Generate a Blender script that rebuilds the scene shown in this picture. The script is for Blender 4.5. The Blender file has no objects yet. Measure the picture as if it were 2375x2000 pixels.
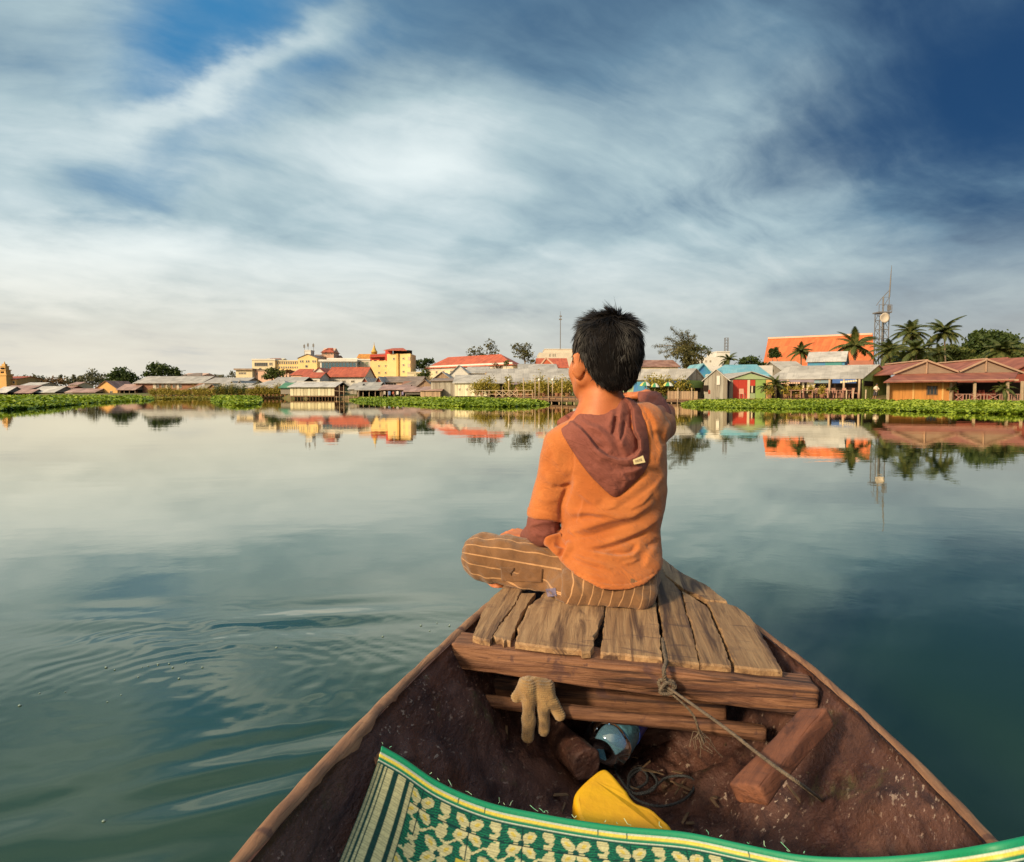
import bpy, math, random
import numpy as np
from mathutils import Vector, Matrix
R = math.radians
rng = np.random.default_rng(7)
random.seed(7)
S = bpy.context.scene
COL = S.collection

# ------------------------------------------------------------------ camera
CAM_H = 1.05                       # metres above the water
F = 1587.0                         # focal length in photograph pixels (2375 wide)
PITCH = math.atan(90.0 / F)        # camera looks slightly down
cam_d = bpy.data.cameras.new('camera')
cam_d.sensor_width = 36.0
cam_d.lens = 36.0 * F / 2375.0
cam_d.clip_start = 0.02
cam_d.clip_end = 6000.0
cam = bpy.data.objects.new('camera', cam_d)
COL.objects.link(cam)
cam.location = (0, 0, CAM_H)
cam.rotation_euler = (R(90) - PITCH, 0, 0)
S.camera = cam

S.render.engine = 'CYCLES'
S.cycles.use_denoising = True
try:
    S.cycles.denoiser = 'OPENIMAGEDENOISE'
    S.cycles.denoising_input_passes = 'RGB_ALBEDO_NORMAL'
    S.cycles.denoising_prefilter = 'ACCURATE'
except Exception:
    pass
S.cycles.max_bounces = 8
S.cycles.transparent_max_bounces = 12
S.cycles.caustics_reflective = False
S.cycles.caustics_refractive = False
S.view_settings.view_transform = 'Standard'
S.view_settings.look = 'None'
S.view_settings.exposure = 0.30
S.view_settings.gamma = 1.0
S.view_settings.use_curve_mapping = False

# ------------------------------------------------------------------ node helpers
class NT:
    """small helper to write node trees as expressions"""
    def __init__(s, tree):
        s.t = tree; s.n = tree.nodes; s.l = tree.links
    def new(s, typ, **kw):
        nd = s.n.new(typ)
        for k, v in kw.items():
            setattr(nd, k, v)
        return nd
    def put(s, sock, v):
        if isinstance(v, bpy.types.NodeSocket):
            s.l.new(v, sock)
        elif v is not None:
            if hasattr(sock.default_value, '__len__') and not hasattr(v, '__len__'):
                sock.default_value = [v] * len(sock.default_value)
            elif hasattr(sock.default_value, '__len__') and len(sock.default_value) == 4 and len(v) == 3:
                sock.default_value = (*v, 1.0)
            else:
                sock.default_value = v
    def m(s, op, a, b=None, c=None, clamp=False):
        nd = s.new('ShaderNodeMath', operation=op, use_clamp=clamp)
        s.put(nd.inputs[0], a); s.put(nd.inputs[1], b)
        if c is not None: s.put(nd.inputs[2], c)
        return nd.outputs[0]
    def v(s, op, a, b=None, sc=None):
        nd = s.new('ShaderNodeVectorMath', operation=op)
        s.put(nd.inputs[0], a)
        if b is not None: s.put(nd.inputs[1], b)
        if sc is not None: s.put(nd.inputs['Scale'], sc)
        return nd.outputs[1] if op in ('DOT_PRODUCT', 'LENGTH', 'DISTANCE') else nd.outputs[0]
    def mix(s, fac, a, b, blend='MIX'):
        nd = s.new('ShaderNodeMix', data_type='RGBA', blend_type=blend)
        s.put(nd.inputs[0], fac); s.put(nd.inputs[6], a); s.put(nd.inputs[7], b)
        return nd.outputs[2]
    def ss(s, x, a, b, c=0.0, d=1.0):
        nd = s.new('ShaderNodeMapRange', interpolation_type='SMOOTHSTEP')
        s.put(nd.inputs[0], x); s.put(nd.inputs[1], a); s.put(nd.inputs[2], b); s.put(nd.inputs[3], c); s.put(nd.inputs[4], d)
        return nd.outputs[0]
    def noise(s, vec, scale=1.0, detail=4.0, rough=0.5, dist=0.0, col=False):
        nd = s.new('ShaderNodeTexNoise')
        if vec is not None: s.put(nd.inputs['Vector'], vec)
        s.put(nd.inputs['Scale'], scale); s.put(nd.inputs['Detail'], detail)
        s.put(nd.inputs['Roughness'], rough); s.put(nd.inputs['Distortion'], dist)
        return nd.outputs[1 if col else 0]
    def mapping(s, vec, loc=(0, 0, 0), rot=(0, 0, 0), scale=(1, 1, 1)):
        if tuple(rot) != (0, 0, 0) and tuple(scale) != (1, 1, 1):     # turn first, then stretch
            vec = s.mapping(vec, rot=rot); rot = (0, 0, 0)
        nd = s.new('ShaderNodeMapping')
        s.put(nd.inputs[0], vec); nd.inputs[1].default_value = loc
        nd.inputs[2].default_value = rot; nd.inputs[3].default_value = scale
        return nd.outputs[0]
    def ramp(s, fac, stops):
        nd = s.new('ShaderNodeValToRGB')
        e = nd.color_ramp.elements
        while len(e) < len(stops): e.new(0.5)
        for i, (p, c) in enumerate(stops):
            e[i].position = p; e[i].color = (*c, 1.0) if len(c) == 3 else c
        s.put(nd.inputs[0], fac)
        return nd.outputs[0]
    def attr(s, name, vec=False):
        nd = s.new('ShaderNodeAttribute', attribute_name=name)
        return nd.outputs['Color'] if vec else nd.outputs['Fac']

def ray(u, v):
    """direction through pixel (u, v) of the photograph"""
    a = (u - 1187.5) / F; b = (1000.0 - v) / F
    c, s = math.cos(PITCH), math.sin(PITCH)
    return np.array([a, c + b * s, -s + b * c])
def W(u, v, y):
    """point at distance y seen at pixel (u, v)"""
    d = ray(u, v); t = y / d[1]
    return np.array([d[0] * t, y, CAM_H + d[2] * t])
def Zp(u, v, z):
    """point on the level z seen at pixel (u, v)"""
    d = ray(u, v); t = (z - CAM_H) / d[2]
    return np.array([d[0] * t, d[1] * t, z])
def azel(u, v):
    d = ray(u, v); d = d / np.linalg.norm(d)
    return math.atan2(d[0], d[1]), math.asin(d[2])

# ------------------------------------------------------------------ world: sky with thin evening cloud
SUN_EL, SUN_AZ = R(24), R(-136)       # azimuth from +y towards +x: behind the camera, to the left
world = bpy.data.worlds.new('World'); S.world = world; world.use_nodes = True
world.node_tree.nodes.clear()
n = NT(world.node_tree)
out = n.new('ShaderNodeOutputWorld'); bg = n.new('ShaderNodeBackground')
n.l.new(bg.outputs[0], out.inputs[0])
BGS = 0.10
bg.inputs[1].default_value = BGS
sky = n.new('ShaderNodeTexSky', sky_type='NISHITA', sun_disc=False, sun_elevation=SUN_EL, sun_rotation=SUN_AZ % (2 * math.pi))
sky.air_density = 1.0; sky.dust_density = 1.0; sky.ozone_density = 2.0
tc = n.new('ShaderNodeTexCoord').outputs['Generated']
dirv = n.v('NORMALIZE', tc)
sep = n.new('ShaderNodeSeparateXYZ'); n.l.new(dirv, sep.inputs[0])
dx, dy, dz = sep.outputs
az0_ = n.m('ARCTAN2', dx, dy)
el0_ = n.m('ARCSINE', dz)
zc = n.m('ADD', n.m('MAXIMUM', dz, 0.0), 0.22)
plane = n.v('DIVIDE', dirv, None)
cmb = n.new('ShaderNodeCombineXYZ'); 
for i_ in range(3): n.l.new(zc, cmb.inputs[i_])
n.l.new(cmb.outputs[0], plane.node.inputs[1])
warp = n.v('ADD', plane, n.v('SCALE', n.v('SUBTRACT', n.noise(plane, 1.1, 3, 0.5, col=True), (0.5, 0.5, 0.5)), sc=0.55))
st = n.mapping(warp, rot=(0, 0, R(-38)), scale=(0.55, 1.5, 1.0))
n_big = n.noise(n.mapping(warp, loc=(3.1, 1.7, 0)), 0.9, 5, 0.55)
n_fib = n.noise(st, 2.4, 8, 0.58, 0.1)
n_soft = n.noise(n.mapping(warp, loc=(7.3, 2.2, 0)), 1.9, 7, 0.55)
wob = n.new('ShaderNodeSeparateXYZ'); n.l.new(n.v('SUBTRACT', n.noise(plane, 2.2, 6, 0.6, col=True), (0.5, 0.5, 0.5)), wob.inputs[0])
az = n.m('MULTIPLY_ADD', wob.outputs[0], 0.17, az0_); el = n.m('MULTIPLY_ADD', wob.outputs[1], 0.14, el0_)
def blob(u, v, wu, wv, rot=0.0):
    a0, e0 = azel(u, v)
    da = n.m('SUBTRACT', az, a0); de = n.m('SUBTRACT', el, e0)
    c, s_ = math.cos(rot), math.sin(rot)
    p = n.m('ADD', n.m('MULTIPLY', da, c), n.m('MULTIPLY', de, s_))
    q = n.m('SUBTRACT', n.m('MULTIPLY', de, c), n.m('MULTIPLY', da, s_))
    p = n.m('DIVIDE', p, wu / F); q = n.m('DIVIDE', q, wv / F)
    r2 = n.m('ADD', n.m('MULTIPLY', p, p), n.m('MULTIPLY', q, q))
    return n.m('EXPONENT', n.m('MULTIPLY', r2, -1.0))
def total(base, terms):
    acc = base
    for wgt, sock in terms:
        acc = n.m('MULTIPLY_ADD', sock, wgt, acc)
    return acc
cov = total(0.84, [
    (0.50, n.m('SUBTRACT', n_big, 0.5)), (0.70, n.m('SUBTRACT', n_fib, 0.5)), (0.45, n.m('SUBTRACT', n_soft, 0.5)),
    (-0.60, blob(430, 95, 290, 105, R(20))), (-0.25, blob(690, 20, 260, 120)), (-0.30, blob(285, 395, 150, 110)), (-0.16, blob(520, 260, 160, 90)),
    (-0.48, blob(2480, 120, 600, 320)), (-0.16, blob(2250, 330, 480, 150, R(12))),
    (0.50, blob(560, 140, 330, 40, R(27))), (0.3, blob(60, 110, 200, 150)),
    (0.30, blob(1000, 370, 430, 200, R(15))), (0.25, blob(1000, 640, 1300, 170)), (0.30, blob(2100, 640, 600, 130)), (0.22, blob(1500, 320, 420, 70, R(30))),
])
high = n.ss(el0_, R(31), R(50))                # pale cloud added overhead, above the view, for water reflections and fill
cov = n.m('ADD', n.ss(cov, 0.14, 0.98), n.m('MULTIPLY', high, 0.6), clamp=True)
lum = total(0.445, [
    (0.42, n.m('SUBTRACT', n_big, 0.5)), (0.40, n.m('SUBTRACT', n_fib, 0.5)), (0.48, n.m('SUBTRACT', n_soft, 0.5)),
    (0.20, blob(950, 390, 240, 110, R(14))), (0.10, blob(1000, 350, 560, 230, R(10))), (0.20, blob(640, 600, 800, 120)), (0.26, blob(0, 610, 300, 80)),
    (0.16, blob(560, 140, 330, 40, R(27))), (0.10, blob(300, 230, 420, 150)), (-0.10, blob(560, 490, 420, 60)), (0.06, blob(250, 420, 320, 90)),
    (-0.10, blob(1400, 30, 700, 170)), (0.13, blob(2200, 650, 600, 110)), (0.10, blob(1700, 400, 480, 190, R(15))), (0.10, blob(1500, 700, 900, 90)),
])
lum = n.m('SUBTRACT', lum, n.ss(az0_, R(4), R(36), 0.0, 0.16))
lum = n.ss(n.m('MULTIPLY_ADD', high, 0.05, lum), 0.02, 1.02)
cloud = n.ramp(lum, [(0.0, (0.030, 0.078, 0.165)), (0.30, (0.150, 0.260, 0.360)), (0.60, (0.40, 0.53, 0.58)), (1.0, (0.82, 0.90, 0.90))])
hz = n.ss(el0_, R(0.5), R(13.5), 1.0, 0.0)
cream = n.mix(n.ss(az0_, R(-35), R(32)), (0.90, 0.81, 0.65), (0.54, 0.545, 0.50))
cloud = n.mix(n.m('MULTIPLY', hz, 0.80), cloud, cream)
# unseen cloud overhead and round the low sun is brightened, added as fill light
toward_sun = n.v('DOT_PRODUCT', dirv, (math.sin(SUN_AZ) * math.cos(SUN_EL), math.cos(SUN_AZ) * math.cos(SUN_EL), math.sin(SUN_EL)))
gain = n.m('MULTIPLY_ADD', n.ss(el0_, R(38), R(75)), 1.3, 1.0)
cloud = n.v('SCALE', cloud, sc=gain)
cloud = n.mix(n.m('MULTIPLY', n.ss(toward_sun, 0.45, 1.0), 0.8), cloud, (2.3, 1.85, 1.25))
blue = n.mix(0.88, n.v('SCALE', n.v('MULTIPLY', sky.outputs[0], (0.42, 0.80, 1.15)), sc=BGS * 0.8),
             n.mix(n.ss(az0_, R(-22), R(24)), (0.045, 0.230, 0.47), (0.010, 0.043, 0.118)))
cov = n.m('MAXIMUM', cov, n.m('MULTIPLY', hz, 0.97))
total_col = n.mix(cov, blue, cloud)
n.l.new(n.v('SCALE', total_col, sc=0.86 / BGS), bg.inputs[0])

# ------------------------------------------------------------------ sun
sd = bpy.data.lights.new('sun', 'SUN'); so = bpy.data.objects.new('sun', sd); COL.objects.link(so)
sd.energy = 3.9; sd.angle = R(8.0); sd.color = (1.0, 0.79, 0.52)
sun_to = Vector((math.sin(SUN_AZ) * math.cos(SUN_EL), math.cos(SUN_AZ) * math.cos(SUN_EL), math.sin(SUN_EL)))
so.rotation_euler = sun_to.to_track_quat('Z', 'Y').to_euler()
so.location = (-30, -40, 30)

# ------------------------------------------------------------------ object helpers
def tag(o, label=None, cat=None, group=None, kind=None):
    if label: o['label'] = label
    if cat: o['category'] = cat
    if group: o['group'] = group
    if kind: o['kind'] = kind
    return o
def empty(name, loc=(0, 0, 0), rz=0.0, label=None, cat=None, group=None):
    o = bpy.data.objects.new(name, None); COL.objects.link(o)
    o.empty_display_size = 0.1
    o.location = loc; o.rotation_euler = (0, 0, rz)
    return tag(o, label, cat, group)
def link(name, me, parent=None, mat=None):
    o = bpy.data.objects.new(name, me); COL.objects.link(o)
    if mat is not None and not me.materials:
        me.materials.append(mat)
    if parent is not None:
        o.parent = parent
        # geometry is written in world space: undo the parent's placement
        loc, rz = parent.location, parent.rotation_euler
        pm = Matrix.Translation(loc) @ rz.to_matrix().to_4x4()
        par = parent.parent
        if par is None and not parent.get('_local'):
            o.matrix_parent_inverse = pm.inverted()
    return o
def mesh_np(name, V, Fq, mat=None, parent=None, smooth=True, attrs=None, uv=None):
    """mesh from numpy arrays; Fq is (n,3) or (n,4) or a list of such"""
    me = bpy.data.meshes.new(name)
    V = np.asarray(V, dtype=np.float32)
    Fl = Fq if isinstance(Fq, list) else [Fq]
    Fl = [np.asarray(f, dtype=np.int32) for f in Fl if len(f)]
    nl = sum(f.size for f in Fl); nf = sum(len(f) for f in Fl)
    me.vertices.add(len(V)); me.vertices.foreach_set('co', V.ravel())
    me.loops.add(nl); me.polygons.add(nf)
    me.loops.foreach_set('vertex_index', np.concatenate([f.ravel() for f in Fl]))
    tot = np.concatenate([np.full(len(f), f.shape[1], np.int32) for f in Fl])
    me.polygons.foreach_set('loop_start', np.concatenate([[0], np.cumsum(tot)[:-1]]).astype(np.int32))
    me.update(calc_edges=True)
    me.polygons.foreach_set('use_smooth', np.full(nf, bool(smooth)))
    for k, a in (attrs or {}).items():
        a = np.asarray(a, dtype=np.float32)
        if a.ndim == 1:
            at = me.attributes.new(k, 'FLOAT', 'POINT'); at.data.foreach_set('value', a)
        else:
            if a.shape[1] == 3: a = np.concatenate([a, np.ones((len(a), 1), np.float32)], 1)
            at = me.attributes.new(k, 'FLOAT_COLOR', 'POINT'); at.data.foreach_set('color', a.ravel())
    me.validate()
    return link(name, me, parent, mat)
def grid_faces(nu, nv, closed_u=False):
    """quads of an (nu, nv) vertex grid, index = i*nv + j"""
    i = np.arange(nu if closed_u else nu - 1); j = np.arange(nv - 1)
    I, J = np.meshgrid(i, j, indexing='ij'); I2 = (I + 1) % nu
    return np.stack([I * nv + J, I2 * nv + J, I2 * nv + J + 1, I * nv + J + 1], -1).reshape(-1, 4)
class MB:
    """mesh builder: collects boxes, bars, tubes and prisms into ONE mesh"""
    def __init__(s): s.v = []; s.f = []
    def add(s, vs, fs):
        b = len(s.v); s.v += [tuple(float(c) for c in p) for p in vs]
        s.f += [tuple(b + i for i in f) for f in fs]; return s
    def hexa(s, p):            # 8 corners: bottom 4 (ccw), top 4
        return s.add(p, [(3, 2, 1, 0), (4, 5, 6, 7), (0, 1, 5, 4), (1, 2, 6, 5), (2, 3, 7, 6), (3, 0, 4, 7)])
    def box(s, x0, x1, y0, y1, z0, z1):
        return s.hexa([(x0, y0, z0), (x1, y0, z0), (x1, y1, z0), (x0, y1, z0), (x0, y0, z1), (x1, y0, z1), (x1, y1, z1), (x0, y1, z1)])
    def slab(s, quad, thick):  # quad of 3D points extruded along its normal
        q = [np.array(p, float) for p in quad]
        nrm = np.cross(q[1] - q[0], q[-1] - q[0]); nrm /= np.linalg.norm(nrm) + 1e-12
        k = len(q); t = [p + nrm * thick for p in q]
        fs = [tuple(range(k - 1, -1, -1)), tuple(range(k, 2 * k))] + [(i, (i + 1) % k, k + (i + 1) % k, k + i) for i in range(k)]
        return s.add(q + t, fs)
    def bar(s, a, b, w, h=None, up=(0, 0, 1)):
        a = np.array(a, float); b = np.array(b, float); h = h or w
        d = b - a; d /= np.linalg.norm(d) + 1e-12
        r = np.cross(d, up)
        if np.linalg.norm(r) < 1e-4: r = np.cross(d, (1, 0, 0))
        r /= np.linalg.norm(r); u = np.cross(r, d)
        c = [(-1, -1), (1, -1), (1, 1), (-1, 1)]
        return s.hexa([a + r * i * w / 2 + u * j * h / 2 for i, j in c] + [b + r * i * w / 2 + u * j * h / 2 for i, j in c])
    def tube(s, pts, rad, seg=6, caps=True):
        pts = [np.array(p, float) for p in pts]; k = len(pts)
        rad = [rad] * k if not hasattr(rad, '__len__') else rad
        b = []; prev = None
        for i, p in enumerate(pts):
            d = pts[min(i + 1, k - 1)] - pts[max(i - 1, 0)]; d /= np.linalg.norm(d) + 1e-12
            if prev is None:
                r = np.cross(d, (0, 0, 1) if abs(d[2]) < .9 else (1, 0, 0))
            else:
                r = prev - d * np.dot(prev, d)
            r /= np.linalg.norm(r) + 1e-12; prev = r; u = np.cross(d, r)
            for q in range(seg):
                a = 2 * math.pi * q / seg
                b.append(p + (r * math.cos(a) + u * math.sin(a)) * rad[i])
        fs = [(i * seg + q, i * seg + (q + 1) % seg, (i + 1) * seg + (q + 1) % seg, (i + 1) * seg + q) for i in range(k - 1) for q in range(seg)]
        if caps: fs += [tuple(range(seg - 1, -1, -1)), tuple((k - 1) * seg + q for q in range(seg))]
        return s.add(b, fs)
    def lathe(s, prof, c=(0, 0, 0), seg=12):
        b = [(c[0] + r * math.cos(2 * math.pi * q / seg), c[1] + r * math.sin(2 * math.pi * q / seg), c[2] + z) for r, z in prof for q in range(seg)]
        k = len(prof)
        fs = [(i * seg + q, i * seg + (q + 1) % seg, (i + 1) * seg + (q + 1) % seg, (i + 1) * seg + q) for i in range(k - 1) for q in range(seg)]
        fs += [tuple(range(seg - 1, -1, -1)), tuple((k - 1) * seg + q for q in range(seg))]
        return s.add(b, fs)
    def build(s, name, mat=None, parent=None, smooth=False, angle=None):
        me = bpy.data.meshes.new(name); me.from_pydata(s.v, [], s.f); me.update()
        if smooth: me.polygons.foreach_set('use_smooth', [True] * len(me.polygons))
        return link(name, me, parent, mat)

# ------------------------------------------------------------------ materials
MATS = {}
def pmat(name, col, rough=0.7, var=0.25, vscale=3.0, bump=0.0, bscale=20.0, spec=0.4, col2=None, stretch=(1, 1, 1), metal=0.0, sheen=0.0, detail=6.0, coord='Object', bdist=0.01):
    """procedural surface: base colour broken up by noise towards col2, fine relief"""
    if name in MATS: return MATS[name]
    m = bpy.data.materials.new(name); m.use_nodes = True; m.node_tree.nodes.clear()
    k = NT(m.node_tree)
    o = k.new('ShaderNodeOutputMaterial'); p = k.new('ShaderNodeBsdfPrincipled'); k.l.new(p.outputs[0], o.inputs[0])
    vec = k.mapping(k.new('ShaderNodeTexCoord').outputs[coord], scale=stretch)
    c2 = col2 if col2 is not None else tuple(c * 0.55 for c in col)
    f = k.ss(k.noise(vec, vscale, detail, 0.6), 0.5 - 0.22, 0.5 + 0.22)
    k.put(p.inputs['Base Color'], k.mix(k.m('MULTIPLY', f, var) if col2 is None else f, col, c2))
    k.put(p.inputs['Roughness'], rough); k.put(p.inputs['Specular IOR Level'], spec); k.put(p.inputs['Metallic'], metal)
    if sheen: k.put(p.inputs['Sheen Weight'], sheen)
    if bump:
        b = k.new('ShaderNodeBump'); k.put(b.inputs['Strength'], bump); k.put(b.inputs['Distance'], bdist)
        k.put(b.inputs['Height'], k.noise(vec, bscale, 6, 0.6)); k.l.new(b.outputs[0], p.inputs['Normal'])
    MATS[name] = m
    return m
# ------------------------------------------------------------------ water
def axis(lo, f0, f1, hi, step, grow=1.12):
    a = list(np.arange(f0, f1, step)); s = step; x = f0; left = []
    while x > lo: s *= grow; x -= s; left.append(x)
    s = step; x = a[-1]; right = []
    while x < hi: s *= grow; x += s; right.append(x)
    return np.array(left[::-1] + a + right)
wx = axis(-900, -3.2, 1.8, 900, 0.022); wy = axis(-40, 0.5, 5.2, 1500, 0.022)
X, Y = np.meshgrid(wx, wy, indexing='ij')
def fbm(x, y, lam, seed, k=14, spread=6.28, ang=0.0):
    r = np.random.default_rng(seed); z = np.zeros_like(x)
    for _ in range(k):
        a = ang + (r.random() - .5) * spread; l = lam * (0.6 + r.random() * 1.1)
        z += np.cos((x * np.cos(a) + y * np.sin(a)) * 2 * np.pi / l + r.random() * 6.28) * l
    return z / (k ** .5) / lam
def sm(x, a, b):
    t = np.clip((x - a) / (b - a), 0, 1); return t * t * (3 - 2 * t)
near = np.exp(-((X / 5.5) ** 2 + ((Y - 1.5) / 5.0) ** 2))
hgt = 0.0004 * fbm(X, Y, 0.55, 3, ang=1.3, spread=2.0) * near
# waves thrown aside by the bow: crests run back from the bow, roughly parallel to the hull
bx, by = 0.27, 2.45
hx, hy = math.sin(R(7)), math.cos(R(7))
along = -((X - bx) * hx + (Y - by) * hy)            # distance behind the bow tip
side = (X - bx) * hy - (Y - by) * hx                # distance to starboard
for sgn, amp in ((-1, 1.0), (1, 0.5)):
    s_ = side * sgn
    warp_ = 0.05 * np.sin(along * 2.1 + 0.6) + 0.03 * np.sin(along * 4.3)
    ph = s_ - 0.42 * along - 0.10 + warp_            # spreading crest lines
    env = np.exp(-(ph / 0.42) ** 2) * sm(along, -0.15, 0.25) * np.exp(-along / 3.2) * sm(s_, 0.0, 0.12)
    hgt += amp * 0.0075 * np.cos(ph * 2 * np.pi / 0.40) * env
    ph2 = s_ - 0.16 * along - 0.30 + 0.5 * warp_
    env2 = np.exp(-(ph2 / 0.33) ** 2) * sm(along, 0.8, 1.4) * sm(s_, 0.05, 0.2)
    hgt += amp * 0.0085 * np.cos(ph2 * 2 * np.pi / 0.36 + 1.0) * env2
# long smooth bow wave seen as dark and light bars left of the bow
for (u, v, du, amp, lam) in ((830, 1424, 0.45, .0056, .36), (590, 1442, 0.40, .0050, .32), (300, 1436, 0.55, .0026, .40)):
    p = Zp(u, v, 0)
    q = (Y - p[1]) - 0.10 * (X - p[0]) - 0.25 * (X - p[0]) ** 2 * 0.2
    hgt += amp * np.cos(q * 2 * np.pi / lam) * np.exp(-(q / (lam * .75)) ** 2) * np.exp(-((X - p[0]) / du) ** 2) * (.65 + .35 * np.sin(X * 5.1 + u))
# diverging waves thrown from the boat side into the lower left
for (px_, py_, nx0, ny0, lam, amp, wa, wc) in ((-.70, 1.86, -.50, .866, .21, .0030, .50, .24), (-1.25, 1.45, -.46, .888, .26, .0030, .7, .30), (-.45, 1.35, -.52, .854, .22, .0026, .4, .3)):
    c_ = (X - px_) * nx0 + (Y - py_) * ny0; t_ = (X - px_) * ny0 - (Y - py_) * nx0; c_ = c_ + .05 * np.sin(t_ * 3.1 + px_) + .25 * t_ * t_ * .3
    hgt += amp * np.cos(c_ * 2 * np.pi / lam) * np.exp(-(t_ / wa) ** 2 - (c_ / wc) ** 2)
# rings spreading over the disturbed patch at the left
for (u, v, lam, r0, wdt, amp) in ((470, 1610, .080, .60, .34, .00085), (300, 1570, .06, .55, .32, .00055), (1010, 1480, .05, .25, .30, .00050)):
    p = Zp(u, v, 0)
    rx = X - p[0]; ry = (Y - p[1])
    rr = np.sqrt(rx * rx + ry * ry) + 0.035 * fbm(X, Y, .4, 11) + .012 * fbm(X, Y, .16, 12)
    sect = 0.35 + 0.65 * sm(ry + 0.3 * rx, -0.25, 0.25)
    hgt += amp * np.cos(rr * 2 * np.pi / lam) * np.exp(-((rr - r0) / wdt) ** 2) * sect
patch = Zp(420, 1600, 0)
pm_ = np.exp(-(((X - patch[0]) / .95) ** 2 + ((Y - patch[1]) / .62) ** 2))
pm2 = np.exp(-(((X + .35) / .5) ** 2 + ((Y - 2.55) / .5) ** 2))
hgt += (0.00024 * fbm(X, Y, .085, 21, k=22, spread=2.4, ang=1.9) + 0.00016 * fbm(X, Y, .05, 22, k=22, spread=3.0, ang=1.6)) * np.clip(pm_ + .8 * pm2, 0, 1)
hgt[(X < -4.5) | (X > 4.0) | (Y > 8.5) | (Y < 0.2)] *= 0.0
Vw = np.stack([X, Y, hgt], -1).reshape(-1, 3)
wm = bpy.data.materials.new('lake_water'); wm.use_nodes = True; wm.node_tree.nodes.clear()
k = NT(wm.node_tree)
o_ = k.new('ShaderNodeOutputMaterial'); p_ = k.new('ShaderNodeBsdfDiffuse'); gl_ = k.new('ShaderNodeBsdfGlossy'); mx_ = k.new('ShaderNodeMixShader'); k.l.new(mx_.outputs[0], o_.inputs[0]); k.l.new(p_.outputs[0], mx_.inputs[1]); k.l.new(gl_.outputs[0], mx_.inputs[2])
pos = k.new('ShaderNodeNewGeometry').outputs['Position']
k.put(p_.inputs[0], k.mix(k.ss(k.noise(pos, 0.55, 4, .5), .35, .65), (0.016, 0.042, 0.020), (0.024, 0.054, 0.027)))
k.put(gl_.inputs[1], 0.0); k.put(gl_.inputs[0], (1.0, .965, .85))
b1 = k.new('ShaderNodeBump'); k.put(b1.inputs['Strength'], 1.0); k.put(b1.inputs['Distance'], 0.0021)
k.put(b1.inputs['Height'], k.noise(k.mapping(pos, scale=(0.35, 1.0, 1.0)), 1.1, 3, .5, .4))
b2 = k.new('ShaderNodeBump'); k.put(b2.inputs['Strength'], 1.0); k.put(b2.inputs['Distance'], 0.0003)
k.put(b2.inputs['Height'], k.noise(pos, 9.0, 3, .5)); k.l.new(b1.outputs[0], b2.inputs['Normal'])
k.l.new(b2.outputs[0], p_.inputs['Normal']); k.l.new(b2.outputs[0], gl_.inputs['Normal'])
fz_ = k.new('ShaderNodeFresnel'); k.put(fz_.inputs[0], 1.333); k.l.new(b2.outputs[0], fz_.inputs['Normal'])
k.l.new(k.m('SUBTRACT', 1.0, k.m('POWER', k.m('SUBTRACT', 1.0, fz_.outputs[0]), 2.15)), mx_.inputs[0])
tag(mesh_np('water', Vw, grid_faces(len(wx), len(wy)), wm), 'calm dark green lake water with boat ripples mirroring the shore', None, None, 'structure')
# ------------------------------------------------------------------ the boat
DA, DB, DC = CAM_H - 0.52 - 0.06 * 0.118, -0.06, 0.0     # deck plane z = DA + DB x + DC y (heeled a little to the right)
def deck_z(x, y): return DA + DB * x + DC * y
def PLN(u, v, dz=0.0):
    """point of the (offset) deck plane seen at pixel (u, v)"""
    d = ray(u, v)
    t = (DA + dz - CAM_H) / (d[2] - DB * d[0] - DC * d[1])
    return np.array([0, 0, CAM_H]) + d * t
def K2(cx, cy): return 1000 + cx / 2.205, 1300 + cy / 2.205
GZ = -0.004
Lg = np.array([PLN(u, v, GZ) for u, v in [(533, 2000), (635, 1882), (737, 1774), (839, 1667), (941, 1570), (1054, 1462), (1134, 1397)]])
Rg = np.array([PLN(u, v, GZ) for u, v in [(2324, 1939), (2154, 1797), (2041, 1700), (1905, 1559), (1780, 1462), (1667, 1389), (1530, 1312)]])
def curve(P, yq):
    c = np.polyfit(P[:, 1], P[:, 0], 2)
    return np.polyval(c, yq)
TIP = np.array([0.30, 2.62])
def gun_left(y):
    y = np.asarray(y, float); c = np.polyfit(Lg[:, 1], Lg[:, 0], 2)
    y1 = Lg[-1, 1]; x1 = np.polyval(c, y1); s1 = np.polyval(np.polyder(c), y1)
    t = np.clip((y - y1) / (TIP[1] - y1), 0, 1); h = TIP[1] - y1
    her = (2*t**3 - 3*t**2 + 1) * x1 + (t**3 - 2*t**2 + t) * h * s1 + (-2*t**3 + 3*t**2) * (TIP[0] - .012) + (t**3 - t**2) * h * 0.55
    y0 = Lg[0, 1]; x0 = np.polyval(c, y0); s0 = np.polyval(np.polyder(c), y0)
    low = x0 + s0 * (y - y0) + 0.05 * (y - y0) ** 2
    return np.where(y > y1, her, np.where(y < y0, low, np.polyval(c, y)))
def gun_right(y):
    y = np.asarray(y, float); c = np.polyfit(Rg[:, 1], Rg[:, 0], 2)
    y1 = Rg[-1, 1]; x1 = np.polyval(c, y1); s1 = np.polyval(np.polyder(c), y1)
    t = np.clip((y - y1) / (TIP[1] - y1), 0, 1); h = TIP[1] - y1
    her = (2*t**3 - 3*t**2 + 1) * x1 + (t**3 - 2*t**2 + t) * h * s1 + (-2*t**3 + 3*t**2) * (TIP[0] + .012) + (t**3 - t**2) * h * -0.5
    y0 = Rg[0, 1]; x0 = np.polyval(c, y0); s0 = np.polyval(np.polyder(c), y0)
    low = x0 + max(s0, -.02) * (y - y0) - 0.04 * (y - y0) ** 2
    return np.where(y > y1, her, np.where(y < y0, low, np.polyval(c, y)))
SK = 0.06                               # stations run a little askew, as the cross timber does
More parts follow.
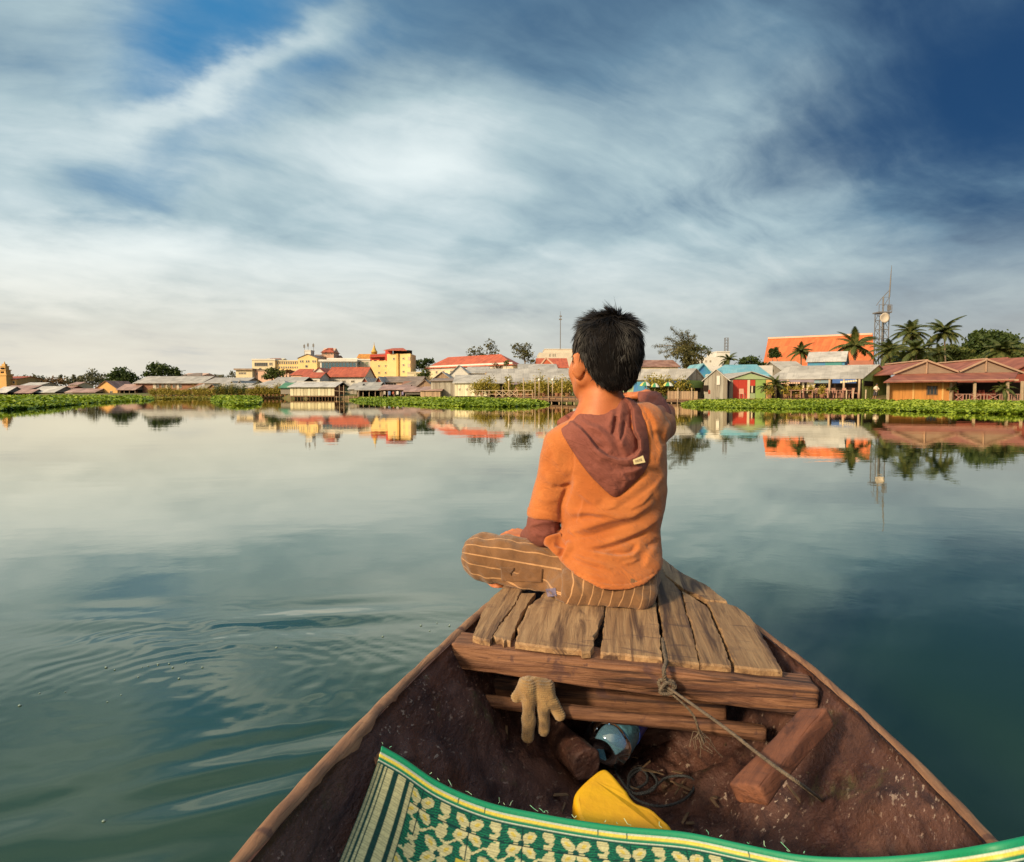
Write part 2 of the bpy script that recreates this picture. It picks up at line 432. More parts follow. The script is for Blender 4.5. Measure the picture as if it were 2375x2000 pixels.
def station(y):
    """left and right gunwale points of the station whose middle is at y"""
    yl, yr = y, y
    xl, xr = gun_left(yl), gun_right(yr)
    return np.stack([xl, yl + 0 * xl, deck_z(xl, yl) + GZ], -1), np.stack([xr, yr + 0 * xr, deck_z(xr, yr) + GZ], -1)
def hull_depth(y): return 0.275 * np.clip((TIP[1] + 0.06 - y) / 1.0, 0.02, 1) ** 0.62
ys = np.concatenate([np.linspace(-1.9, 0.45, 24)[:-1], np.linspace(0.45, TIP[1] - .004, 190)])
Ls, Rs = station(ys)
sheer = 0.03 * np.clip((ys - 1.9) / .7, 0, 1) ** 2
Ls[:, 2] += sheer; Rs[:, 2] += sheer
def hull_surf(na, expo, grow, extra):
    a = np.linspace(-1, 1, na)
    mid = (Ls + Rs) / 2; half = (Rs - Ls) / 2
    sh = 1 + grow / (np.linalg.norm(half, axis=1) + .02)
    P = mid[:, None, :] + half[:, None, :] * (a[None, :, None] * np.clip(sh, 1, 2)[:, None, None])
    dep = (hull_depth(ys) + extra)[:, None] * (1 - np.abs(a[None, :]) ** expo)
    P[:, :, 2] -= dep
    return P, a
def rough_noise(P, amp, lams, seed):
    r = np.random.default_rng(seed); z = np.zeros(P.shape[:-1])
    for lam in lams:
        for _ in range(10):
            d = r.normal(size=3); d /= np.linalg.norm(d); kk = 2 * np.pi / (lam * (.6 + r.random()))
            z += np.cos(P @ d * kk + r.random() * 6.28) * lam ** .7 / 10 ** .5
    return z * amp
NA = 130
Ls0, Rs0 = Ls.copy(), Rs.copy()
ax_ = (Rs - Ls) / np.linalg.norm(Rs - Ls, axis=1)[:, None]; tk = np.minimum(.022, .3 * np.linalg.norm(Rs - Ls, axis=1))[:, None]
Ls = Ls0 + ax_ * tk; Rs = Rs0 - ax_ * tk
Pin, a_ = hull_surf(NA, 2.5, 0.0, 0.0)
Ls, Rs = Ls0, Rs0
wgt = np.clip((1 - np.abs(a_)) * 9, 0, 1)[None, :]
Pin[:, :, 2] += rough_noise(Pin, 0.036, (0.22, 0.09, 0.035), 5) * wgt
Pin[:, :, 0] += rough_noise(Pin, 0.020, (0.09, 0.035), 6) * wgt
nw = rng.normal(size=(len(ys),)) * 0.0
Pout, _ = hull_surf(NA, 2.9, 0.0, 0.05)
Pout[:, 0, 2] -= 0.004; Pout[:, -1, 2] -= 0.004
nS = len(ys)
Vh = np.concatenate([Pin.reshape(-1, 3), Pout.reshape(-1, 3)])
f_in = grid_faces(nS, NA)[:, ::-1]; f_out = grid_faces(nS, NA) + nS * NA
i_ = np.arange(nS - 1)
rimL = np.stack([i_ * NA, nS * NA + i_ * NA, nS * NA + (i_ + 1) * NA, (i_ + 1) * NA], -1)
rimR = np.stack([i_ * NA + NA - 1, (i_ + 1) * NA + NA - 1, nS * NA + (i_ + 1) * NA + NA - 1, nS * NA + i_ * NA + NA - 1], -1)
j_ = np.arange(NA - 1); e = nS - 1
endf = np.stack([e * NA + j_, e * NA + j_ + 1, nS * NA + e * NA + j_ + 1, nS * NA + e * NA + j_], -1)
end0 = np.stack([j_, nS * NA + j_, nS * NA + j_ + 1, j_ + 1], -1)

def hull_material():
    m = bpy.data.materials.new('dark_tarred_wood'); m.use_nodes = True; m.node_tree.nodes.clear(); k = NT(m.node_tree)
    o = k.new('ShaderNodeOutputMaterial'); p = k.new('ShaderNodeBsdfPrincipled'); k.l.new(p.outputs[0], o.inputs[0])
    g = k.new('ShaderNodeNewGeometry').outputs['Position']
    along_ = k.mapping(g, rot=(0, 0, R(8)), scale=(1.0, 0.35, 1.0))
    c = k.mix(k.ss(k.noise(g, 7, 6, .6), .36, .66), (0.052, 0.023, 0.019), (0.105, 0.047, 0.033))
    c = k.mix(k.ss(k.noise(along_, 26, 6, .65, .6), .46, .70), c, (0.028, 0.013, 0.013))
    c = k.mix(k.m('MULTIPLY', k.ss(k.noise(k.mapping(g, loc=(3, 1, 2)), 4.5, 5, .6), .55, .72), .65), c, (0.17, 0.060, 0.028))
    c = k.mix(k.m('MULTIPLY', k.ss(k.noise(k.mapping(g, loc=(7, 5, 2)), 9, 6, .7), .58, .72), .55), c, (0.075, 0.080, 0.030))
    fl = k.noise(k.mapping(g, rot=(.4, .2, .9), scale=(1, .45, 1)), 95, 3, .6)
    c = k.mix(k.m('MULTIPLY', k.m('MULTIPLY', k.ss(fl, .62, .68), k.ss(k.noise(g, 5, 3), .42, .6)), .85), c, (0.36, 0.27, 0.21))
    fl2 = k.noise(k.mapping(g, rot=(.1, .5, -.6), scale=(.35, 1, 1)), 140, 3, .6)
    c = k.mix(k.m('MULTIPLY', k.m('MULTIPLY', k.ss(fl2, .62, .69), k.ss(k.noise(k.mapping(g, loc=(9, 1, 4)), 6, 3), .42, .6)), .7), c, (0.30, 0.20, 0.16))
    k.put(p.inputs['Base Color'], c)
    k.put(p.inputs['Roughness'], k.ss(k.noise(g, 12, 4), .3, .7, .42, .75)); k.put(p.inputs['Specular IOR Level'], .35)
    b = k.new('ShaderNodeBump'); k.put(b.inputs['Strength'], 1.0); k.put(b.inputs['Distance'], .011)
    h = k.m('ADD', k.noise(along_, 30, 7, .65), k.m('MULTIPLY', k.noise(g, 110, 4, .6), .35))
    k.put(b.inputs['Height'], h); k.l.new(b.outputs[0], p.inputs['Normal'])
    return m
HULL = hull_material()
def wood(name, c1, c2, c3, ang=0.0, fine=60.0, bump=.6, stain=(0.05, 0.03, 0.03)):
    """weathered timber: grain along y (turned by ang), dark checks, stains"""
    m = bpy.data.materials.new(name); m.use_nodes = True; m.node_tree.nodes.clear(); k = NT(m.node_tree)
    o = k.new('ShaderNodeOutputMaterial'); p = k.new('ShaderNodeBsdfPrincipled'); k.l.new(p.outputs[0], o.inputs[0])
    g = k.new('ShaderNodeNewGeometry').outputs['Position']
    rnd = k.new('ShaderNodeObjectInfo').outputs['Random']
    off = k.new('ShaderNodeCombineXYZ'); k.l.new(k.m('MULTIPLY', rnd, 37.0), off.inputs[0]); k.l.new(k.m('MULTIPLY', rnd, 11.0), off.inputs[2])
    q = k.v('ADD', k.mapping(g, rot=(0, 0, ang), scale=(1, 0.07, 1)), off.outputs[0])
    q2 = k.v('ADD', k.mapping(g, rot=(0, 0, ang), scale=(.22, 1, 1)), off.outputs[0])
    gr = k.noise(q, fine, 8, .65, .8)
    c = k.mix(k.ss(gr, .32, .66), c1, c2)
    c = k.mix(k.ss(k.noise(q, fine * .35, 6, .65, 1.0), .49, .64), c, c3)
    c = k.mix(k.m('MULTIPLY', k.ss(k.noise(k.v('ADD', g, off.outputs[0]), 9, 6, .65), .54, .72), .6), c, stain)
    c = k.mix(k.m('MULTIPLY', k.ss(k.noise(q2, 26, 4, .6, .4), .61, .68), .7), c, stain)
    tone = k.ss(rnd, 0, 1, .82, 1.12)
    k.put(p.inputs['Base Color'], k.v('SCALE', c, sc=tone)); k.put(p.inputs['Roughness'], .72); k.put(p.inputs['Specular IOR Level'], .3)
    b = k.new('ShaderNodeBump'); k.put(b.inputs['Strength'], bump); k.put(b.inputs['Distance'], .006)
    k.put(b.inputs['Height'], k.m('ADD', gr, k.m('MULTIPLY', k.noise(q2, 26, 4, .6, .4), -.5))); k.l.new(b.outputs[0], p.inputs['Normal'])
    return m
PLANK = wood('weathered_plank', (0.40, 0.245, 0.120), (0.24, 0.135, 0.065), (0.090, 0.050, 0.032), R(8), stain=(0.10, 0.058, 0.045))
BEAMW = wood('red_brown_timber', (0.250, 0.120, 0.062), (0.120, 0.052, 0.030), (0.034, 0.016, 0.013), R(98), 75, 1.0, (0.075, 0.036, 0.034))
RAILW = wood('worn_gunwale_wood', (0.33, 0.180, 0.095), (0.18, 0.090, 0.050), (0.12, 0.060, 0.040), R(10), 50, .7, (0.07, 0.035, 0.03))
BLOCKW = wood('split_red_wood', (0.235, 0.088, 0.044), (0.120, 0.046, 0.027), (0.040, 0.017, 0.014), R(42), 40, 1.0)

boat = empty('wooden_boat', (0.2, 1.0, 0), 0, 'old dark wooden boat whose bow the seated boy rides on', 'boat')
mesh_np('hull', Vh, np.concatenate([f_in, f_out, rimL, rimR, endf, end0]), HULL, boat)
def gun_strip(P, sgn, name):
    """rounded worn rail along one edge of the hull"""
    k_ = len(P); T = np.gradient(P, axis=0); T /= np.linalg.norm(T, axis=1)[:, None]
    side_ = np.stack([T[:, 1], -T[:, 0], 0 * T[:, 0]], -1) * sgn; up = np.array([0, 0, 1.0])
    prof = [(-.020, -.012), (-.0185, -.001), (-.014, .0035), (-.008, .005), (-.003, .0038), (.002, -.001), (.003, -.012), (.003, -.045), (-.012, -.046)]
    w = 1 + rough_noise(P, .45, (.25, .10, .05), 9)
    V = np.stack([P + side_ * (a * w)[:, None] + up * b * (1 + .3 * (w - 1))[:, None] for a, b in prof], 1)
    V[:, :, 2] += rough_noise(V, 0.004, (.25, .1, .04), 13)
    n_ = len(prof); ff = grid_faces(k_, n_)
    ff = ff if sgn < 0 else ff[:, ::-1]
    mesh_np('gunwale', V.reshape(-1, 3), ff, RAILW, boat)
gun_strip(Ls, -1, 'l'); gun_strip(Rs, 1, 'r')

def timber(name, p0, p1, w, h, mat, parent, up=(0, 0, 1), seg=60, rnd=3.5, amp=.0035, seed=1, taper=(1, 1), split=.0030):
    """rough hewn timber with rounded arrises between two points (axis through the middle)"""
    p0 = np.array(p0, float); p1 = np.array(p1, float); d = p1 - p0; L = np.linalg.norm(d); d /= L
    r = np.cross(d, up); r /= np.linalg.norm(r); u = np.cross(r, d)
    q = 44; a = np.arange(q) * 2 * np.pi / q
    cx = np.sign(np.cos(a)) * np.abs(np.cos(a)) ** (2 / rnd); cy = np.sign(np.sin(a)) * np.abs(np.sin(a)) ** (2 / rnd)
    t = np.concatenate([[0.0, .004], np.linspace(.012, .988, seg), [.996, 1.0]]); sc = np.ones(len(t)); sc[[0, -1]] = .80; sc[[1, -2]] = .93
    sc = sc * np.interp(t, [0, 1], taper)
    ax = p0 + d * (t * L)[:, None]
    V = ax[:, None, :] + (r * w / 2)[None, None] * (cx[None, :, None] * sc[:, None, None]) + (u * h / 2)[None, None] * (cy[None, :, None] * sc[:, None, None])
    Vs = V - d * ((V - p0) @ d)[..., None] * .65
    rn = np.stack([rough_noise(Vs, amp / .03, (.13, .05, .022), seed + s_) for s_ in range(3)], -1)
    V = V + rn * .042
    rg = np.random.default_rng(seed + 90)                 # checks and splits running along the grain
    prof_g = np.interp((np.arange(q) * 3.7) % q, np.arange(q), rg.random(q)) ; prof_g = np.where(prof_g > .72, 1.0, prof_g * .25)
    run = np.clip(.5 + .9 * np.stack([np.sin(t * (5 + 9 * rg.random()) + rg.random() * 6) for _ in range(q)], 1), 0, 1)
    ctr = ax[:, None, :]
    V = V - (V - ctr) * (split * min(w, h) ** -1 * prof_g[None] * run * (t > .0)[:, None])[..., None]
    nt = len(t); Vv = V.reshape(-1, 3)
    ff = np.stack([(np.arange(nt - 1)[:, None] * q + np.arange(q)[None]), (np.arange(nt - 1)[:, None] * q + (np.arange(q)[None] + 1) % q),
                   ((np.arange(nt - 1)[:, None] + 1) * q + (np.arange(q)[None] + 1) % q), ((np.arange(nt - 1)[:, None] + 1) * q + np.arange(q)[None])], -1).reshape(-1, 4)
    c0 = len(Vv); Vv = np.concatenate([Vv, [V[0].mean(0)], [V[-1].mean(0)]])
    j = np.arange(q)
    cap = np.concatenate([np.stack([np.full(q, c0), (j + 1) % q, j], -1), np.stack([np.full(q, c0 + 1), (nt - 1) * q + j, (nt - 1) * q + (j + 1) % q], -1)])
    return mesh_np(name, Vv, [ff, cap], mat, parent)
# cross timber that carries the deck planks: its upper front arris is given by two pixels
b0 = PLN(1040, 1492, -.001); b1 = PLN(1900, 1602, -.001)
bd = (b1 - b0) / np.linalg.norm(b1 - b0); bn = np.array([-bd[1], bd[0], 0]); bn /= np.linalg.norm(bn)
BW, BH = .085, .055
off = bn * BW / 2 - np.array([0, 0, BH / 2])
timber('cross_beam', b0 + off, b1 + off, BW, BH, BEAMW, boat, seg=90, rnd=9, amp=.005, seed=3, split=.0045)
# lower cross beam and round pole under it
c0 = W(1262, 1622, 1.445); c1 = W(1692, 1660, 1.385)
timber('lower_beam', c0 - (c1 - c0) * .42 + (0, .02, 0), c1 + (0, .02, 0), .045, .052, BEAMW, boat, seed=14, amp=.006)
e0 = W(1120, 1626, 1.40); e1 = W(1776, 1702, 1.31)
timber('round_pole', e0, e1, .031, .031, BEAMW, boat, seed=24, rnd=2.2, amp=.005, taper=(.9, 1.05))
# planks of the fore deck, outlines taken on the deck plane
PT = 0.013
def plank(pix, name='plank', lift=0.0, seed=0):
    P = np.array([PLN(*K2(cx, cy), dz=PT + lift) for cx, cy in pix])
    # resample the outline so that edges can be uneven
    r_ = np.random.default_rng(seed + 50); pts = []
    for i in range(len(P)):
        a, b = P[i], P[(i + 1) % len(P)]; m_ = max(1, int(np.linalg.norm(b - a) / .011))
        for t in range(m_):
            p = a + (b - a) * t / m_
            if t: p = p + np.array([*(r_.normal(size=2) * .0011), 0])
            pts.append(p)
    pts = np.array(pts); n_ = len(pts); c = pts.mean(0)
    ins = pts + (c - pts) / np.linalg.norm(c - pts, axis=1)[:, None] * .004
    V = np.concatenate([ins + (0, 0, 0), pts - (0, 0, .0035), pts - (0, 0, PT)])
    i = np.arange(n_); j = (i + 1) % n_
    sgn = np.sum(np.cross(pts - c, pts[j] - c)[:, 2])
    quads = np.concatenate([np.stack([n_ + i, n_ + j, j, i], -1), np.stack([2 * n_ + i, 2 * n_ + j, n_ + j, n_ + i], -1)])
    me = bpy.data.meshes.new(name)
    top = list(range(n_)); bot = list(range(3 * n_ - 1, 2 * n_ - 1, -1)); qd = quads.tolist()
    if sgn < 0: top = top[::-1]; bot = bot[::-1]; qd = [q[::-1] for q in qd]
    me.from_pydata(V.tolist(), [], [top, bot] + qd); me.update()
    return link(name, me, boat, PLANK)
plank([(212, 388), (235, 330), (262, 262), (300, 200), (345, 160), (420, 60), (480, -40), (560, -40), (500, 100), (455, 168), (430, 215), (395, 262), (345, 330), (312, 384), (300, 408), (255, 402)], seed=1)
plank([(316, 386), (350, 332), (400, 264), (436, 216), (462, 166), (535, 166), (498, 214), (470, 262), (446, 310), (420, 372), (405, 415), (385, 408), (372, 416), (360, 398), (330, 398)], seed=2)
plank([(428, 420), (445, 372), (440, 345), (470, 300), (488, 248), (520, 215), (560, 190), (640, 60), (700, -60), (905, -60), (895, 80), (888, 210), (884, 270), (872, 300), (856, 330), (850, 362), (826, 392), (832, 440), (815, 466), (772, 470), (765, 455), (650, 448), (520, 432)], lift=.002, seed=3)
plank([(868, 455), (878, 385), (888, 290), (897, 220), (912, 60), (930, -60), (1085, -60), (1110, 40), (1140, 130), (1152, 240), (1168, 380), (1182, 500), (1080, 490), (960, 478), (866, 470)], seed=4)
plank([(1208, 510), (1190, 400), (1170, 270), (1152, 160), (1140, 95), (1100, -50), (1150, -50), (1200, 84), (1245, 118), (1275, 152), (1290, 210), (1300, 262), (1330, 350), (1372, 528), (1280, 516)], seed=5)
plank([(1376, 528), (1337, 350), (1306, 262), (1296, 208), (1282, 154), (1345, 190), (1415, 240), (1450, 318), (1490, 412), (1534, 540), (1450, 532)], seed=6)
plank([(1552, 540), (1508, 425), (1466, 325), (1428, 245), (1412, 208), (1505, 218), (1555, 232), (1610, 268), (1660, 320), (1720, 425), (1796, 562), (1680, 556)], lift=-.001, seed=7)
plank([(1205, 82), (1165, 30), (1150, -40), (1185, -10), (1255, 45), (1335, 90), (1412, 128), (1485, 186), (1515, 212), (1415, 202), (1370, 178), (1290, 146), (1252, 114)], lift=-.003, seed=8)
# rib block on the right side, two stubs on the left
def K4(cx, cy): return 1300 + cx / 1.949, 1600 + cy / 1.949
r0 = W(*K4(1160, 120), 1.155); r1 = W(*K4(850, 480), .985)
timber('rib_block', r0, r1, .054, .030, BLOCKW, boat, up=(-.62, -.22, .75), seg=40, rnd=9, amp=.005, seed=31)
s0 = W(1268, 1690, 1.50); s1 = W(1362, 1775, 1.34)
timber('wooden_stub', s0, s1, .064, .064, HULL, boat, seg=20, rnd=2.3, amp=.010, seed=35)
s2 = W(842, 1772, 1.02); s3 = W(915, 1797, 1.0)
timber('wooden_stub', s2, s3, .042, .046, BEAMW, boat, seg=16, rnd=2.3, amp=.010, seed=38)

# floor frame and knee under the deck
def floor_at(x, y): 
    xl, xr = float(gun_left(y)), float(gun_right(y)); mid, half = (xl + xr) / 2, (xr - xl) / 2; a = min(1, abs(x - mid) / half)
    return deck_z(x, y) + GZ - float(hull_depth(np.array(y))) * (1 - a ** 2.5)
for (xa, ya, xb, yb, w_, sd_) in ((.09, 1.61, .40, 1.56, .05, 62),):
    n_ = 6
    pts = [(xa + (xb - xa) * t, ya + (yb - ya) * t) for t in np.linspace(0, 1, n_)]
    zs_ = [floor_at(*q) for q in pts]
    timber('floor_rib', (pts[0][0], pts[0][1], zs_[0] - .012), (pts[-1][0], pts[-1][1], zs_[-1] - .012), w_, .05, HULL, boat, seg=30, rnd=4, amp=.008, seed=sd_)
# ------------------------------------------------------------------ things lying in the boat
def hull_floor(x, y):
    """height of the inside of the hull at (x, y)"""
    xl, xr = float(gun_left(y)), float(gun_right(y)); mid, half = (xl + xr) / 2, (xr - xl) / 2
    a = min(1, abs(x - mid) / half)
    return deck_z(x, y) + GZ - float(hull_depth(np.array(y))) * (1 - a ** 2.5)
def on_hull(u, v, lift=0.0):
    """where the ray through a pixel meets the inside of the hull"""
    d = ray(u, v)
    for y in np.arange(.35, 2.4, .004):
        p = W(u, v, y)
        if p[2] <= hull_floor(p[0], y) + lift: return p
    return p
# --- rope lashed round the cross beam
ROPE = pmat('grey_rope', (0.23, 0.175, 0.125), .9, .8, 60, .9, 240, .2)
rope = empty('rope', tuple(PLN(*K2(1195, 600))), 0, 'grey rope knotted round the middle of the deck beam', 'rope')
def twisted(pts, rad, turns, name, parent, mat, strands=3):
    pts = np.array(pts, float)
    # resample as Catmull-Rom
    out_ = []
    Pp = np.concatenate([[2 * pts[0] - pts[1]], pts, [2 * pts[-1] - pts[-2]]])
    for i in range(1, len(Pp) - 2):
        for t in np.linspace(0, 1, 14, endpoint=False):
            a, b, c, d = Pp[i - 1], Pp[i], Pp[i + 1], Pp[i + 2]
            out_.append(.5 * (2 * b + (c - a) * t + (2 * a - 5 * b + 4 * c - d) * t * t + (3 * b - 3 * c + d - a) * t ** 3))
    out_.append(pts[-1]); C = np.array(out_)
    if strands == 1: return MB().tube(C, rad, 6).build(name, mat, parent, smooth=True)
    L = np.concatenate([[0], np.cumsum(np.linalg.norm(np.diff(C, axis=0), axis=1))])
    n_ = max(20, int(L[-1] / .0035)); q = np.linspace(0, L[-1], n_); C = np.stack([np.interp(q, L, C[:, i]) for i in range(3)], -1)
    T = np.gradient(C, axis=0); T /= np.linalg.norm(T, axis=1)[:, None]
    r = np.cross(T, (0.1, .2, 1)); r /= np.linalg.norm(r, axis=1)[:, None]; u = np.cross(T, r)
    mb = MB()
    for s_ in range(strands):
        ph = q * turns * 2 * np.pi + s_ * 2 * np.pi / strands
        mb.tube(C + (r * np.cos(ph)[:, None] + u * np.sin(ph)[:, None]) * rad * .55, rad * .62, 5)
    return mb.build(name, mat, parent, smooth=True)
kt = np.array(PLN(*K2(1195, 520), dz=.004)); kn = W(*K2(1200, 640), kt[1] - .052)
bk = kt + bn * .12
twisted([bk + (0, 0, .004), kt + bn * .03 + (0, 0, .008), kt + (0, -.012, .006), W(*K2(1190, 565), kt[1] - .058), kn], .0042, 65, 'lashing', rope, ROPE)
kb = []
for t in np.linspace(0, 4 * np.pi, 34):
    kb.append(kn + np.array([math.cos(t) * .014 + .003 * math.sin(t * 2.3), math.sin(t * .5) * .010 - .006, math.sin(t) * .011]))
twisted(kb, .0040, 70, 'knot', rope, ROPE)
line = [kn + (0, -.006, 0), W(*K4(600, 70), 1.24), W(*K4(760, 185), 1.13), W(*K4(920, 310), 1.03), W(*K4(1080, 425), .955)]
lp = [on_hull(*K4(cx, cy), lift=.004) for cx, cy in ((1190, 510), (1270, 590), (1335, 665), (1362, 740))]
twisted(line + lp, .0030, 95, 'rope_line', rope, ROPE)
te = [kn + (0, -.004, -.006), W(*K2(1290, 735), 1.27), W(*K2(1345, 800), 1.265), W(*K2(1372, 880), 1.27), W(*K2(1395, 930), 1.28)]
twisted(te, .0024, 100, 'rope_tail', rope, ROPE)
fr = MB(); r_ = np.random.default_rng(4)
for i in range(14):
    a = te[-2] + r_.normal(size=3) * .003; b = a + np.array([r_.normal() * .016 + .01, -.006 + r_.normal() * .01, -.022 - r_.random() * .022])
    fr.tube([a, (a + b) / 2 + r_.normal(size=3) * .005, b], .0007, 3, False)
tag(fr.build('frayed_strands', ROPE, rope), kind='stuff')
# --- black cord in loops on the bottom of the boat
BLACK = pmat('black_cord', (0.035, 0.038, 0.042), .5, .3, 40, .5, 300)
def K5(cx, cy): return 1100 + cx / 3.49, 1500 + cy / 3.49
cc = []
for cx, cy in ((1260, 905), (1170, 935), (1145, 1010), (1190, 1080), (1250, 1160), (1330, 1195), (1440, 1165), (1480, 1090), (1420, 1010), (1330, 985), (1260, 1030), (1250, 1110), (1300, 1150), (1390, 1105), (1400, 1040), (1350, 1000), (1270, 1050), (1245, 1140), (1290, 1220), (1400, 1275), (1530, 1292), (1680, 1250), (1770, 1165), (1775, 1080), (1690, 1045), (1560, 1060), (1490, 1110), (1400, 1175), (1320, 1190)):
    cc.append(on_hull(*K5(cx, cy), lift=.008))
cord = empty('cord', tuple(cc[10]), 0, 'thin black cord lying in loops on the boat bottom', 'cord')
twisted(cc, .0032, 90, 'cord_loop', cord, BLACK, strands=2)
# --- bottle
def bottle():
    base = on_hull(*K5(1030, 860), lift=.045); base = W(*K5(1035, 850), base[1] - .03)
    axis_ = np.array([.50, .82, .16]); axis_ /= np.linalg.norm(axis_)
    root = empty('water_bottle', tuple(base), 0, 'clear plastic water bottle with blue label lying under the deck', 'bottle')
    rx_ = np.cross(axis_, (0, 0, 1)); rx_ /= np.linalg.norm(rx_); ux = np.cross(rx_, axis_)
    def lathe3(prof, name, mat, seg=36, cap=False, flute=0.0):
        V = []
        for r, z in prof:
            for q in range(seg):
                a = 2 * math.pi * q / seg; rr = r * (1 + flute * math.cos(5 * a))
                V.append(base + axis_ * z + rx_ * math.cos(a) * rr + ux * math.sin(a) * rr)
        return mesh_np(name, V, grid_faces(len(prof), seg)[:, ::-1] if False else np.concatenate([[(i * seg + q, i * seg + (q + 1) % seg, (i + 1) * seg + (q + 1) % seg, (i + 1) * seg + q) for q in range(seg)] for i in range(len(prof) - 1)]), mat, root)
    m = bpy.data.materials.new('clear_plastic'); m.use_nodes = True; m.node_tree.nodes.clear(); k = NT(m.node_tree)
    o = k.new('ShaderNodeOutputMaterial'); tr = k.new('ShaderNodeBsdfTransparent'); gl = k.new('ShaderNodeBsdfGlossy'); df = k.new('ShaderNodeBsdfDiffuse')
    k.put(tr.inputs[0], (.62, .84, .94)); k.put(gl.inputs[0], (.9, .97, 1)); k.put(gl.inputs[1], .06); k.put(df.inputs[0], (.22, .46, .62))
    m1 = k.new('ShaderNodeMixShader'); m2 = k.new('ShaderNodeMixShader')
    fz = k.new('ShaderNodeFresnel'); k.put(fz.inputs[0], 1.7)
    k.put(m1.inputs[0], .30); k.l.new(tr.outputs[0], m1.inputs[1]); k.l.new(df.outputs[0], m1.inputs[2])
    k.put(m2.inputs[0], k.m('ADD', fz.outputs[0], .06, clamp=True)); k.l.new(m1.outputs[0], m2.inputs[1]); k.l.new(gl.outputs[0], m2.inputs[2]); k.l.new(m2.outputs[0], o.inputs[0])
    lab = pmat('blue_label', (0.012, 0.045, 0.42), .3, .5, 14, .2, 60, .6, col2=(0.02, 0.10, 0.62))
    lab2 = pmat('clear_blue_band', (0.16, 0.44, 0.60), .15, .5, 30, .8, 70, .8)
    rr = .051
    lathe3([(0.0005, .009), (.008, .008), (.018, .003), (.026, 0), (.034, .004), (.039, .012), (rr, .022), (rr, .034)], 'bottle_base', m, flute=.02)
    prof = []
    for i in range(16):
        z = .034 + i * .0035; prof.append((rr - (.0014 if i % 2 else 0), z))
    lathe3(prof, 'bottle_body', lab2)
    lathe3([(rr + .0006, .086), (rr + .0008, .150)], 'label', lab)
    lathe3([(rr, .150), (rr * .96, .165), (rr * .7, .19), (.013, .212), (.013, .228)], 'bottle_neck', m)
    lathe3([(.0155, .222), (.0155, .238), (.001, .239)], 'cap', lab)
bottle()
# --- yellow bailer cut from a can
def bailer():
    YEL = pmat('yellow_plastic', (0.78, 0.42, 0.006), .42, .25, 16, .15, 55, .4, col2=(0.66, 0.32, 0.010))
    outl = [(1045, 998), (1090, 1030), (1140, 1085), (1190, 1150), (1225, 1185), (1240, 1220), (1290, 1280), (1345, 1300), (1430, 1330), (1500, 1400), (1585, 1475), (1600, 1560), (1400, 1640), (1100, 1600), (890, 1480), (850, 1400), (828, 1290), (822, 1225), (850, 1170), (930, 1090)]
    def dep(cx, cy): return 1.135 - (cy - 1000) * .00026 + (cx - 1000) * .00004
    top = np.array([W(*K5(cx, cy), dep(cx, cy)) for cx, cy in outl])
    def rnd(P, it=2):
        for _ in range(it):
            Q = []
            for i in range(len(P)):
                a, b = P[i], P[(i + 1) % len(P)]; Q += [a * .75 + b * .25, a * .25 + b * .75]
            P = np.array(Q)
        return P
    P = rnd(top); n_ = len(P); nrm = np.array([0, -.62, .78])
    T = np.roll(P, -1, 0) - np.roll(P, 1, 0); O = np.cross(T, nrm); O /= np.linalg.norm(O, axis=1)[:, None]
    if np.sum((P - P.mean(0)) * O) < 0: O = -O
    rings = [P + O * o + nrm * h for o, h in ((-.0050, .0022), (-.0022, .0012), (0, -.002), (.0008, -.006), (.0008, -.035), (-.001, -.075))]
    V = np.array(rings).reshape(-1, 3).tolist()
    fs = [tuple(range(n_))] + [(r * n_ + i, (r + 1) * n_ + i, (r + 1) * n_ + (i + 1) % n_, r * n_ + (i + 1) % n_) for r in range(len(rings) - 1) for i in range(n_)]
    me = bpy.data.meshes.new('bailer'); me.from_pydata(V, [], fs); me.update(); me.polygons.foreach_set('use_smooth', [False] + [True] * (len(fs) - 1))
    ob = link('bailer', me, None, YEL)
    md = ob.modifiers.new('shell', 'SOLIDIFY'); md.thickness = .003; md.offset = -1
    tag(ob, 'bright yellow plastic bailer cut from a can behind the mat', 'bailer')
bailer()
# --- chips, twigs and dead leaves on the bottom of the boat
db = MB(); r_ = np.random.default_rng(15)
for i in range(70):
    y = .95 + r_.random() * .55; xl, xr = float(gun_left(y)), float(gun_right(y)); a = np.clip(r_.normal() * .38, -.8, .8); x = (xl + xr) / 2 + a * (xr - xl) / 2
    z = hull_floor(x, y) + .010; t = r_.random() * 6.28; l = .006 + .022 * r_.random() ** 2; w = .0012 + .004 * r_.random() ** 2
    e = np.array([math.cos(t), math.sin(t), r_.normal() * .15]) * l; f = np.array([-math.sin(t), math.cos(t), 0]) * w; c = np.array([x, y, z])
    db.slab([c - e - f, c + e - f, c + e * .8 + f, c - e * .8 + f], .0015)
tag(db.build('debris', pmat('dry_chips', (.17, .10, .055), .9, .9, 40, col2=(.06, .042, .025))), 'dry chips and twigs scattered over the boat bottom', None, None, 'stuff')
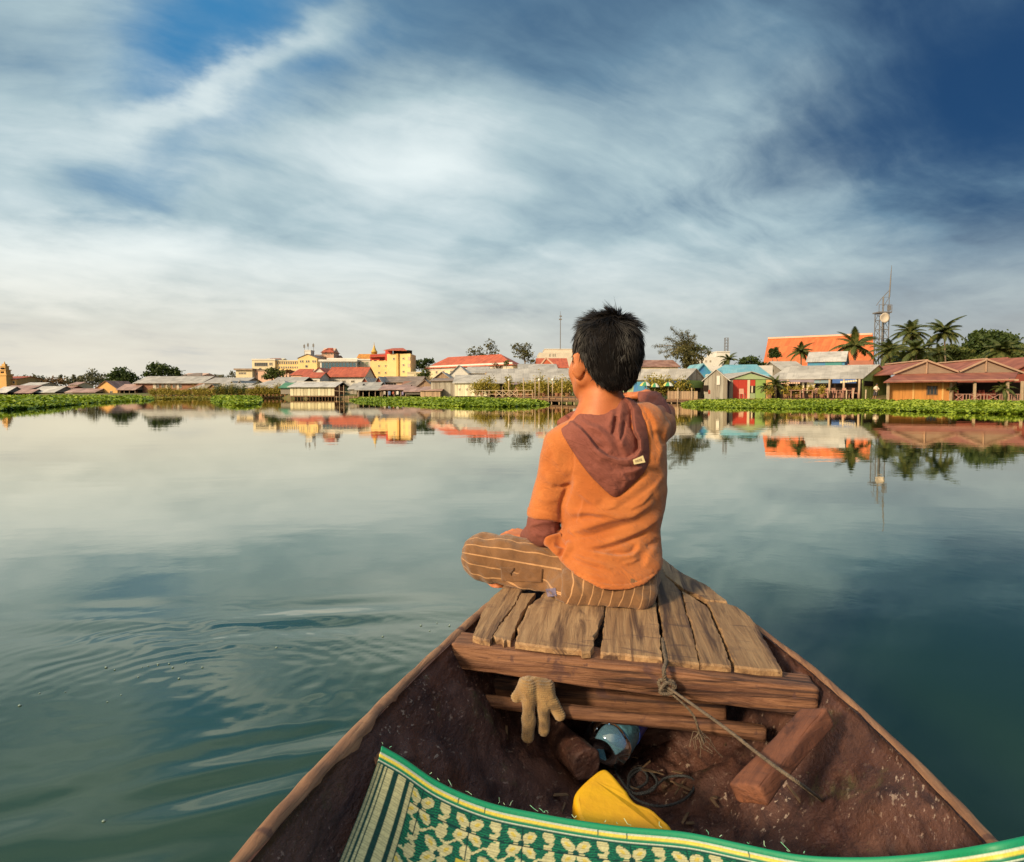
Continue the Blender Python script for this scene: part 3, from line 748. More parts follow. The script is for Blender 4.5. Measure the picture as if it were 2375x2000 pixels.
# --- woven mat
def woven_mat():
    # upper edge of the mat: pixel and distance
    E = [(889, 1729, 1.000), (930, 1752, .998), (1020, 1812, .990), (1130, 1858, .982), (1247, 1884, .974), (1420, 1912, .958), (1600, 1930, .938), (1720, 1955, .912), (1850, 1980, .884), (1990, 1986, .852), (2160, 1974, .808), (2290, 1953, .765), (2420, 1925, .765)]
    Pe = np.array([W(*e) for e in E])
    Ld = np.concatenate([[0], np.cumsum(np.linalg.norm(np.diff(Pe, axis=0), axis=1))]); Wd = Ld[-1]
    tan_l = W(771, 2000, .79) - Pe[0]; tan_l /= np.linalg.norm(tan_l)
    nu, nv = 560, 230; Hd = .40
    uu = np.linspace(0, Wd, nu); vv = np.linspace(0, Hd, nv)
    def cr(q):
        # smooth interpolation of the edge
        res = []
        for i in range(3):
            y = Pe[:, i]; m_ = np.gradient(y, Ld); k_ = np.clip(np.searchsorted(Ld, q) - 1, 0, len(Ld) - 2)
            h = Ld[k_ + 1] - Ld[k_]; t = (q - Ld[k_]) / h
            res.append((2*t**3-3*t**2+1)*y[k_] + (t**3-2*t**2+t)*h*m_[k_] + (-2*t**3+3*t**2)*y[k_+1] + (t**3-t**2)*h*m_[k_+1])
        return np.stack(res, -1)
    C = cr(uu)
    dr = tan_l[None] * (1 - (uu / Wd))[:, None] + np.array([.06, -.985, -.10])[None] * (uu / Wd)[:, None]
    dr /= np.linalg.norm(dr, axis=1)[:, None]
    P = C[:, None, :] + dr[:, None, :] * vv[None, :, None]
    # slack: sags a little away from the edge, ribs of the weave, rolled binding
    sag = .020 * (1 - np.exp(-vv / .09))[None, :] + .006 * np.sin(uu / .11 + .4)[:, None] * sm(vv, 0.02, .12)[None]
    nrm = np.array([0, -.25, .97])
    U2, V2 = np.meshgrid(uu, vv, indexing='ij')
    rib = .00045 * np.sin(V2 * 2 * np.pi / .0042) * (V2 > .024)
    roll = .006 * np.exp(-((V2 - .008) / .006) ** 2) + .0035 * np.exp(-((V2 - .0185) / .004) ** 2) - .006 * np.exp(-(V2 / .0025) ** 2)
    P = P + nrm * (rib + roll - sag)[:, :, None]
    # printed pattern as colours of the weave
    G1 = np.array((0.008, 0.172, 0.070)); G2 = np.array((0.005, 0.062, 0.036)); CR = np.array((0.60, 0.55, 0.27)); YE = np.array((0.62, 0.50, 0.05)); WH = np.array((0.60, 0.64, 0.48)); BD = np.array((0.005, 0.215, 0.095))
    col = np.zeros((nu, nv, 3)) + G2
    weft = (np.sin(V2 * 2 * np.pi / .0042 + 9 * np.sin(U2 * 60)) > 0.1)[..., None]
    col = np.where(weft, G1, G2)
    # flowers: ellipses set round centres along a zig-zag vine
    def ell(cu, cv, a, b, th, c, jag=.10):
        x = U2 - cu; y = V2 - cv; ct, st = math.cos(th), math.sin(th)
        d = ((x * ct + y * st) / a) ** 2 + ((y * ct - x * st) / b) ** 2
        jg = jag * np.sin(V2 * 2 * np.pi / .0084 + cu * 90)
        return d < 1 + jg
    def put(mask, c): col[mask] = c
    pitch = .076; r2 = np.random.default_rng(12)
    for row, cv0 in ((0, .054), (1, .106), (2, .158), (3, .21), (2, .262), (1, .314)):
        for i in range(-1, int(Wd / pitch) + 2):
            cu = .078 + i * pitch + (row % 2) * pitch * .5
            c1 = CR if (i + row) % 2 else CR * .95
            for a in (0, 1, 2, 3):
                th = math.pi / 4 + a * math.pi / 2
                put(ell(cu + math.cos(th) * .0148, cv0 + math.sin(th) * .0145, .0122, .0075, th, c1), c1)
                put(ell(cu + math.cos(th) * .0165, cv0 + math.sin(th) * .016, .005, .0026, th, YE, 0), YE * (1, .95, 1.6))
            for sg in (-1, 1):
                put(ell(cu + .038, cv0 + sg * .018, .0082, .0108, 0.25 * sg, c1), c1)
                put(ell(cu + .038, cv0 + sg * .002, .010, .0030, sg * .7, c1), c1)
            put(ell(cu, cv0, .0045, .0045, 0, G2, 0), G2)
    vine = np.abs(V2 - .080 - .006 * np.sin(U2 * 2 * np.pi / .038)) < .0020
    put(vine, CR); put(np.abs(V2 - .132 - .006 * np.sin(U2 * 2 * np.pi / .038)) < .0020, CR)
    put(((np.abs(V2 - .058) < .0011) | (np.abs((U2 - .078) % pitch) < .0011)) & (V2 < .1), G2 * .4)
    # inner field with its yellow frame
    fld = (U2 > .150) & (V2 > .112)
    tw = ((U2 / .0085).astype(int) + (V2 / .0042).astype(int)) % 3 == 0
    put(fld, G2); put(fld & (np.sin(V2 * 2 * np.pi / .0084) > 0), G1); put(fld & tw & (np.sin(U2 * 300) > .2), np.array((.42, .52, .40)))
    for cu in np.arange(.20, Wd, .12):
        for cv in (.16, .24):
            put(ell(cu, cv, .016, .010, .6, CR) & fld, CR * .9); put(ell(cu + .035, cv + .02, .012, .008, -.6, CR) & fld, WH)
    put((U2 > .143) & (U2 < .156) & (V2 > .100), YE * .85); put((U2 > .150) & (V2 > .100) & (V2 < .108) & (np.sin(U2 * 2 * np.pi / .012) > -.2), YE * .85)
    # stripes along the left side
    lft = U2 < .062
    put(lft, G2 * .7)
    for a, b, c in ((.001, .0045, CR * .55), (.0062, .0095, CR * .75), (.0115, .0155, CR), (.0175, .027, CR), (.0345, .0485, CR), (.055, .0605, CR * .9)):
        put((U2 > a) & (U2 < b), c)
    # stripes along the upper edge
    for a, b, c in ((-.01, .0155, BD), (.0155, .0178, WH), (.0178, .0212, YE), (.0212, .0252, BD * .8), (.0252, .0272, WH), (.0272, .0310, G2)):
        put((V2 >= a) & (V2 < b), c)
    put((V2 >= .0155) & (V2 < .0212) & (np.sin(U2 * 2 * np.pi / .041) > .9988), G2)
    grain = 1 - .25 * r2.random((nu, nv, 1)) * (V2[..., None] > .012)
    rowt = np.where(V2[..., None] > .031, .74 + .26 * (np.sin(V2[..., None] * 2 * np.pi / .0042) > -.5), 1)
    col = np.clip(col * grain * rowt, 0, 1)
    m = bpy.data.materials.new('woven_plastic'); m.use_nodes = True; k = NT(m.node_tree); p = m.node_tree.nodes['Principled BSDF']
    k.put(p.inputs['Base Color'], k.attr('weave', True)); k.put(p.inputs['Roughness'], .42); k.put(p.inputs['Specular IOR Level'], .45)
    ob = mesh_np('woven_mat', P.reshape(-1, 3), grid_faces(nu, nv)[:, ::-1], m, None, True, {'weave': col.reshape(-1, 3)})
    md = ob.modifiers.new('thick', 'SOLIDIFY'); md.thickness = .004; md.offset = -1
    tag(ob, 'green woven plastic mat with cream flower pattern spread across the boat', 'mat')
    th = MB(); r3 = np.random.default_rng(5)
    for i in range(26):
        q = r3.random() ** 1.3 * Wd * .72; b = cr(np.array([q]))[0] + np.array([0, -.004, .004]); 
        l = .003 + r3.random() ** 2 * .011; a = r3.normal() * .9
        e_ = b + np.array([math.sin(a) * l, l * .35, l * (.25 + .6 * r3.random())]); mid = (b + e_) / 2 + r3.normal(size=3) * l * .16
        th.tube([b, mid, e_], .00045, 3, False)
    tag(th.build('loose_threads', pmat('pale_green_thread', (.10, .42, .25), .6, .5, 60, col2=(.40, .50, .36)), ob), kind='stuff')
woven_mat()
# ------------------------------------------------------------------ the boy (signed-distance sculpture -> one continuous skin, clothes over it)
import openvdb
def B(cx, cy, y):
    return W(1030 + cx / 2.3833, 680 + cy / 2.3833, y)
def to_crop(P):
    """photograph position (crop units) of world points"""
    c, s = math.cos(PITCH), math.sin(PITCH)
    rel = P - np.array([0, 0, CAM_H])
    dep = rel[..., 1] * c - rel[..., 2] * s; upc = rel[..., 1] * s + rel[..., 2] * c
    u = 1187.5 + F * rel[..., 0] / dep; v = 1000 - F * upc / dep
    return (u - 1030) * 2.3833, (v - 680) * 2.3833
class Vol:
    """signed distance volume; shapes are blended into it"""
    def __init__(s, lo, hi, h):
        s.lo = np.array(lo, float); s.h = h; s.n = np.ceil((np.array(hi) - s.lo) / h).astype(int) + 1
        s.a = np.full(s.n, .05, np.float32)
    def region(s, lo, hi, pad):
        i0 = np.clip(((np.array(lo) - pad - s.lo) / s.h).astype(int), 0, s.n - 1); i1 = np.clip(((np.array(hi) + pad - s.lo) / s.h).astype(int) + 2, 1, s.n)
        ax = [(s.lo[i] + np.arange(i0[i], i1[i]) * s.h).astype(np.float32) for i in range(3)]
        sl = tuple(slice(i0[i], i1[i]) for i in range(3))
        return sl, np.meshgrid(*ax, indexing='ij', sparse=True)
    def blend(s, sl, d, k, op='u'):
        a = s.a[sl]
        if op == 'u':
            if k > 0:
                hh = np.maximum(k - np.abs(a - d), 0) / k; s.a[sl] = np.minimum(np.minimum(a, d) - hh * hh * k * .25, .05)
            else: s.a[sl] = np.minimum(a, d)
        else:               # subtract
            d = -d
            if k > 0:
                hh = np.maximum(k - np.abs(a - d), 0) / k; s.a[sl] = np.maximum(a, d) + hh * hh * k * .25
            else: s.a[sl] = np.maximum(a, d)
    def cap(s, p, q, r0, r1, k=.01, op='u'):
        p = np.array(p, float); q = np.array(q, float); r = max(r0, r1)
        sl, (X, Y, Z) = s.region(np.minimum(p, q) - r, np.maximum(p, q) + r, .05)
        d = q - p; L = d @ d + 1e-12
        t = np.clip(((X - p[0]) * d[0] + (Y - p[1]) * d[1] + (Z - p[2]) * d[2]) / L, 0, 1)
        D = np.sqrt((X - p[0] - t * d[0]) ** 2 + (Y - p[1] - t * d[1]) ** 2 + (Z - p[2] - t * d[2]) ** 2) - (r0 + (r1 - r0) * t)
        s.blend(sl, D.astype(np.float32), k, op); return s
    def chain(s, pts, k=.01):
        for a, b in zip(pts[:-1], pts[1:]): s.cap(a[0], b[0], a[1], b[1], k)
        return s
    def ell(s, c, rad, rot=None, k=.01, op='u'):
        c = np.array(c, float); rad = np.array(rad, float); r = rad.max()
        sl, (X, Y, Z) = s.region(c - r, c + r, .05)
        M = np.eye(3) if rot is None else np.array(rot.to_matrix() if hasattr(rot, 'to_matrix') else rot).T
        x, y, z = X - c[0], Y - c[1], Z - c[2]
        a = [(M[i, 0] * x + M[i, 1] * y + M[i, 2] * z) / rad[i] for i in range(3)]
        k0 = np.sqrt(a[0] ** 2 + a[1] ** 2 + a[2] ** 2); k1 = np.sqrt((a[0] / rad[0]) ** 2 + (a[1] / rad[1]) ** 2 + (a[2] / rad[2]) ** 2) + 1e-9
        s.blend(sl, (k0 * (k0 - 1) / k1).astype(np.float32), k, op); return s
    def cut(s, p, nrm):     # removes what lies on the side the normal points to
        nrm = np.array(nrm, float); nrm /= np.linalg.norm(nrm)
        sl, (X, Y, Z) = s.region(s.lo, s.lo + s.n * s.h, 0)
        s.a = np.maximum(s.a, ((X - p[0]) * nrm[0] + (Y - p[1]) * nrm[1] + (Z - p[2]) * nrm[2]).astype(np.float32)); return s
    def mesh(s):
        g = openvdb.FloatGrid(.05); g.copyFromArray(s.a)
        pts, tri, quad = g.convertToPolygons(0.0, 0.0)
        pts = pts * s.h + s.lo
        return pts, np.asarray(quad)[:, ::-1], np.asarray(tri)[:, ::-1]
    def sample(s, P):
        q = (np.asarray(P) - s.lo) / s.h; i = np.clip(np.floor(q).astype(int), 0, s.n - 2); f = q - i
        r = 0
        for dx_ in (0, 1):
            for dy_ in (0, 1):
                for dz_ in (0, 1):
                    w_ = np.abs(1 - dx_ - f[:, 0]) * np.abs(1 - dy_ - f[:, 1]) * np.abs(1 - dz_ - f[:, 2])
                    r = r + w_ * s.a[i[:, 0] + dx_, i[:, 1] + dy_, i[:, 2] + dz_]
        return r
    def normals(s, P):
        e = s.h; g = np.stack([s.sample(P + d) - s.sample(P - d) for d in np.eye(3) * e], -1)
        return g / (np.linalg.norm(g, axis=1)[:, None] + 1e-9)
    def smooth(s, it=1):
        for _ in range(it):
            a = np.pad(s.a, 1, mode='edge'); c = slice(1, -1)
            s.a = (a[c, c, c] * 2 + a[2:, c, c] + a[:-2, c, c] + a[c, 2:, c] + a[c, :-2, c] + a[c, c, 2:] + a[c, c, :-2]) / 8
def edt_poly(GX, GY, poly, closed=True):
    """distance of grid points to a polyline"""
    P = np.array(poly, float); d = np.full(GX.shape, 1e9)
    rngs = range(len(P) if closed else len(P) - 1)
    for i in rngs:
        a, b = P[i], P[(i + 1) % len(P)]; e = b - a; L = e @ e + 1e-9
        t = np.clip(((GX - a[0]) * e[0] + (GY - a[1]) * e[1]) / L, 0, 1)
        d = np.minimum(d, np.hypot(GX - a[0] - t * e[0], GY - a[1] - t * e[1]))
    return d
def inside(GX, GY, poly):
    P = np.array(poly, float); r = np.zeros(GX.shape, bool)
    for i in range(len(P)):
        x0, y0 = P[i]; x1, y1 = P[(i + 1) % len(P)]
        c = ((y0 > GY) != (y1 > GY)); xx = (x1 - x0) * (GY - y0) / (y1 - y0 + 1e-12) + x0
        r ^= c & (GX < xx)
    return r
def smooth_poly(P, it=3):
    P = [np.array(p, float) for p in P]
    for _ in range(it):
        Q = []
        for i in range(len(P)):
            a, b = P[i], P[(i + 1) % len(P)]; Q += [a * .75 + b * .25, a * .25 + b * .75]
        P = Q
    return np.array(P)

boy = empty('person', tuple(B(880, 1690, 1.80)), 0, 'boy in orange hooded shirt and striped trousers sitting cross-legged on the bow', 'person')
# --- skeleton
HEAD = B(891, 336, 1.815)
NK0, NK1 = B(880, 470, 1.815), B(868, 700, 1.815)
SHL, SHR = B(652, 850, 1.79), B(1125, 705, 1.82)
ELL, WRL = B(552, 1300, 1.795), B(470, 1352, 1.925)
ELR, WRR = B(1222, 668, 2.03), B(1120, 566, 2.19)
HIPL, HIPR = B(740, 1545, 1.81), B(1030, 1530, 1.85)
KNL, KNR = B(205, 1452, 1.86), B(1085, 1480, 2.16)
yaw_h = R(27)                                        # head turned to his left
fw = np.array([-math.sin(yaw_h), math.cos(yaw_h), 0.0]); lf = np.array([-math.cos(yaw_h), -math.sin(yaw_h), 0.0]); up3 = np.array([0, 0, 1.0])
HM = np.stack([lf, fw, up3], -1)                     # columns: left, forward, up
def hd(l, f, u): return HEAD + lf * l + fw * f + up3 * u
body = Vol((-.16, 1.60, .49), (.48, 2.40, 1.26), .0029)
body.ell(hd(0, -.008, .006), (.080, .096, .092), HM, 0)
body.ell(hd(0, .030, -.045), (.066, .066, .072), HM, .03)
body.cap(hd(.035, .052, -.095), hd(-.035, .052, -.095), .020, .020, .03); body.ell(hd(0, .082, -.105), (.024, .018, .018), HM, .02)
body.cap(hd(.062, .012, -.070), hd(.028, .070, -.105), .018, .016, .02); body.cap(hd(-.062, .012, -.070), hd(-.028, .070, -.105), .018, .016, .02)
body.cap(hd(0, .088, -.012), hd(0, .106, -.046), .008, .012, .012); body.ell(hd(.012, .098, -.050), (.009, .010, .008), HM, .006); body.ell(hd(-.012, .098, -.050), (.009, .010, .008), HM, .006)
body.cap(hd(.020, .088, -.074), hd(-.020, .088, -.074), .006, .006, .006); body.cap(hd(.016, .088, -.083), hd(-.016, .088, -.083), .006, .006, .006)
for s_ in (1, -1):
    body.cap(hd(.012 * s_, .088, .012), hd(.046 * s_, .076, .010), .009, .008, .012)
    body.ell(hd(.034 * s_, .092, -.008), (.014, .012, .010), HM, .006, 's')
    body.ell(hd(.040 * s_, .068, -.048), (.024, .022, .024), HM, .03)
    # ear: flat shell leaning back, hollow in front, lobe
    er = Matrix.Rotation(0, 3, 'Z'); 
    a_e = R(24) * s_
    el_ax = np.stack([lf * math.cos(R(62)) * s_ - fw * math.sin(R(62)), fw * math.cos(R(62)) + lf * s_ * math.sin(R(62)), up3], -1)
    ec = hd(.088 * s_, -.004, -.030)
    body.ell(ec, (.0062, .0205, .031), el_ax, .006)
    body.ell(ec + lf * s_ * .009 + fw * .008 + up3 * .002, (.006, .012, .020), el_ax, .004, 's')
    body.ell(ec - up3 * .028 + fw * .003 - lf * s_ * .004, (.0055, .009, .010), el_ax, .008)
body.cap(NK0, NK1, .0420, .0455, .020); body.cap(B(872, 640, 1.815), SHL * .55 + NK1 * .45, .036, .036, .05); body.cap(B(872, 640, 1.815), SHR * .55 + NK1 * .45, .036, .036, .05)
# trunk, arms and legs under the clothes
body.cap(B(880, 760, 1.825), B(910, 1100, 1.82), .075, .078, .03); body.cap(B(910, 1100, 1.82), B(890, 1540, 1.815), .078, .085, .03)
body.cap(SHL, NK1, .040, .045, .03); body.cap(SHR, NK1, .040, .045, .03)
body.chain([(SHL, .034), (ELL, .029), (WRL, .020)]); body.chain([(SHR, .034), (ELR, .029), (WRR, .020)])
body.chain([(HIPL, .055), (KNL, .044), (B(420, 1615, 2.02), .030), (B(640, 1640, 2.06), .026)], .012); body.chain([(HIPR, .055), (KNR, .044), (B(760, 1600, 2.13), .033), (B(420, 1640, 2.0), .026)], .012)
# feet: the right one is tucked under the left thigh and its heel shows
body.chain([(B(420, 1640, 2.0), .026), (B(300, 1640, 1.955), .024), (B(262, 1625, 1.985), .020)], .012)
for i in range(5):
    body.cap(B(262 - i * 4, 1628 + i * 3, 1.975 + i * .012), B(240 - i * 3, 1622 + i * 3, 1.995 + i * .014), .009 - i * .0008, .0075 - i * .0007, .004)
body.chain([(B(640, 1640, 2.06), .026), (B(760, 1640, 2.09), .026), (B(850, 1640, 2.10), .020)], .012)
def hand(wr, di, side_, upv, L, curl, spread, thumb, k=.0035):
    """palm, four unequal fingers bent at the knuckles, thumb off the side of the palm"""
    di = np.array(di, float) / np.linalg.norm(di); upv = np.array(upv, float); upv -= di * (upv @ di); upv /= np.linalg.norm(upv)
    sd_ = np.cross(di, upv) * side_
    pl = wr + di * L * .46
    for o in (-.030, -.010, .010, .030):
        body.cap(wr + sd_ * o * .5 + di * .004, pl + sd_ * o * .86, .0115, .0095, .008)
    lens = (.40, .47, .44, .34); rad = (.0072, .0076, .0072, .0062)
    for i, o in enumerate((.030, .0105, -.009, -.027)):
        b = pl + sd_ * o * .92; c_ = curl[i]; d1 = di + sd_ * spread * (o / .03) * .3; p_ = b
        for j, part in enumerate((.46, .31, .23)):
            ang = c_ * (.35, .75, 1.05)[j]; dd = d1 * math.cos(ang) - upv * math.sin(ang); dd /= np.linalg.norm(dd)
            q_ = p_ + dd * L * lens[i] * part; body.cap(p_, q_, rad[i] * (1 - .06 * j), rad[i] * (.95 - .06 * j), k); p_ = q_
    b = wr + di * L * .14 + sd_ * .024; d1 = di * .72 + sd_ * .62 - upv * .25; d1 /= np.linalg.norm(d1); d2 = di * .92 + sd_ * .25 - upv * .25; d2 /= np.linalg.norm(d2)
    body.cap(wr + di * L * .10 + sd_ * .010, b + d1 * .018, .0115, .0095, .008); body.cap(b + d1 * .018, b + d1 * .018 + d2 * .026, .0088, .0075, k)
    body.cap(b + d1 * .018 + d2 * .026, b + d1 * .018 + d2 * .046, .0078, .0066, k)
hand(WRL, B(322, 1322, 2.0) - WRL, 1, (.10, -.35, 1), .150, (.55, .6, .65, .7), .5, 1)
hand(WRR, np.array([-.35, .93, .03]), -1, (0, 0, 1), .150, (.08, 1.5, 1.6, 1.65), .2, 1)
Pb, Qb, Tb = body.mesh()
def skin_material():
    m = bpy.data.materials.new('skin'); m.use_nodes = True; k = NT(m.node_tree); p = m.node_tree.nodes['Principled BSDF']
    g = k.new('ShaderNodeNewGeometry').outputs['Position']
    c = k.mix(k.ss(k.noise(g, 22, 5, .6), .35, .65), (0.50, 0.165, 0.058), (0.42, 0.125, 0.042))
    k.put(p.inputs['Base Color'], c); k.put(p.inputs['Roughness'], .52); k.put(p.inputs['Specular IOR Level'], .35)
    k.put(p.inputs['Subsurface Weight'], .12); k.put(p.inputs['Subsurface Radius'], (.012, .005, .003)); k.put(p.inputs['Subsurface Scale'], .5)
    b = k.new('ShaderNodeBump'); k.put(b.inputs['Strength'], .25); k.put(b.inputs['Distance'], .002); k.put(b.inputs['Height'], k.noise(g, 260, 3, .6)); k.l.new(b.outputs[0], p.inputs['Normal'])
    return m
mesh_np('body', Pb, [Qb, Tb], skin_material(), boy)
EYE = pmat('eye_white', (.75, .72, .68), .2, .1); PUP = pmat('dark_iris', (.02, .012, .008), .1, .1)
for s_ in (1, -1):
    e_ = MB(); c = hd(.034 * s_, .079, -.007)
    e_.lathe([(.0115 * math.sin(t), -.0115 * math.cos(t)) for t in np.linspace(.05, math.pi - .05, 9)], c, 14); eo = e_.build('eye', EYE, boy, True)
    i_2 = MB(); c2 = c + fw * .0085; i_2.lathe([(.0055 * math.sin(t), -.0055 * math.cos(t)) for t in np.linspace(.05, math.pi - .05, 7)], c2, 12); io = i_2.build('iris', PUP, eo, True); io.matrix_parent_inverse = Matrix.Translation(boy.location).inverted() if False else Matrix.Identity(4)

# --- cloth helpers
def cloth(name, c1, c2, weave=900, rough=.85, sheen=.25):
    m = bpy.data.materials.new(name); m.use_nodes = True; k = NT(m.node_tree); p = m.node_tree.nodes['Principled BSDF']
    g = k.new('ShaderNodeNewGeometry').outputs['Position']
    c = k.mix(k.ss(k.noise(g, 9, 6, .6), .35, .68), c1, c2)
    c = k.mix(k.m('MULTIPLY', k.noise(g, 420, 2, .5), .22), c, tuple(x * .45 for x in c1))
    k.put(p.inputs['Base Color'], c); k.put(p.inputs['Roughness'], rough); k.put(p.inputs['Specular IOR Level'], .15); k.put(p.inputs['Sheen Weight'], sheen); k.put(p.inputs['Sheen Roughness'], .5)
    b = k.new('ShaderNodeBump'); k.put(b.inputs['Strength'], .6); k.put(b.inputs['Distance'], .0028); cr_ = k.noise(k.mapping(g, rot=(0, R(-32), 0), scale=(.55, .8, 1.7)), 34, 5, .62, 1.1); k.put(b.inputs['Height'], k.m('ADD', k.m('MULTIPLY', k.noise(g, 700, 2, .6), .7), k.m('MULTIPLY', k.m('ABSOLUTE', k.m('SUBTRACT', cr_, .5)), 5.0))); k.l.new(b.outputs[0], p.inputs['Normal'])
    return m, k, p, c
ORANGE = cloth('orange_jersey', (0.53, 0.172, 0.046), (0.42, 0.118, 0.028))[0]
MAROON = cloth('maroon_jersey', (0.265, 0.090, 0.065), (0.195, 0.062, 0.047), sheen=.04)[0]
def ridge(cx, cy, poly, w, amp, skew=0.0):
    """a fold: smooth ridge along a line in crop units; skew makes one flank steeper"""
    P = np.array(poly, float); best = np.full(cx.shape, 1e9); sgn = np.zeros(cx.shape); tt = np.zeros(cx.shape); Ls_ = np.concatenate([[0], np.cumsum(np.linalg.norm(np.diff(P, axis=0), axis=1))])
    for i in range(len(P) - 1):
        a, b = P[i], P[i + 1]; e = b - a; L = e @ e
        t = np.clip(((cx - a[0]) * e[0] + (cy - a[1]) * e[1]) / L, 0, 1); ox, oy = cx - a[0] - t * e[0], cy - a[1] - t * e[1]
        d = np.hypot(ox, oy); m_ = d < best; best = np.where(m_, d, best); sgn = np.where(m_, np.sign(e[0] * oy - e[1] * ox), sgn); tt = np.where(m_, (Ls_[i] + t * math.sqrt(L)) / Ls_[-1], tt)
    env = np.clip(np.minimum(tt, 1 - tt) / .22, 0, 1) ** .7
    wl = np.where(sgn > 0, w * (1 - skew), w * (1 + skew))
    return amp * np.exp(-(best / wl) ** 2) * env
# --- trousers
trou = Vol((-.17, 1.62, .49), (.42, 2.30, .80), .0036)
trou.ell(B(885, 1560, 1.815), (.140, .112, .090), None, 0); trou.ell(B(770, 1650, 1.728), (.090, .082, .072), None, .04); trou.ell(B(985, 1640, 1.735), (.090, .086, .072), None, .04)
trou.cap(B(735, 1540, 1.80), B(212, 1452, 1.86), .080, .059, .03); trou.cap(B(212, 1462, 1.865), B(400, 1600, 2.0), .056, .043, .02); trou.cap(B(400, 1600, 2.0), B(600, 1625, 2.06), .043, .040, .02)
trou.cap(B(1030, 1530, 1.86), KNR, .080, .060, .03); trou.cap(KNR, B(800, 1590, 2.14), .058, .046, .02)
trou.cap(B(300, 1570, 1.845), B(640, 1665, 1.765), .032, .040, .025)
SEAT = PT + .002
sl_, (Xt, Yt, Zt) = trou.region(trou.lo, trou.lo + trou.n * trou.h, 0)
trou.a = np.maximum(trou.a, (deck_z(Xt, Yt) + SEAT - Zt).astype(np.float32)); trou.smooth(2)
Pt, Qt, Tt = trou.mesh(); Nt = trou.normals(Pt); cx, cy = to_crop(Pt)
dsp = np.zeros(len(Pt))
for poly, w, a, sk in (([(540, 1410), (500, 1470), (470, 1510)], 26, .004, .3), ([(120, 1510), (190, 1585), (270, 1630)], 14, .0035, .3), ([(600, 1520), (590, 1600), (570, 1680)], 18, .004, .2), ([(655, 1530), (665, 1610), (690, 1690)], 16, .005, .3),
                       ([(720, 1570), (745, 1640), (790, 1700)], 16, .004, -.3), ([(560, 1560), (450, 1610), (330, 1620)], 20, .004, .2), ([(240, 1370), (330, 1385), (430, 1395)], 16, .0025, .2), ([(830, 1640), (870, 1690)], 18, .003, .2), ([(960, 1640), (980, 1690)], 18, .002, .2), ([(560, 1440), (420, 1420), (300, 1430)], 34, .003, 0)):
    dsp += ridge(cx, cy, poly, w, a, sk)
dsp -= ridge(cx, cy, [(642, 1500), (650, 1580), (640, 1690)], 9, .005)
dsp += rough_noise(Pt, .02, (.09, .04), 71)
Pt = Pt + Nt * dsp[:, None]
ax0, ax1 = B(735, 1540, 1.80), B(212, 1452, 1.86); dd = (ax1 - ax0) / np.linalg.norm(ax1 - ax0)
rel = Pt - ax0; e1 = np.cross(dd, (0, 1, 0)); e1 /= np.linalg.norm(e1); e2 = np.cross(dd, e1)
phi = np.arctan2(rel @ e2, rel @ e1) * .062
side_m = cx < 648
str_ = np.where(side_m, phi / .027, (Pt[:, 0] * .96 + Pt[:, 1] * .25 - .35 * (Pt[:, 2] - .6)) / .0245)
TRO, k, p, c = cloth('brown_striped_cotton', (0.235, 0.118, 0.052), (0.165, 0.080, 0.036), rough=.9)
fr_ = k.m('FRACT', k.m('ADD', k.attr('stripe'), 20.35)); dl = k.m('ABSOLUTE', k.m('SUBTRACT', fr_, .5))
l1 = k.ss(k.m('ABSOLUTE', k.m('SUBTRACT', dl, .030)), .010, .030, 1.0, 0.0)
k.put(p.inputs['Base Color'], k.mix(k.m('MULTIPLY', l1, .9), c, (0.62, 0.34, 0.155)))
tro = mesh_np('trousers', Pt, [Qt, Tt], TRO, boy, True, {'stripe': str_})
# --- undershirt sleeves (maroon)
und = Vol((-.10, 1.62, .60), (.45, 2.35, 1.05), .0034)
und.chain([(SHL, .030), (B(560, 1170, 1.79), .034), (B(556, 1225, 1.79), .0355), (B(554, 1250, 1.79), .0405), (B(548, 1308, 1.797), .0425), (B(500, 1345, 1.89), .034), (WRL + (WRL - ELL) * .02, .027)], .012)
und.chain([(B(1125, 725, 1.83), .032), (B(1190, 710, 1.95), .037), (ELR, .043), (WRR * .35 + ELR * .65, .039), (WRR * .96 + ELR * .04, .030)], .014)
und.cut(WRL + (WRL - ELL) * .05, WRL - ELL)
und.smooth(1)
Pu, Qu, Tu = und.mesh(); Nu = und.normals(Pu); cx, cy = to_crop(Pu)
d_ = rough_noise(Pu, .008, (.06, .028), 44)
for poly, w, a, sk in (([(470, 1290), (540, 1270), (620, 1262)], 12, .004, .3), ([(600, 1290), (610, 1330), (625, 1350)], 10, .004, .2), ([(480, 1330), (550, 1340), (620, 1320)], 14, .003, .2), ([(1100, 560), (1180, 580), (1250, 650)], 10, .003, .2), ([(1150, 548), (1210, 585), (1262, 680)], 9, .003, -.2), ([(1180, 600), (1225, 640), (1262, 720)], 10, .004, .2)):
    d_ += ridge(cx, cy, poly, w, a, sk)
mesh_np('sleeve', Pu + Nu * d_[:, None], [Qu, Tu], MAROON, boy)
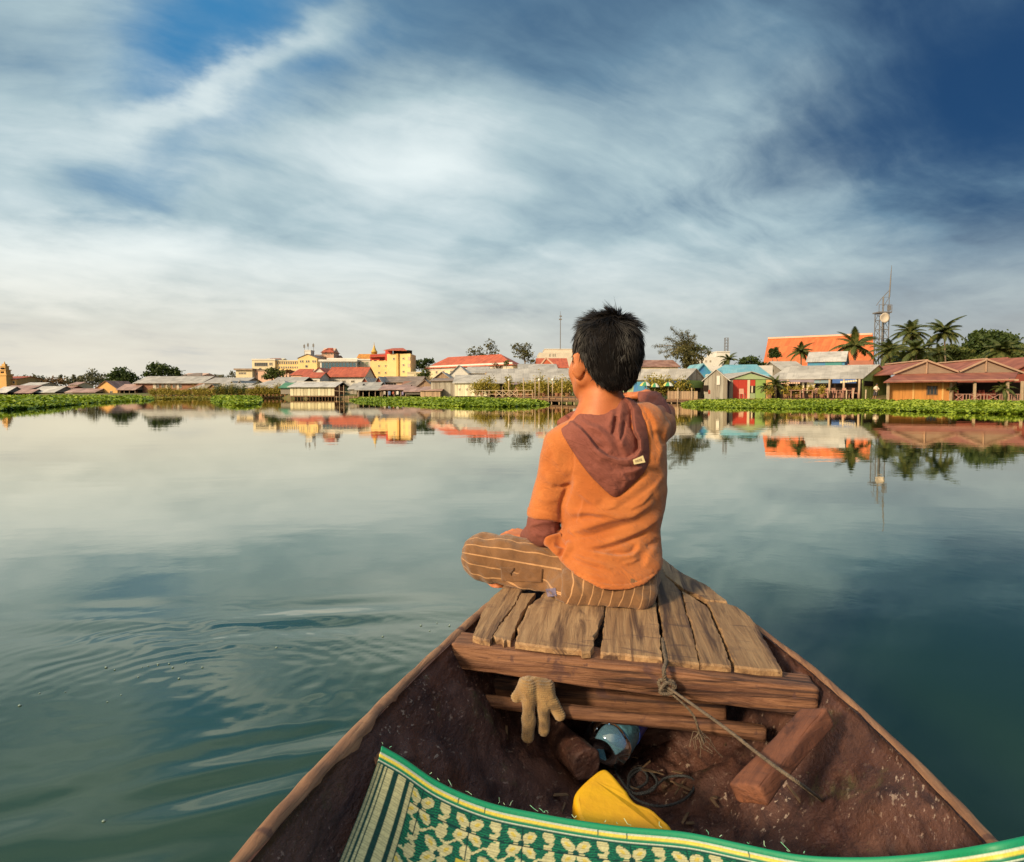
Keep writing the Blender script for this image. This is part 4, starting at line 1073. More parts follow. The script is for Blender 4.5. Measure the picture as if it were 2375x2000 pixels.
# --- shirt
shirt = Vol((-.06, 1.60, .55), (.46, 2.14, 1.08), .0034)
prof = [(630, 820, 1080, 1.828, .050), (680, 730, 1150, 1.824, .066), (740, 670, 1195, 1.820, .080), (820, 640, 1216, 1.818, .090), (900, 650, 1226, 1.815, .097), (1000, 660, 1236, 1.813, .101), (1090, 664, 1238, 1.811, .103), (1200, 660, 1218, 1.810, .104), (1300, 652, 1194, 1.808, .106), (1400, 640, 1190, 1.800, .116), (1500, 628, 1201, 1.790, .134), (1570, 628, 1200, 1.782, .144), (1700, 640, 1175, 1.780, .146)]
zz = np.array([B(900, q[0], q[3])[2] for q in prof]); xl_ = np.array([B(q[1], q[0], q[3])[0] for q in prof]); xr_ = np.array([B(q[2], q[0], q[3])[0] for q in prof])
yc_ = np.array([q[3] for q in prof]); bb_ = np.array([q[4] for q in prof]); o_z = np.argsort(zz)
sl_, (Xs, Ys, Zs) = shirt.region(shirt.lo, shirt.lo + shirt.n * shirt.h, 0)
def ip(a): return np.interp(Zs, zz[o_z], a[o_z]).astype(np.float32)
cxm, aa = ip((xl_ + xr_) / 2), ip((xr_ - xl_) / 2); ycm, bm = ip(yc_), ip(bb_)
twist = (-.10 * (Xs - cxm))
rr_ = ((np.abs((Xs - cxm) / aa)) ** 2.4 + (np.abs((Ys - ycm - twist * -1.0) / bm)) ** 2.4) ** (1 / 2.4)
D = (rr_ - 1) * np.minimum(aa, bm); D = np.maximum(D, Zs - (zz.max() - .004))
shirt.a = np.minimum(D, .05).astype(np.float32)
shirt.cap(B(652, 850, 1.80), B(560, 1236, 1.79), .046, .0475, .030); shirt.cap(B(652, 850, 1.80), B(790, 762, 1.815), .044, .042, .03)
shirt.cap(B(1110, 728, 1.82), B(1200, 735, 1.945), .048, .045, .035); shirt.cap(B(1110, 712, 1.82), B(1010, 705, 1.82), .046, .043, .03)
# loose flap of the hem at the left hip
shirt.cap(B(612, 1385, 1.775), B(600, 1440, 1.765), .022, .026, .02); shirt.cap(B(600, 1440, 1.765), B(720, 1540, 1.73), .026, .03, .03)
# sleeve ends
slv = B(556, 1232, 1.79); sl2, (Xq, Yq, Zq) = shirt.region(B(420, 1400, 1.72), B(655, 1215, 1.87), 0)
cutp = -((Xq - slv[0]) * .24 + (Zq - slv[2]) * .97).astype(np.float32)
inarm = (np.hypot(Xq - slv[0] - .002, Yq - slv[1]) < .060) & (Zq > B(0, 1300, 1.79)[2])
shirt.a[sl2] = np.where(inarm & (Xq < B(646, 1255, 1.79)[0]), np.maximum(shirt.a[sl2], cutp), shirt.a[sl2])
shirt.smooth(1)
# hem: a curve seen from behind, falling towards the middle
hem = np.array([(480, 1400), (548, 1420), (575, 1455), (640, 1515), (700, 1560), (760, 1595), (840, 1625), (920, 1640), (1000, 1638), (1080, 1620), (1140, 1592), (1195, 1556), (1260, 1520)], float)
hx_ = B(0, 0, 1)[0]
hem_x = np.array([B(a, b, 1.74)[0] for a, b in hem]); hem_z = np.array([B(a, b, 1.650)[2] for a, b in hem])
sl_, (Xs, Ys, Zs) = shirt.region(shirt.lo, shirt.lo + shirt.n * shirt.h, 0)
hz_ = np.interp(Xs, hem_x, hem_z).astype(np.float32)
shirt.a = np.maximum(shirt.a, (hz_ - Zs) * .8)
Ps, Qs, Ts = shirt.mesh(); Ns = shirt.normals(Ps); cx, cy = to_crop(Ps)
d_ = rough_noise(Ps, .010, (.12, .06), 81)
FOLDS = [
    ([(690, 1055), (672, 1100), (650, 1180), (642, 1260)], 13, -.007, .0), ([(705, 1040), (690, 1060), (640, 1075), (600, 1060)], 12, -.006, .2),
    ([(735, 1010), (720, 1090), (690, 1180), (670, 1290)], 24, .005, .3),
    ([(600, 900), (640, 960), (690, 1010)], 22, .004, .2), ([(560, 1000), (610, 1060), (660, 1100)], 26, .003, .2),
    ([(660, 1330), (780, 1300), (900, 1262), (1040, 1230), (1170, 1150)], 26, .0062, .45), ([(700, 1360), (830, 1335), (980, 1290), (1100, 1255)], 15, -.0042, .2),
    ([(690, 1220), (800, 1212), (900, 1222), (990, 1250)], 17, .005, .4), ([(700, 1250), (800, 1240), (900, 1252)], 11, -.003, .2),
    ([(760, 1410), (880, 1392), (1000, 1352), (1110, 1300), (1205, 1225)], 22, .0055, .4), ([(820, 1425), (940, 1402), (1040, 1362), (1130, 1322)], 12, -.0040, .1),
    ([(1082, 1368), (1078, 1415), (1040, 1452), (960, 1462), (850, 1445), (740, 1415)], 17, .0050, .4), ([(1060, 1385), (1045, 1425), (1000, 1440), (900, 1432)], 12, -.0034, .1),
    ([(690, 1440), (770, 1480), (860, 1505), (930, 1535)], 15, .0042, .4), ([(700, 1468), (790, 1505), (880, 1528)], 9, -.0032, .1),
    ([(668, 770), (712, 860), (722, 950), (700, 1050)], 4.5, -.0016, 0), ([(1140, 640), (1110, 720), (1118, 820), (1160, 900)], 4.5, -.0013, 0),
    ([(770, 1130), (760, 1200), (730, 1270)], 10, .0026, .4), ([(840, 1180), (900, 1190), (960, 1180)], 8, .0022, .4), ([(1010, 1200), (1090, 1160), (1150, 1100)], 9, .0026, .4), ([(720, 1520), (800, 1560), (900, 1585)], 9, .0022, .3), ([(980, 1500), (1040, 1490), (1090, 1460)], 9, .0026, .4), ([(690, 1300), (720, 1340), (770, 1370)], 9, .0026, .4),
    ([(1170, 1400), (1130, 1450), (1120, 1520)], 22, .004, .2), ([(1190, 1360), (1150, 1390), (1120, 1400)], 14, -.003, .1),
    ([(565, 1400), (585, 1362), (630, 1348), (680, 1362)], 15, .009, .2), ([(690, 1370), (700, 1410), (672, 1450), (655, 1475)], 14, .009, .2), ([(610, 1385), (640, 1390), (665, 1400), (650, 1440), (625, 1465)], 14, -.008, .0),
    ([(1060, 600), (1110, 690), (1140, 800), (1150, 920)], 26, .0042, .4), ([(1105, 625), (1165, 720), (1190, 840), (1185, 960)], 20, .0038, .3), ([(1085, 615), (1140, 705), (1165, 820)], 12, -.0028, .1),
    ([(1140, 1010), (1060, 1080), (960, 1150), (880, 1170)], 28, .0036, .3), ([(740, 1090), (790, 1140), (860, 1170)], 20, .0030, .3), ([(1220, 1000), (1150, 1080), (1060, 1150), (960, 1200)], 18, .0032, .4),
    ([(520, 1130), (570, 1150), (640, 1140)], 20, .0026, .3), ([(560, 860), (545, 940), (530, 1020)], 26, .0028, .2), ([(1215, 840), (1200, 790), (1160, 760)], 16, -.004, .2), ([(1250, 700), (1220, 780), (1225, 830)], 14, .003, .2),
]
back = np.clip((-Ns[:, 1] + .35) / .6, 0, 1)
for poly, w, a, sk in FOLDS: d_ += ridge(cx, cy, poly, w, a * 1.35, sk) * back
# stitched hems
hy = np.interp(cx, hem[:, 0], hem[:, 1]); dh = hy - cy
d_ += .0022 * sm(dh, 30, 26) * sm(dh, -12, 2) * (cx > 560) - .0018 * np.exp(-((dh - 30) / 3.5) ** 2)
sy = 1212 + (cx - 468) * .25; ds = sy - cy; arm = (cx < 650) & (cy > 1150) & (cy < 1275)
d_ += np.where(arm, .0018 * sm(ds, 30, 26) - .0016 * np.exp(-((ds - 30) / 3.0) ** 2), 0)
mesh_np('shirt', Ps + Ns * d_[:, None], [Qs, Ts], ORANGE, boy)
# depth of the back seen along +y, for the hood and the sewn-on pieces
def back_y(P3):
    """first y at which the column through (x, z) enters shirt, body or sleeve"""
    y = np.full(len(P3), 2.3)
    for vol in (shirt, body):
        q = (P3[:, [0, 2]] - vol.lo[[0, 2]]) / vol.h; i = np.clip(np.round(q).astype(int), 0, vol.n[[0, 2]] - 1)
        col = vol.a[i[:, 0], :, i[:, 1]]; ins = col < 0; has = ins.any(1); j = np.argmax(ins, 1); j0 = np.clip(j - 1, 0, None)
        f0 = col[np.arange(len(col)), j0]; f1 = col[np.arange(len(col)), j]; t = np.clip(f0 / (f0 - f1 + 1e-9), 0, 1)
        yy = vol.lo[1] + (j0 + t) * vol.h; y = np.where(has, np.minimum(y, yy), y)
    return y
def blur2(A, it):
    for _ in range(it):
        P = np.pad(A, 1, mode='edge'); A = (P[1:-1, 1:-1] * 2 + P[2:, 1:-1] + P[:-2, 1:-1] + P[1:-1, 2:] + P[1:-1, :-2]) / 6
    return A
# --- hood lying on the back
hood_o = smooth_poly([(618, 718), (640, 694), (690, 664), (735, 646), (790, 656), (850, 664), (905, 654), (948, 630), (962, 606), (985, 580), (1022, 575), (1062, 602), (1096, 660), (1117, 740), (1131, 820), (1134, 905), (1118, 978), (1062, 1034), (1002, 1092), (946, 1136), (884, 1086), (800, 1000), (722, 892), (660, 790)], 2)
rim = [(660, 676), (700, 712), (752, 752), (800, 806), (846, 868), (902, 906), (962, 926), (1020, 924), (1064, 902), (1088, 866), (1086, 812), (1062, 764), (1052, 704), (1050, 644), (1030, 602), (1004, 578)]
rim_area = rim + [(940, 560), (800, 600)]
nx_, ny_ = 232, 250
GX, GY = np.meshgrid(np.linspace(600, 1150, nx_), np.linspace(560, 1145, ny_), indexing='ij')
ino = inside(GX, GY, hood_o); do = edt_poly(GX, GY, hood_o); inr = inside(GX, GY, rim_area); dr_ = edt_poly(GX, GY, rim, False)
so_ = np.where(ino, do, -do)
T = .0035 + .0165 * (1 - np.exp(-np.clip(so_, 0, None) / 26)) + .010 * np.exp(-(((GX - 900) / 190) ** 2 + ((GY - 820) / 190) ** 2))
rs = np.where(inr, dr_, -dr_)
T += .0075 * np.exp(-(np.clip(-rs, 0, None) / 30) ** 2) * (rs <= 0) + .0075 * (rs > 0) * np.exp(-(rs / 12.0) ** 2) - .0135 * sm(rs, 0, 18)
def fold2(poly, w, a, sk=0.0): return ridge(GX, GY, poly, w, a, sk)
ii = sm(rs, 0, 20)
T += ii * (fold2([(700, 690), (790, 720), (880, 775), (930, 850), (950, 905)], 34, .011, .3) - fold2([(760, 690), (860, 730), (930, 785)], 14, .006) + fold2([(930, 640), (925, 700), (900, 740)], 18, .008, .2) - fold2([(950, 680), (945, 740), (930, 790)], 9, .012)
           + fold2([(985, 590), (975, 680), (960, 760), (990, 850), (1020, 900)], 24, .013, .3) - fold2([(1000, 700), (990, 780), (970, 830)], 9, .006) - fold2([(1040, 640), (1042, 740), (1068, 800), (1074, 860), (1050, 890)], 13, .016) + fold2([(820, 800), (880, 860), (930, 890)], 15, .006, .2) - fold2([(780, 770), (850, 840), (905, 880)], 10, .005))
oo = sm(-rs, 0, 20)
T += oo * (fold2([(690, 690), (740, 790), (830, 900), (930, 980)], 22, .0035, .2) - fold2([(740, 760), (800, 860), (860, 920)], 9, .0025) + fold2([(1110, 960), (1040, 990), (960, 1000)], 16, .0045, .3) - fold2([(1120, 930), (1060, 960), (980, 960)], 9, .003) + fold2([(980, 1000), (1010, 1040), (985, 1090)], 14, .003) - fold2([(700, 840), (800, 960), (900, 1050)], 12, .002))
Pc = np.array([B(a, b, 1.74) for a, b in zip(GX.ravel(), GY.ravel())])
YB = back_y(Pc).reshape(nx_, ny_); YB = np.minimum(YB, 1.83); YB = blur2(YB, 12)
T += rough_noise(np.stack([GX, GY, 0 * GX], -1) / 2100, .010, (.05, .02), 17)
keep = so_ > -3
yH = YB - T
Vt = np.stack([B(a, b, y) for a, b, y in zip(GX.ravel(), GY.ravel(), yH.ravel())])
Vb = np.stack([B(a, b, y) for a, b, y in zip(GX.ravel(), GY.ravel(), (YB + .012).ravel())])
gf = grid_faces(nx_, ny_); kf = keep.ravel()[gf].all(1); gf = gf[kf]
# outline walls
edges = {}
for f in gf:
    for a, b in ((f[0], f[1]), (f[1], f[2]), (f[2], f[3]), (f[3], f[0])):
        if (b, a) in edges: del edges[(b, a)]
        else: edges[(a, b)] = 1
N0 = nx_ * ny_
walls = np.array([(b, a, a + N0, b + N0) for a, b in edges])
used = np.unique(np.concatenate([gf.ravel(), walls.ravel(), (gf + N0).ravel()])); remap = np.full(2 * N0, -1); remap[used] = np.arange(len(used))
allf = np.concatenate([gf, (gf + N0)[:, ::-1], walls])
Vall = np.concatenate([Vt, Vb])[used]
mesh_np('hood', Vall, remap[allf], MAROON, boy)
def sewn(name, poly, mat, lift, parent, base, colors=None, n=26):
    """small piece of cloth lying on the back at a crop polygon"""
    P = np.array(poly, float); x0, y0 = P.min(0); x1, y1 = P.max(0)
    quad = len(P) == 4
    s_, t_ = np.meshgrid(np.linspace(0, 1, n), np.linspace(0, 1, n), indexing='ij')
    q = (P[0][None, None] * ((1 - s_) * (1 - t_))[..., None] + P[1][None, None] * (s_ * (1 - t_))[..., None] + P[2][None, None] * (s_ * t_)[..., None] + P[3][None, None] * ((1 - s_) * t_)[..., None])
    V = np.array([B(a, b, base(a, b) - lift) for a, b in q.reshape(-1, 2)])
    ob = mesh_np(name, V, grid_faces(n, n), mat, parent, True, colors(s_, t_) if colors else None)
    md = ob.modifiers.new('thick', 'SOLIDIFY'); md.thickness = .0015; md.offset = 0
    return ob
def hood_y(a, b):
    i = int(np.clip((a - 600) / 550 * (nx_ - 1), 0, nx_ - 1)); j = int(np.clip((b - 560) / 585 * (ny_ - 1), 0, ny_ - 1)); return yH[i, j]
lm = bpy.data.materials.new('cream_label'); lm.use_nodes = True; k = NT(lm.node_tree); k.put(lm.node_tree.nodes['Principled BSDF'].inputs['Base Color'], k.attr('print', True)); k.put(lm.node_tree.nodes['Principled BSDF'].inputs['Roughness'], .8)
def lab_cols(s_, t_):
    c = np.zeros(s_.shape + (3,)) + np.array((.60, .50, .27))
    x, y = s_, t_
    on = (y > .30) & (y < .72)
    for g_, x0 in enumerate((.18, .34, .50, .66)):
        m_ = on & (x > x0) & (x < x0 + .11)
        hol = (x > x0 + .035) & (x < x0 + .08) & (y > .42) & (y < (.60 if g_ % 2 else .8))
        c[m_ & ~hol] = (.10, .06, .03)
    return {'print': c.reshape(-1, 3)}
yl = min(hood_y(1060, 925), hood_y(1080, 920), hood_y(1100, 925))
sewn('label', [(1043, 922), (1100, 898), (1113, 936), (1050, 948)], lm, .003, boy, lambda a, b: yl - .001, lab_cols)
# trouser pocket flap and blue patch
tro_pts = Pt; tcx, tcy = to_crop(Pt)
front_m = Nt[:, 1] < -.1
def tro_y(a, b):
    d2 = (tcx - a) ** 2 + (tcy - b) ** 2 + np.where(front_m, 0, 1e6); j = np.argpartition(d2, 6)[:6]; return Pt[j, 1].mean()
POCK = cloth('brown_pocket_cotton', (0.215, 0.105, 0.047), (0.150, 0.072, 0.032), rough=.9)[0]
PATCH = pmat('blue_patch', (.12, .115, .20), .85, .8, 60, .4, 300, .2, col2=(.22, .17, .22))
sewn('pocket_flap', [(312, 1518), (545, 1525), (540, 1598), (318, 1590)], POCK, .003, tro, tro_y)
sewn('patch', [(562, 1636), (616, 1630), (622, 1676), (572, 1680)], PATCH, .003, tro, tro_y, n=14)
# --- hair: a dark cap on the skull and some thousands of short locks
HAIR = bpy.data.materials.new('black_hair'); HAIR.use_nodes = True; k = NT(HAIR.node_tree); p = HAIR.node_tree.nodes['Principled BSDF']
g = k.new('ShaderNodeNewGeometry').outputs['Position']
k.put(p.inputs['Base Color'], k.mix(k.ss(k.noise(g, 30, 3), .35, .7), (0.0075, 0.0065, 0.0065), (0.020, 0.016, 0.014))); k.put(p.inputs['Roughness'], .5); k.put(p.inputs['Specular IOR Level'], .26)
# hairline in head coordinates: angle round the head -> lowest height
def hairline(l, f):
    a = np.degrees(np.arctan2(np.abs(l), -f))            # 0 at the back, 90 at the side, 180 at the face
    return np.interp(a, [0, 30, 55, 70, 80, 92, 105, 120, 140, 180], [-.098, -.096, -.078, -.040, -.012, -.018, -.030, .030, .056, .064])
capv = Vol(HEAD - .14, HEAD + .14, .0034)
capv.ell(hd(0, -.010, .008), (.0865, .103, .098), HM, 0); capv.ell(hd(0, -.030, -.050), (.066, .066, .062), HM, .02); capv.cap(NK0 + (0, -.006, .01), B(880, 540, 1.805), .049, .043, .02)
sl_, (Xc, Yc, Zc) = capv.region(capv.lo, capv.lo + capv.n * capv.h, 0)
Lc = (Xc - HEAD[0]) * lf[0] + (Yc - HEAD[1]) * lf[1]; Fc = (Xc - HEAD[0]) * fw[0] + (Yc - HEAD[1]) * fw[1]
hl = hairline(Lc + 0 * Zc, Fc + 0 * Zc) + HEAD[2]
capv.a = np.maximum(capv.a, ((hl - Zc) * .8).astype(np.float32))
Ph, Qh, Th = capv.mesh()
SCALP = pmat('dark_scalp', (.008, .007, .007), .95, .3, 40, spec=.02)
hair = mesh_np('hair', Ph, [Qh, Th], SCALP, boy)
Nh = capv.normals(Ph); r_ = np.random.default_rng(33)
rl = Ph - HEAD; Lh, Fh, Uh = rl @ lf, rl @ fw, rl[:, 2]
okv = (Nh[:, 2] > -.75) & (Uh > hairline(Lh, Fh) + .004)
whorl = hd(-.012, -.045, .098)
nst = 8200
wch = 1 + 2.2 * np.exp(-(np.linalg.norm(Ph - whorl, axis=1) / .035) ** 2); pr_ = wch[okv] / wch[okv].sum()
idx = r_.choice(np.where(okv)[0], nst, p=pr_)
Vs, Fs = [], []
def flow(pnt, nr):
    d = pnt - whorl; d = d - nr * np.sum(d * nr, -1, keepdims=True); d /= np.linalg.norm(d, axis=-1, keepdims=True) + 1e-6
    sw = np.cross(nr, d); return d + .35 * sw
p0 = Ph[idx]; n0 = Nh[idx]; f0 = flow(p0, n0); top = np.clip((p0[:, 2] - HEAD[2] - .055) / .045, 0, 1); low = np.clip((-(p0[:, 2] - HEAD[2]) - .02) / .07, 0, 1)
# neighbouring hairs share a lock direction
lock = np.floor(p0 / .016).astype(int); hsh = (lock[:, 0] * 73856093 ^ lock[:, 1] * 19349663 ^ lock[:, 2] * 83492791) % 997
rl_ = np.random.default_rng(5).normal(size=(997, 3))
ln = (.024 + .010 * r_.random(nst) + .011 * top * r_.random(nst) ** .6 - .013 * low) * (1 + .25 * rl_[hsh, 0])
lift = .10 + .55 * top * np.clip(.55 + .5 * rl_[hsh, 1], 0, 1.4) + .10 * np.abs(r_.normal(size=nst))
dirn = f0 + rl_[hsh] * .28 + r_.normal(size=(nst, 3)) * .16 + np.array([0, 0, -.25]) * (1 - top)[:, None] + np.array([0, 0, .55]) * (top * lift)[:, None]
dirn = dirn - n0 * np.sum(dirn * n0, 1, keepdims=True) + n0 * lift[:, None]; dirn /= np.linalg.norm(dirn, axis=1)[:, None]
wid = .0011 + .0007 * r_.random(nst)
sdv = np.cross(dirn, n0); sdv /= np.linalg.norm(sdv, axis=1)[:, None] + 1e-9
segs = 4; verts = np.zeros((nst, segs + 1, 3, 3)); cur = p0 - n0 * .003; dcur = dirn.copy()
for s_ in range(segs + 1):
    t = s_ / segs; w = wid * (1 - t) ** .8 + .00008
    verts[:, s_, 0] = cur - sdv * w[:, None]; verts[:, s_, 1] = cur + sdv * w[:, None]; verts[:, s_, 2] = cur + n0 * (w * .9)[:, None]
    cur = cur + dcur * (ln / segs)[:, None]; dcur = dcur - n0 * (.10 * (1 - .8 * top))[:, None] + np.array([0, 0, -.05]) * (1 - top)[:, None]; dcur /= np.linalg.norm(dcur, axis=1)[:, None]
base = (np.arange(nst) * (segs + 1) * 3)[:, None, None]
fl = []
for s_ in range(segs):
    for a in range(3):
        b = (a + 1) % 3; fl.append(np.stack([s_ * 3 + a, s_ * 3 + b, s_ * 3 + 3 + b, s_ * 3 + 3 + a]))
fl = np.array(fl)[None] + base
tag(mesh_np('hair_locks', verts.reshape(-1, 3), fl.reshape(-1, 4), HAIR, hair, False), kind='stuff')

# --- knitted work glove hanging under the front edge of the deck
def K5b(cx, cy, y): return W(1100 + cx / 3.49, 1521 + cy / 3.49, y)
GY_ = 1.345
glove = Vol(K5b(250, 800, GY_) + (-.02, -.05, -.02), K5b(800, 60, GY_) + (.02, .09, .02), .0014)
glove.chain([(K5b(430, 228, GY_ + .025), .0158), (K5b(430, 270, GY_), .0154), (K5b(440, 380, GY_ - .004), .0120), (K5b(438, 520, GY_ - .006), .0128), (K5b(435, 655, GY_ - .004), .0121)], .006)
glove.chain([(K5b(560, 228, GY_ + .03), .0150), (K5b(560, 275, GY_ + .004), .0123), (K5b(562, 420, GY_), .0123), (K5b(562, 600, GY_ + .002), .0121)], .004)
glove.chain([(K5b(590, 260, GY_ + .004), .0120), (K5b(630, 380, GY_ + .004), .0120), (K5b(692, 482, GY_ + .002), .0114)], .005)
glove.chain([(K5b(420, 250, GY_ + .006), .0158), (K5b(345, 335, GY_ + .004), .0110)], .006)
glove.cap(K5b(440, 245, GY_ + .016), K5b(570, 245, GY_ + .018), .0195, .019, .012); glove.cap(K5b(455, 300, GY_ + .012), K5b(560, 320, GY_ + .014), .0165, .0155, .014)
Pg, Qg, Tg_ = glove.mesh(); Ng = glove.normals(Pg); cgx = np.array([1187.5 + F * p[0] / p[1] for p in Pg]); 
Pg = Pg + Ng * (rough_noise(Pg, .007, (.03, .012), 66) + .0007 * np.sin(Pg[:, 2] * 2 * np.pi / .0042))[:, None]
gm = bpy.data.materials.new('knitted_cotton'); gm.use_nodes = True; k = NT(gm.node_tree); p = gm.node_tree.nodes['Principled BSDF']; g = k.new('ShaderNodeNewGeometry').outputs['Position']
c = k.mix(k.ss(k.noise(g, 40, 5, .6), .35, .65), (0.36, 0.225, 0.088), (0.26, 0.150, 0.056)); c = k.mix(k.m('MULTIPLY', k.attr('grime'), .8), c, (0.055, 0.036, 0.020)); k.put(p.inputs['Base Color'], c); k.put(p.inputs['Roughness'], .95); k.put(p.inputs['Sheen Weight'], .3)
b = k.new('ShaderNodeBump'); k.put(b.inputs['Strength'], .8); k.put(b.inputs['Distance'], .003); k.put(b.inputs['Height'], k.m('ADD', k.noise(g, 480, 3, .6), k.m('MULTIPLY', k.noise(g, 90, 4, .6), 1.5))); k.l.new(b.outputs[0], p.inputs['Normal'])
gr_ = np.zeros(len(Pg))
for cx_, cy_, rx_g, ry_g in ((440, 480, 45, 70), (436, 610, 42, 60), (565, 470, 38, 50), (562, 560, 38, 45), (640, 420, 30, 30), (560, 240, 50, 40)):
    c3 = K5b(cx_, cy_, GY_ - .01); gr_ = np.maximum(gr_, np.exp(-((Pg[:, 0] - c3[0]) / (rx_g / 3.49 / F * GY_)) ** 2 - ((Pg[:, 2] - c3[2]) / (ry_g / 3.49 / F * GY_)) ** 2) * (Ng[:, 1] < -.1))
tag(mesh_np('work_glove', Pg, [Qg, Tg_], gm, None, True, {'grime': gr_ * (.6 + .8 * np.random.default_rng(3).random(len(Pg))).clip(0, 1)}), 'dirty tan knitted work glove hanging fingers down under the deck beam', 'glove')
# ------------------------------------------------------------------ the far shore
def XY(u, d): return np.array([(u - 1187.5) / F * d, d])
GROUND = 0.75
def shore_d(u): return float(np.interp(u, [-400, 0, 345, 600, 740, 1000, 1290, 1500, 1800, 2100, 2375, 2900], [168, 160, 140, 125, 105, 90, 74, 70, 70, 66, 63, 60]))
us_ = np.linspace(-4500, 7000, 160)
bk = [XY(u, shore_d(u) + 2.0) for u in us_]
Vl, nU = [], len(us_)
for dd_, z in ((0, -.6), (1.6, .45), (4, GROUND), (60, GROUND + .6), (400, 2.2), (1700, 3.0)):
    for u, p in zip(us_, bk):
        q = np.array([p[0], p[1]]) * (1 + dd_ / p[1]); Vl.append((q[0], q[1], z))
EARTH = pmat('bank_earth', (0.16, 0.115, 0.065), .95, .6, .4, .6, 3, .1, col2=(0.10, 0.12, 0.04))
fl_ = grid_faces(6, nU)[:, ::-1]
tag(mesh_np('riverbank', Vl, fl_, EARTH), 'low earth bank behind the waterside houses', None, None, 'structure')

def tin(name, col, col2, sheet=.85):
    """corrugated sheet roofing: ribs, sheets of uneven tone, rust streaks"""
    if name in MATS: return MATS[name]
    m = bpy.data.materials.new(name); m.use_nodes = True; k = NT(m.node_tree); p = m.node_tree.nodes['Principled BSDF']
    uv = k.attr('sheet', True); sp = k.new('ShaderNodeSeparateXYZ'); k.l.new(uv, sp.inputs[0])
    a, b = sp.outputs[0], sp.outputs[1]
    cell = k.new('ShaderNodeTexWhiteNoise', noise_dimensions='2D'); cb = k.new('ShaderNodeCombineXYZ'); k.l.new(k.m('FLOOR', k.m('DIVIDE', a, sheet)), cb.inputs[0]); k.l.new(k.m('FLOOR', k.m('DIVIDE', b, 2.2)), cb.inputs[1]); k.l.new(cb.outputs[0], cell.inputs['Vector'])
    g = k.new('ShaderNodeNewGeometry').outputs['Position']
    c = k.mix(k.ss(k.noise(g, .8, 5, .6), .38, .66), col, col2)
    st = k.noise(k.mapping(uv, scale=(3.0, .25, 1)), 1.3, 4, .6)
    c = k.mix(k.m('MULTIPLY', k.ss(st, .55, .75), .45), c, tuple(x * .5 for x in col2))
    c = k.v('SCALE', c, sc=k.ss(cell.outputs[0], 0, 1, .84, 1.10))
    k.put(p.inputs['Base Color'], c); k.put(p.inputs['Roughness'], .6); k.put(p.inputs['Specular IOR Level'], .3)
    bm = k.new('ShaderNodeBump'); k.put(bm.inputs['Strength'], .12); k.put(bm.inputs['Distance'], .03); k.put(bm.inputs['Height'], k.m('SINE', k.m('MULTIPLY', a, 2 * math.pi / .2))); k.l.new(bm.outputs[0], p.inputs['Normal'])
    MATS[name] = m; return m
def boardm(name, col, col2):
    """vertical boards: every board has its own tone (attribute), streaks down the face"""
    if name in MATS: return MATS[name]
    m = bpy.data.materials.new(name); m.use_nodes = True; k = NT(m.node_tree); p = m.node_tree.nodes['Principled BSDF']
    g = k.new('ShaderNodeNewGeometry').outputs['Position']
    c = k.mix(k.attr('tone'), col, col2)
    c = k.mix(k.m('MULTIPLY', k.ss(k.noise(k.mapping(g, scale=(6, 6, .5)), 1.0, 5, .6), .45, .75), .55), c, tuple(x * .45 for x in col2))
    k.put(p.inputs['Base Color'], c); k.put(p.inputs['Roughness'], .85); k.put(p.inputs['Specular IOR Level'], .2)
    MATS[name] = m; return m
TG = tin('grey_tin', (0.47, 0.43, 0.37), (0.36, 0.325, 0.275)); TW = tin('pale_tin', (0.58, 0.54, 0.48), (0.45, 0.41, 0.36)); TB = tin('brown_tin', (0.30, 0.225, 0.165), (0.21, 0.145, 0.105))
TR = tin('rusty_tin', (0.36, 0.20, 0.14), (0.25, 0.115, 0.075)); TT = tin('turquoise_tin', (0.15, 0.37, 0.44), (0.22, 0.40, 0.43)); TM = tin('maroon_tin', (0.33, 0.118, 0.072), (0.24, 0.080, 0.052)); TGN = tin('green_tin', (0.10, 0.25, 0.14), (0.06, 0.17, 0.10)); TP = tin('pink_tin', (0.42, 0.27, 0.22), (0.32, 0.20, 0.16))
RT = tin('red_tile', (0.50, 0.120, 0.055), (0.40, 0.090, 0.042), .3); OT = tin('orange_tile', (0.58, 0.150, 0.045), (0.52, 0.128, 0.040), .3); GT = tin('golden_tile', (0.62, 0.27, 0.045), (0.52, 0.21, 0.04), .3)
CREAM = pmat('cream_plaster', (0.72, 0.61, 0.40), .85, .35, .5, .2, 6); YELW = pmat('yellow_plaster', (0.78, 0.575, 0.255), .85, .3, .4, .2, 6); PALE = pmat('pale_plaster', (0.62, 0.54, 0.43), .85, .35, .5, .2, 6); WHITE = pmat('white_plaster', (0.66, 0.63, 0.57), .85, .35, .5, .2, 6)
PINKP = pmat('pink_plaster', (0.66, 0.42, 0.30), .85, .3, .5, .2, 6); ORP = pmat('ochre_plaster', (0.68, 0.40, 0.14), .85, .3, .5); REDP = pmat('red_paint', (0.50, 0.050, 0.028), .7, .5, .8, .2, 6); BLUEP = pmat('blue_sheet', (0.045, 0.16, 0.40), .7, .6, 1.2, .3, 5, col2=(0.06, 0.26, 0.34)); GREENP = pmat('green_paint', (0.27, 0.40, 0.105), .75, .4, .6, .2, 5); PGREEN = pmat('pale_green_paint', (0.36, 0.45, 0.24), .8, .5, .7)
DARK = pmat('interior_shade', (0.030, 0.022, 0.017), .95, .5, 1.0, spec=.05); GLASS = pmat('window_glass', (0.030, 0.036, 0.038), .12, .4, .6, spec=.6); BGLASS = pmat('blue_glass', (0.035, 0.105, 0.155), .15, .6, .5, spec=.7); GGLASS = pmat('green_glass', (0.16, 0.20, 0.11), .2, .4, .6, spec=.6)  # DARK: shade of open rooms and doorways painted as a near-black colour
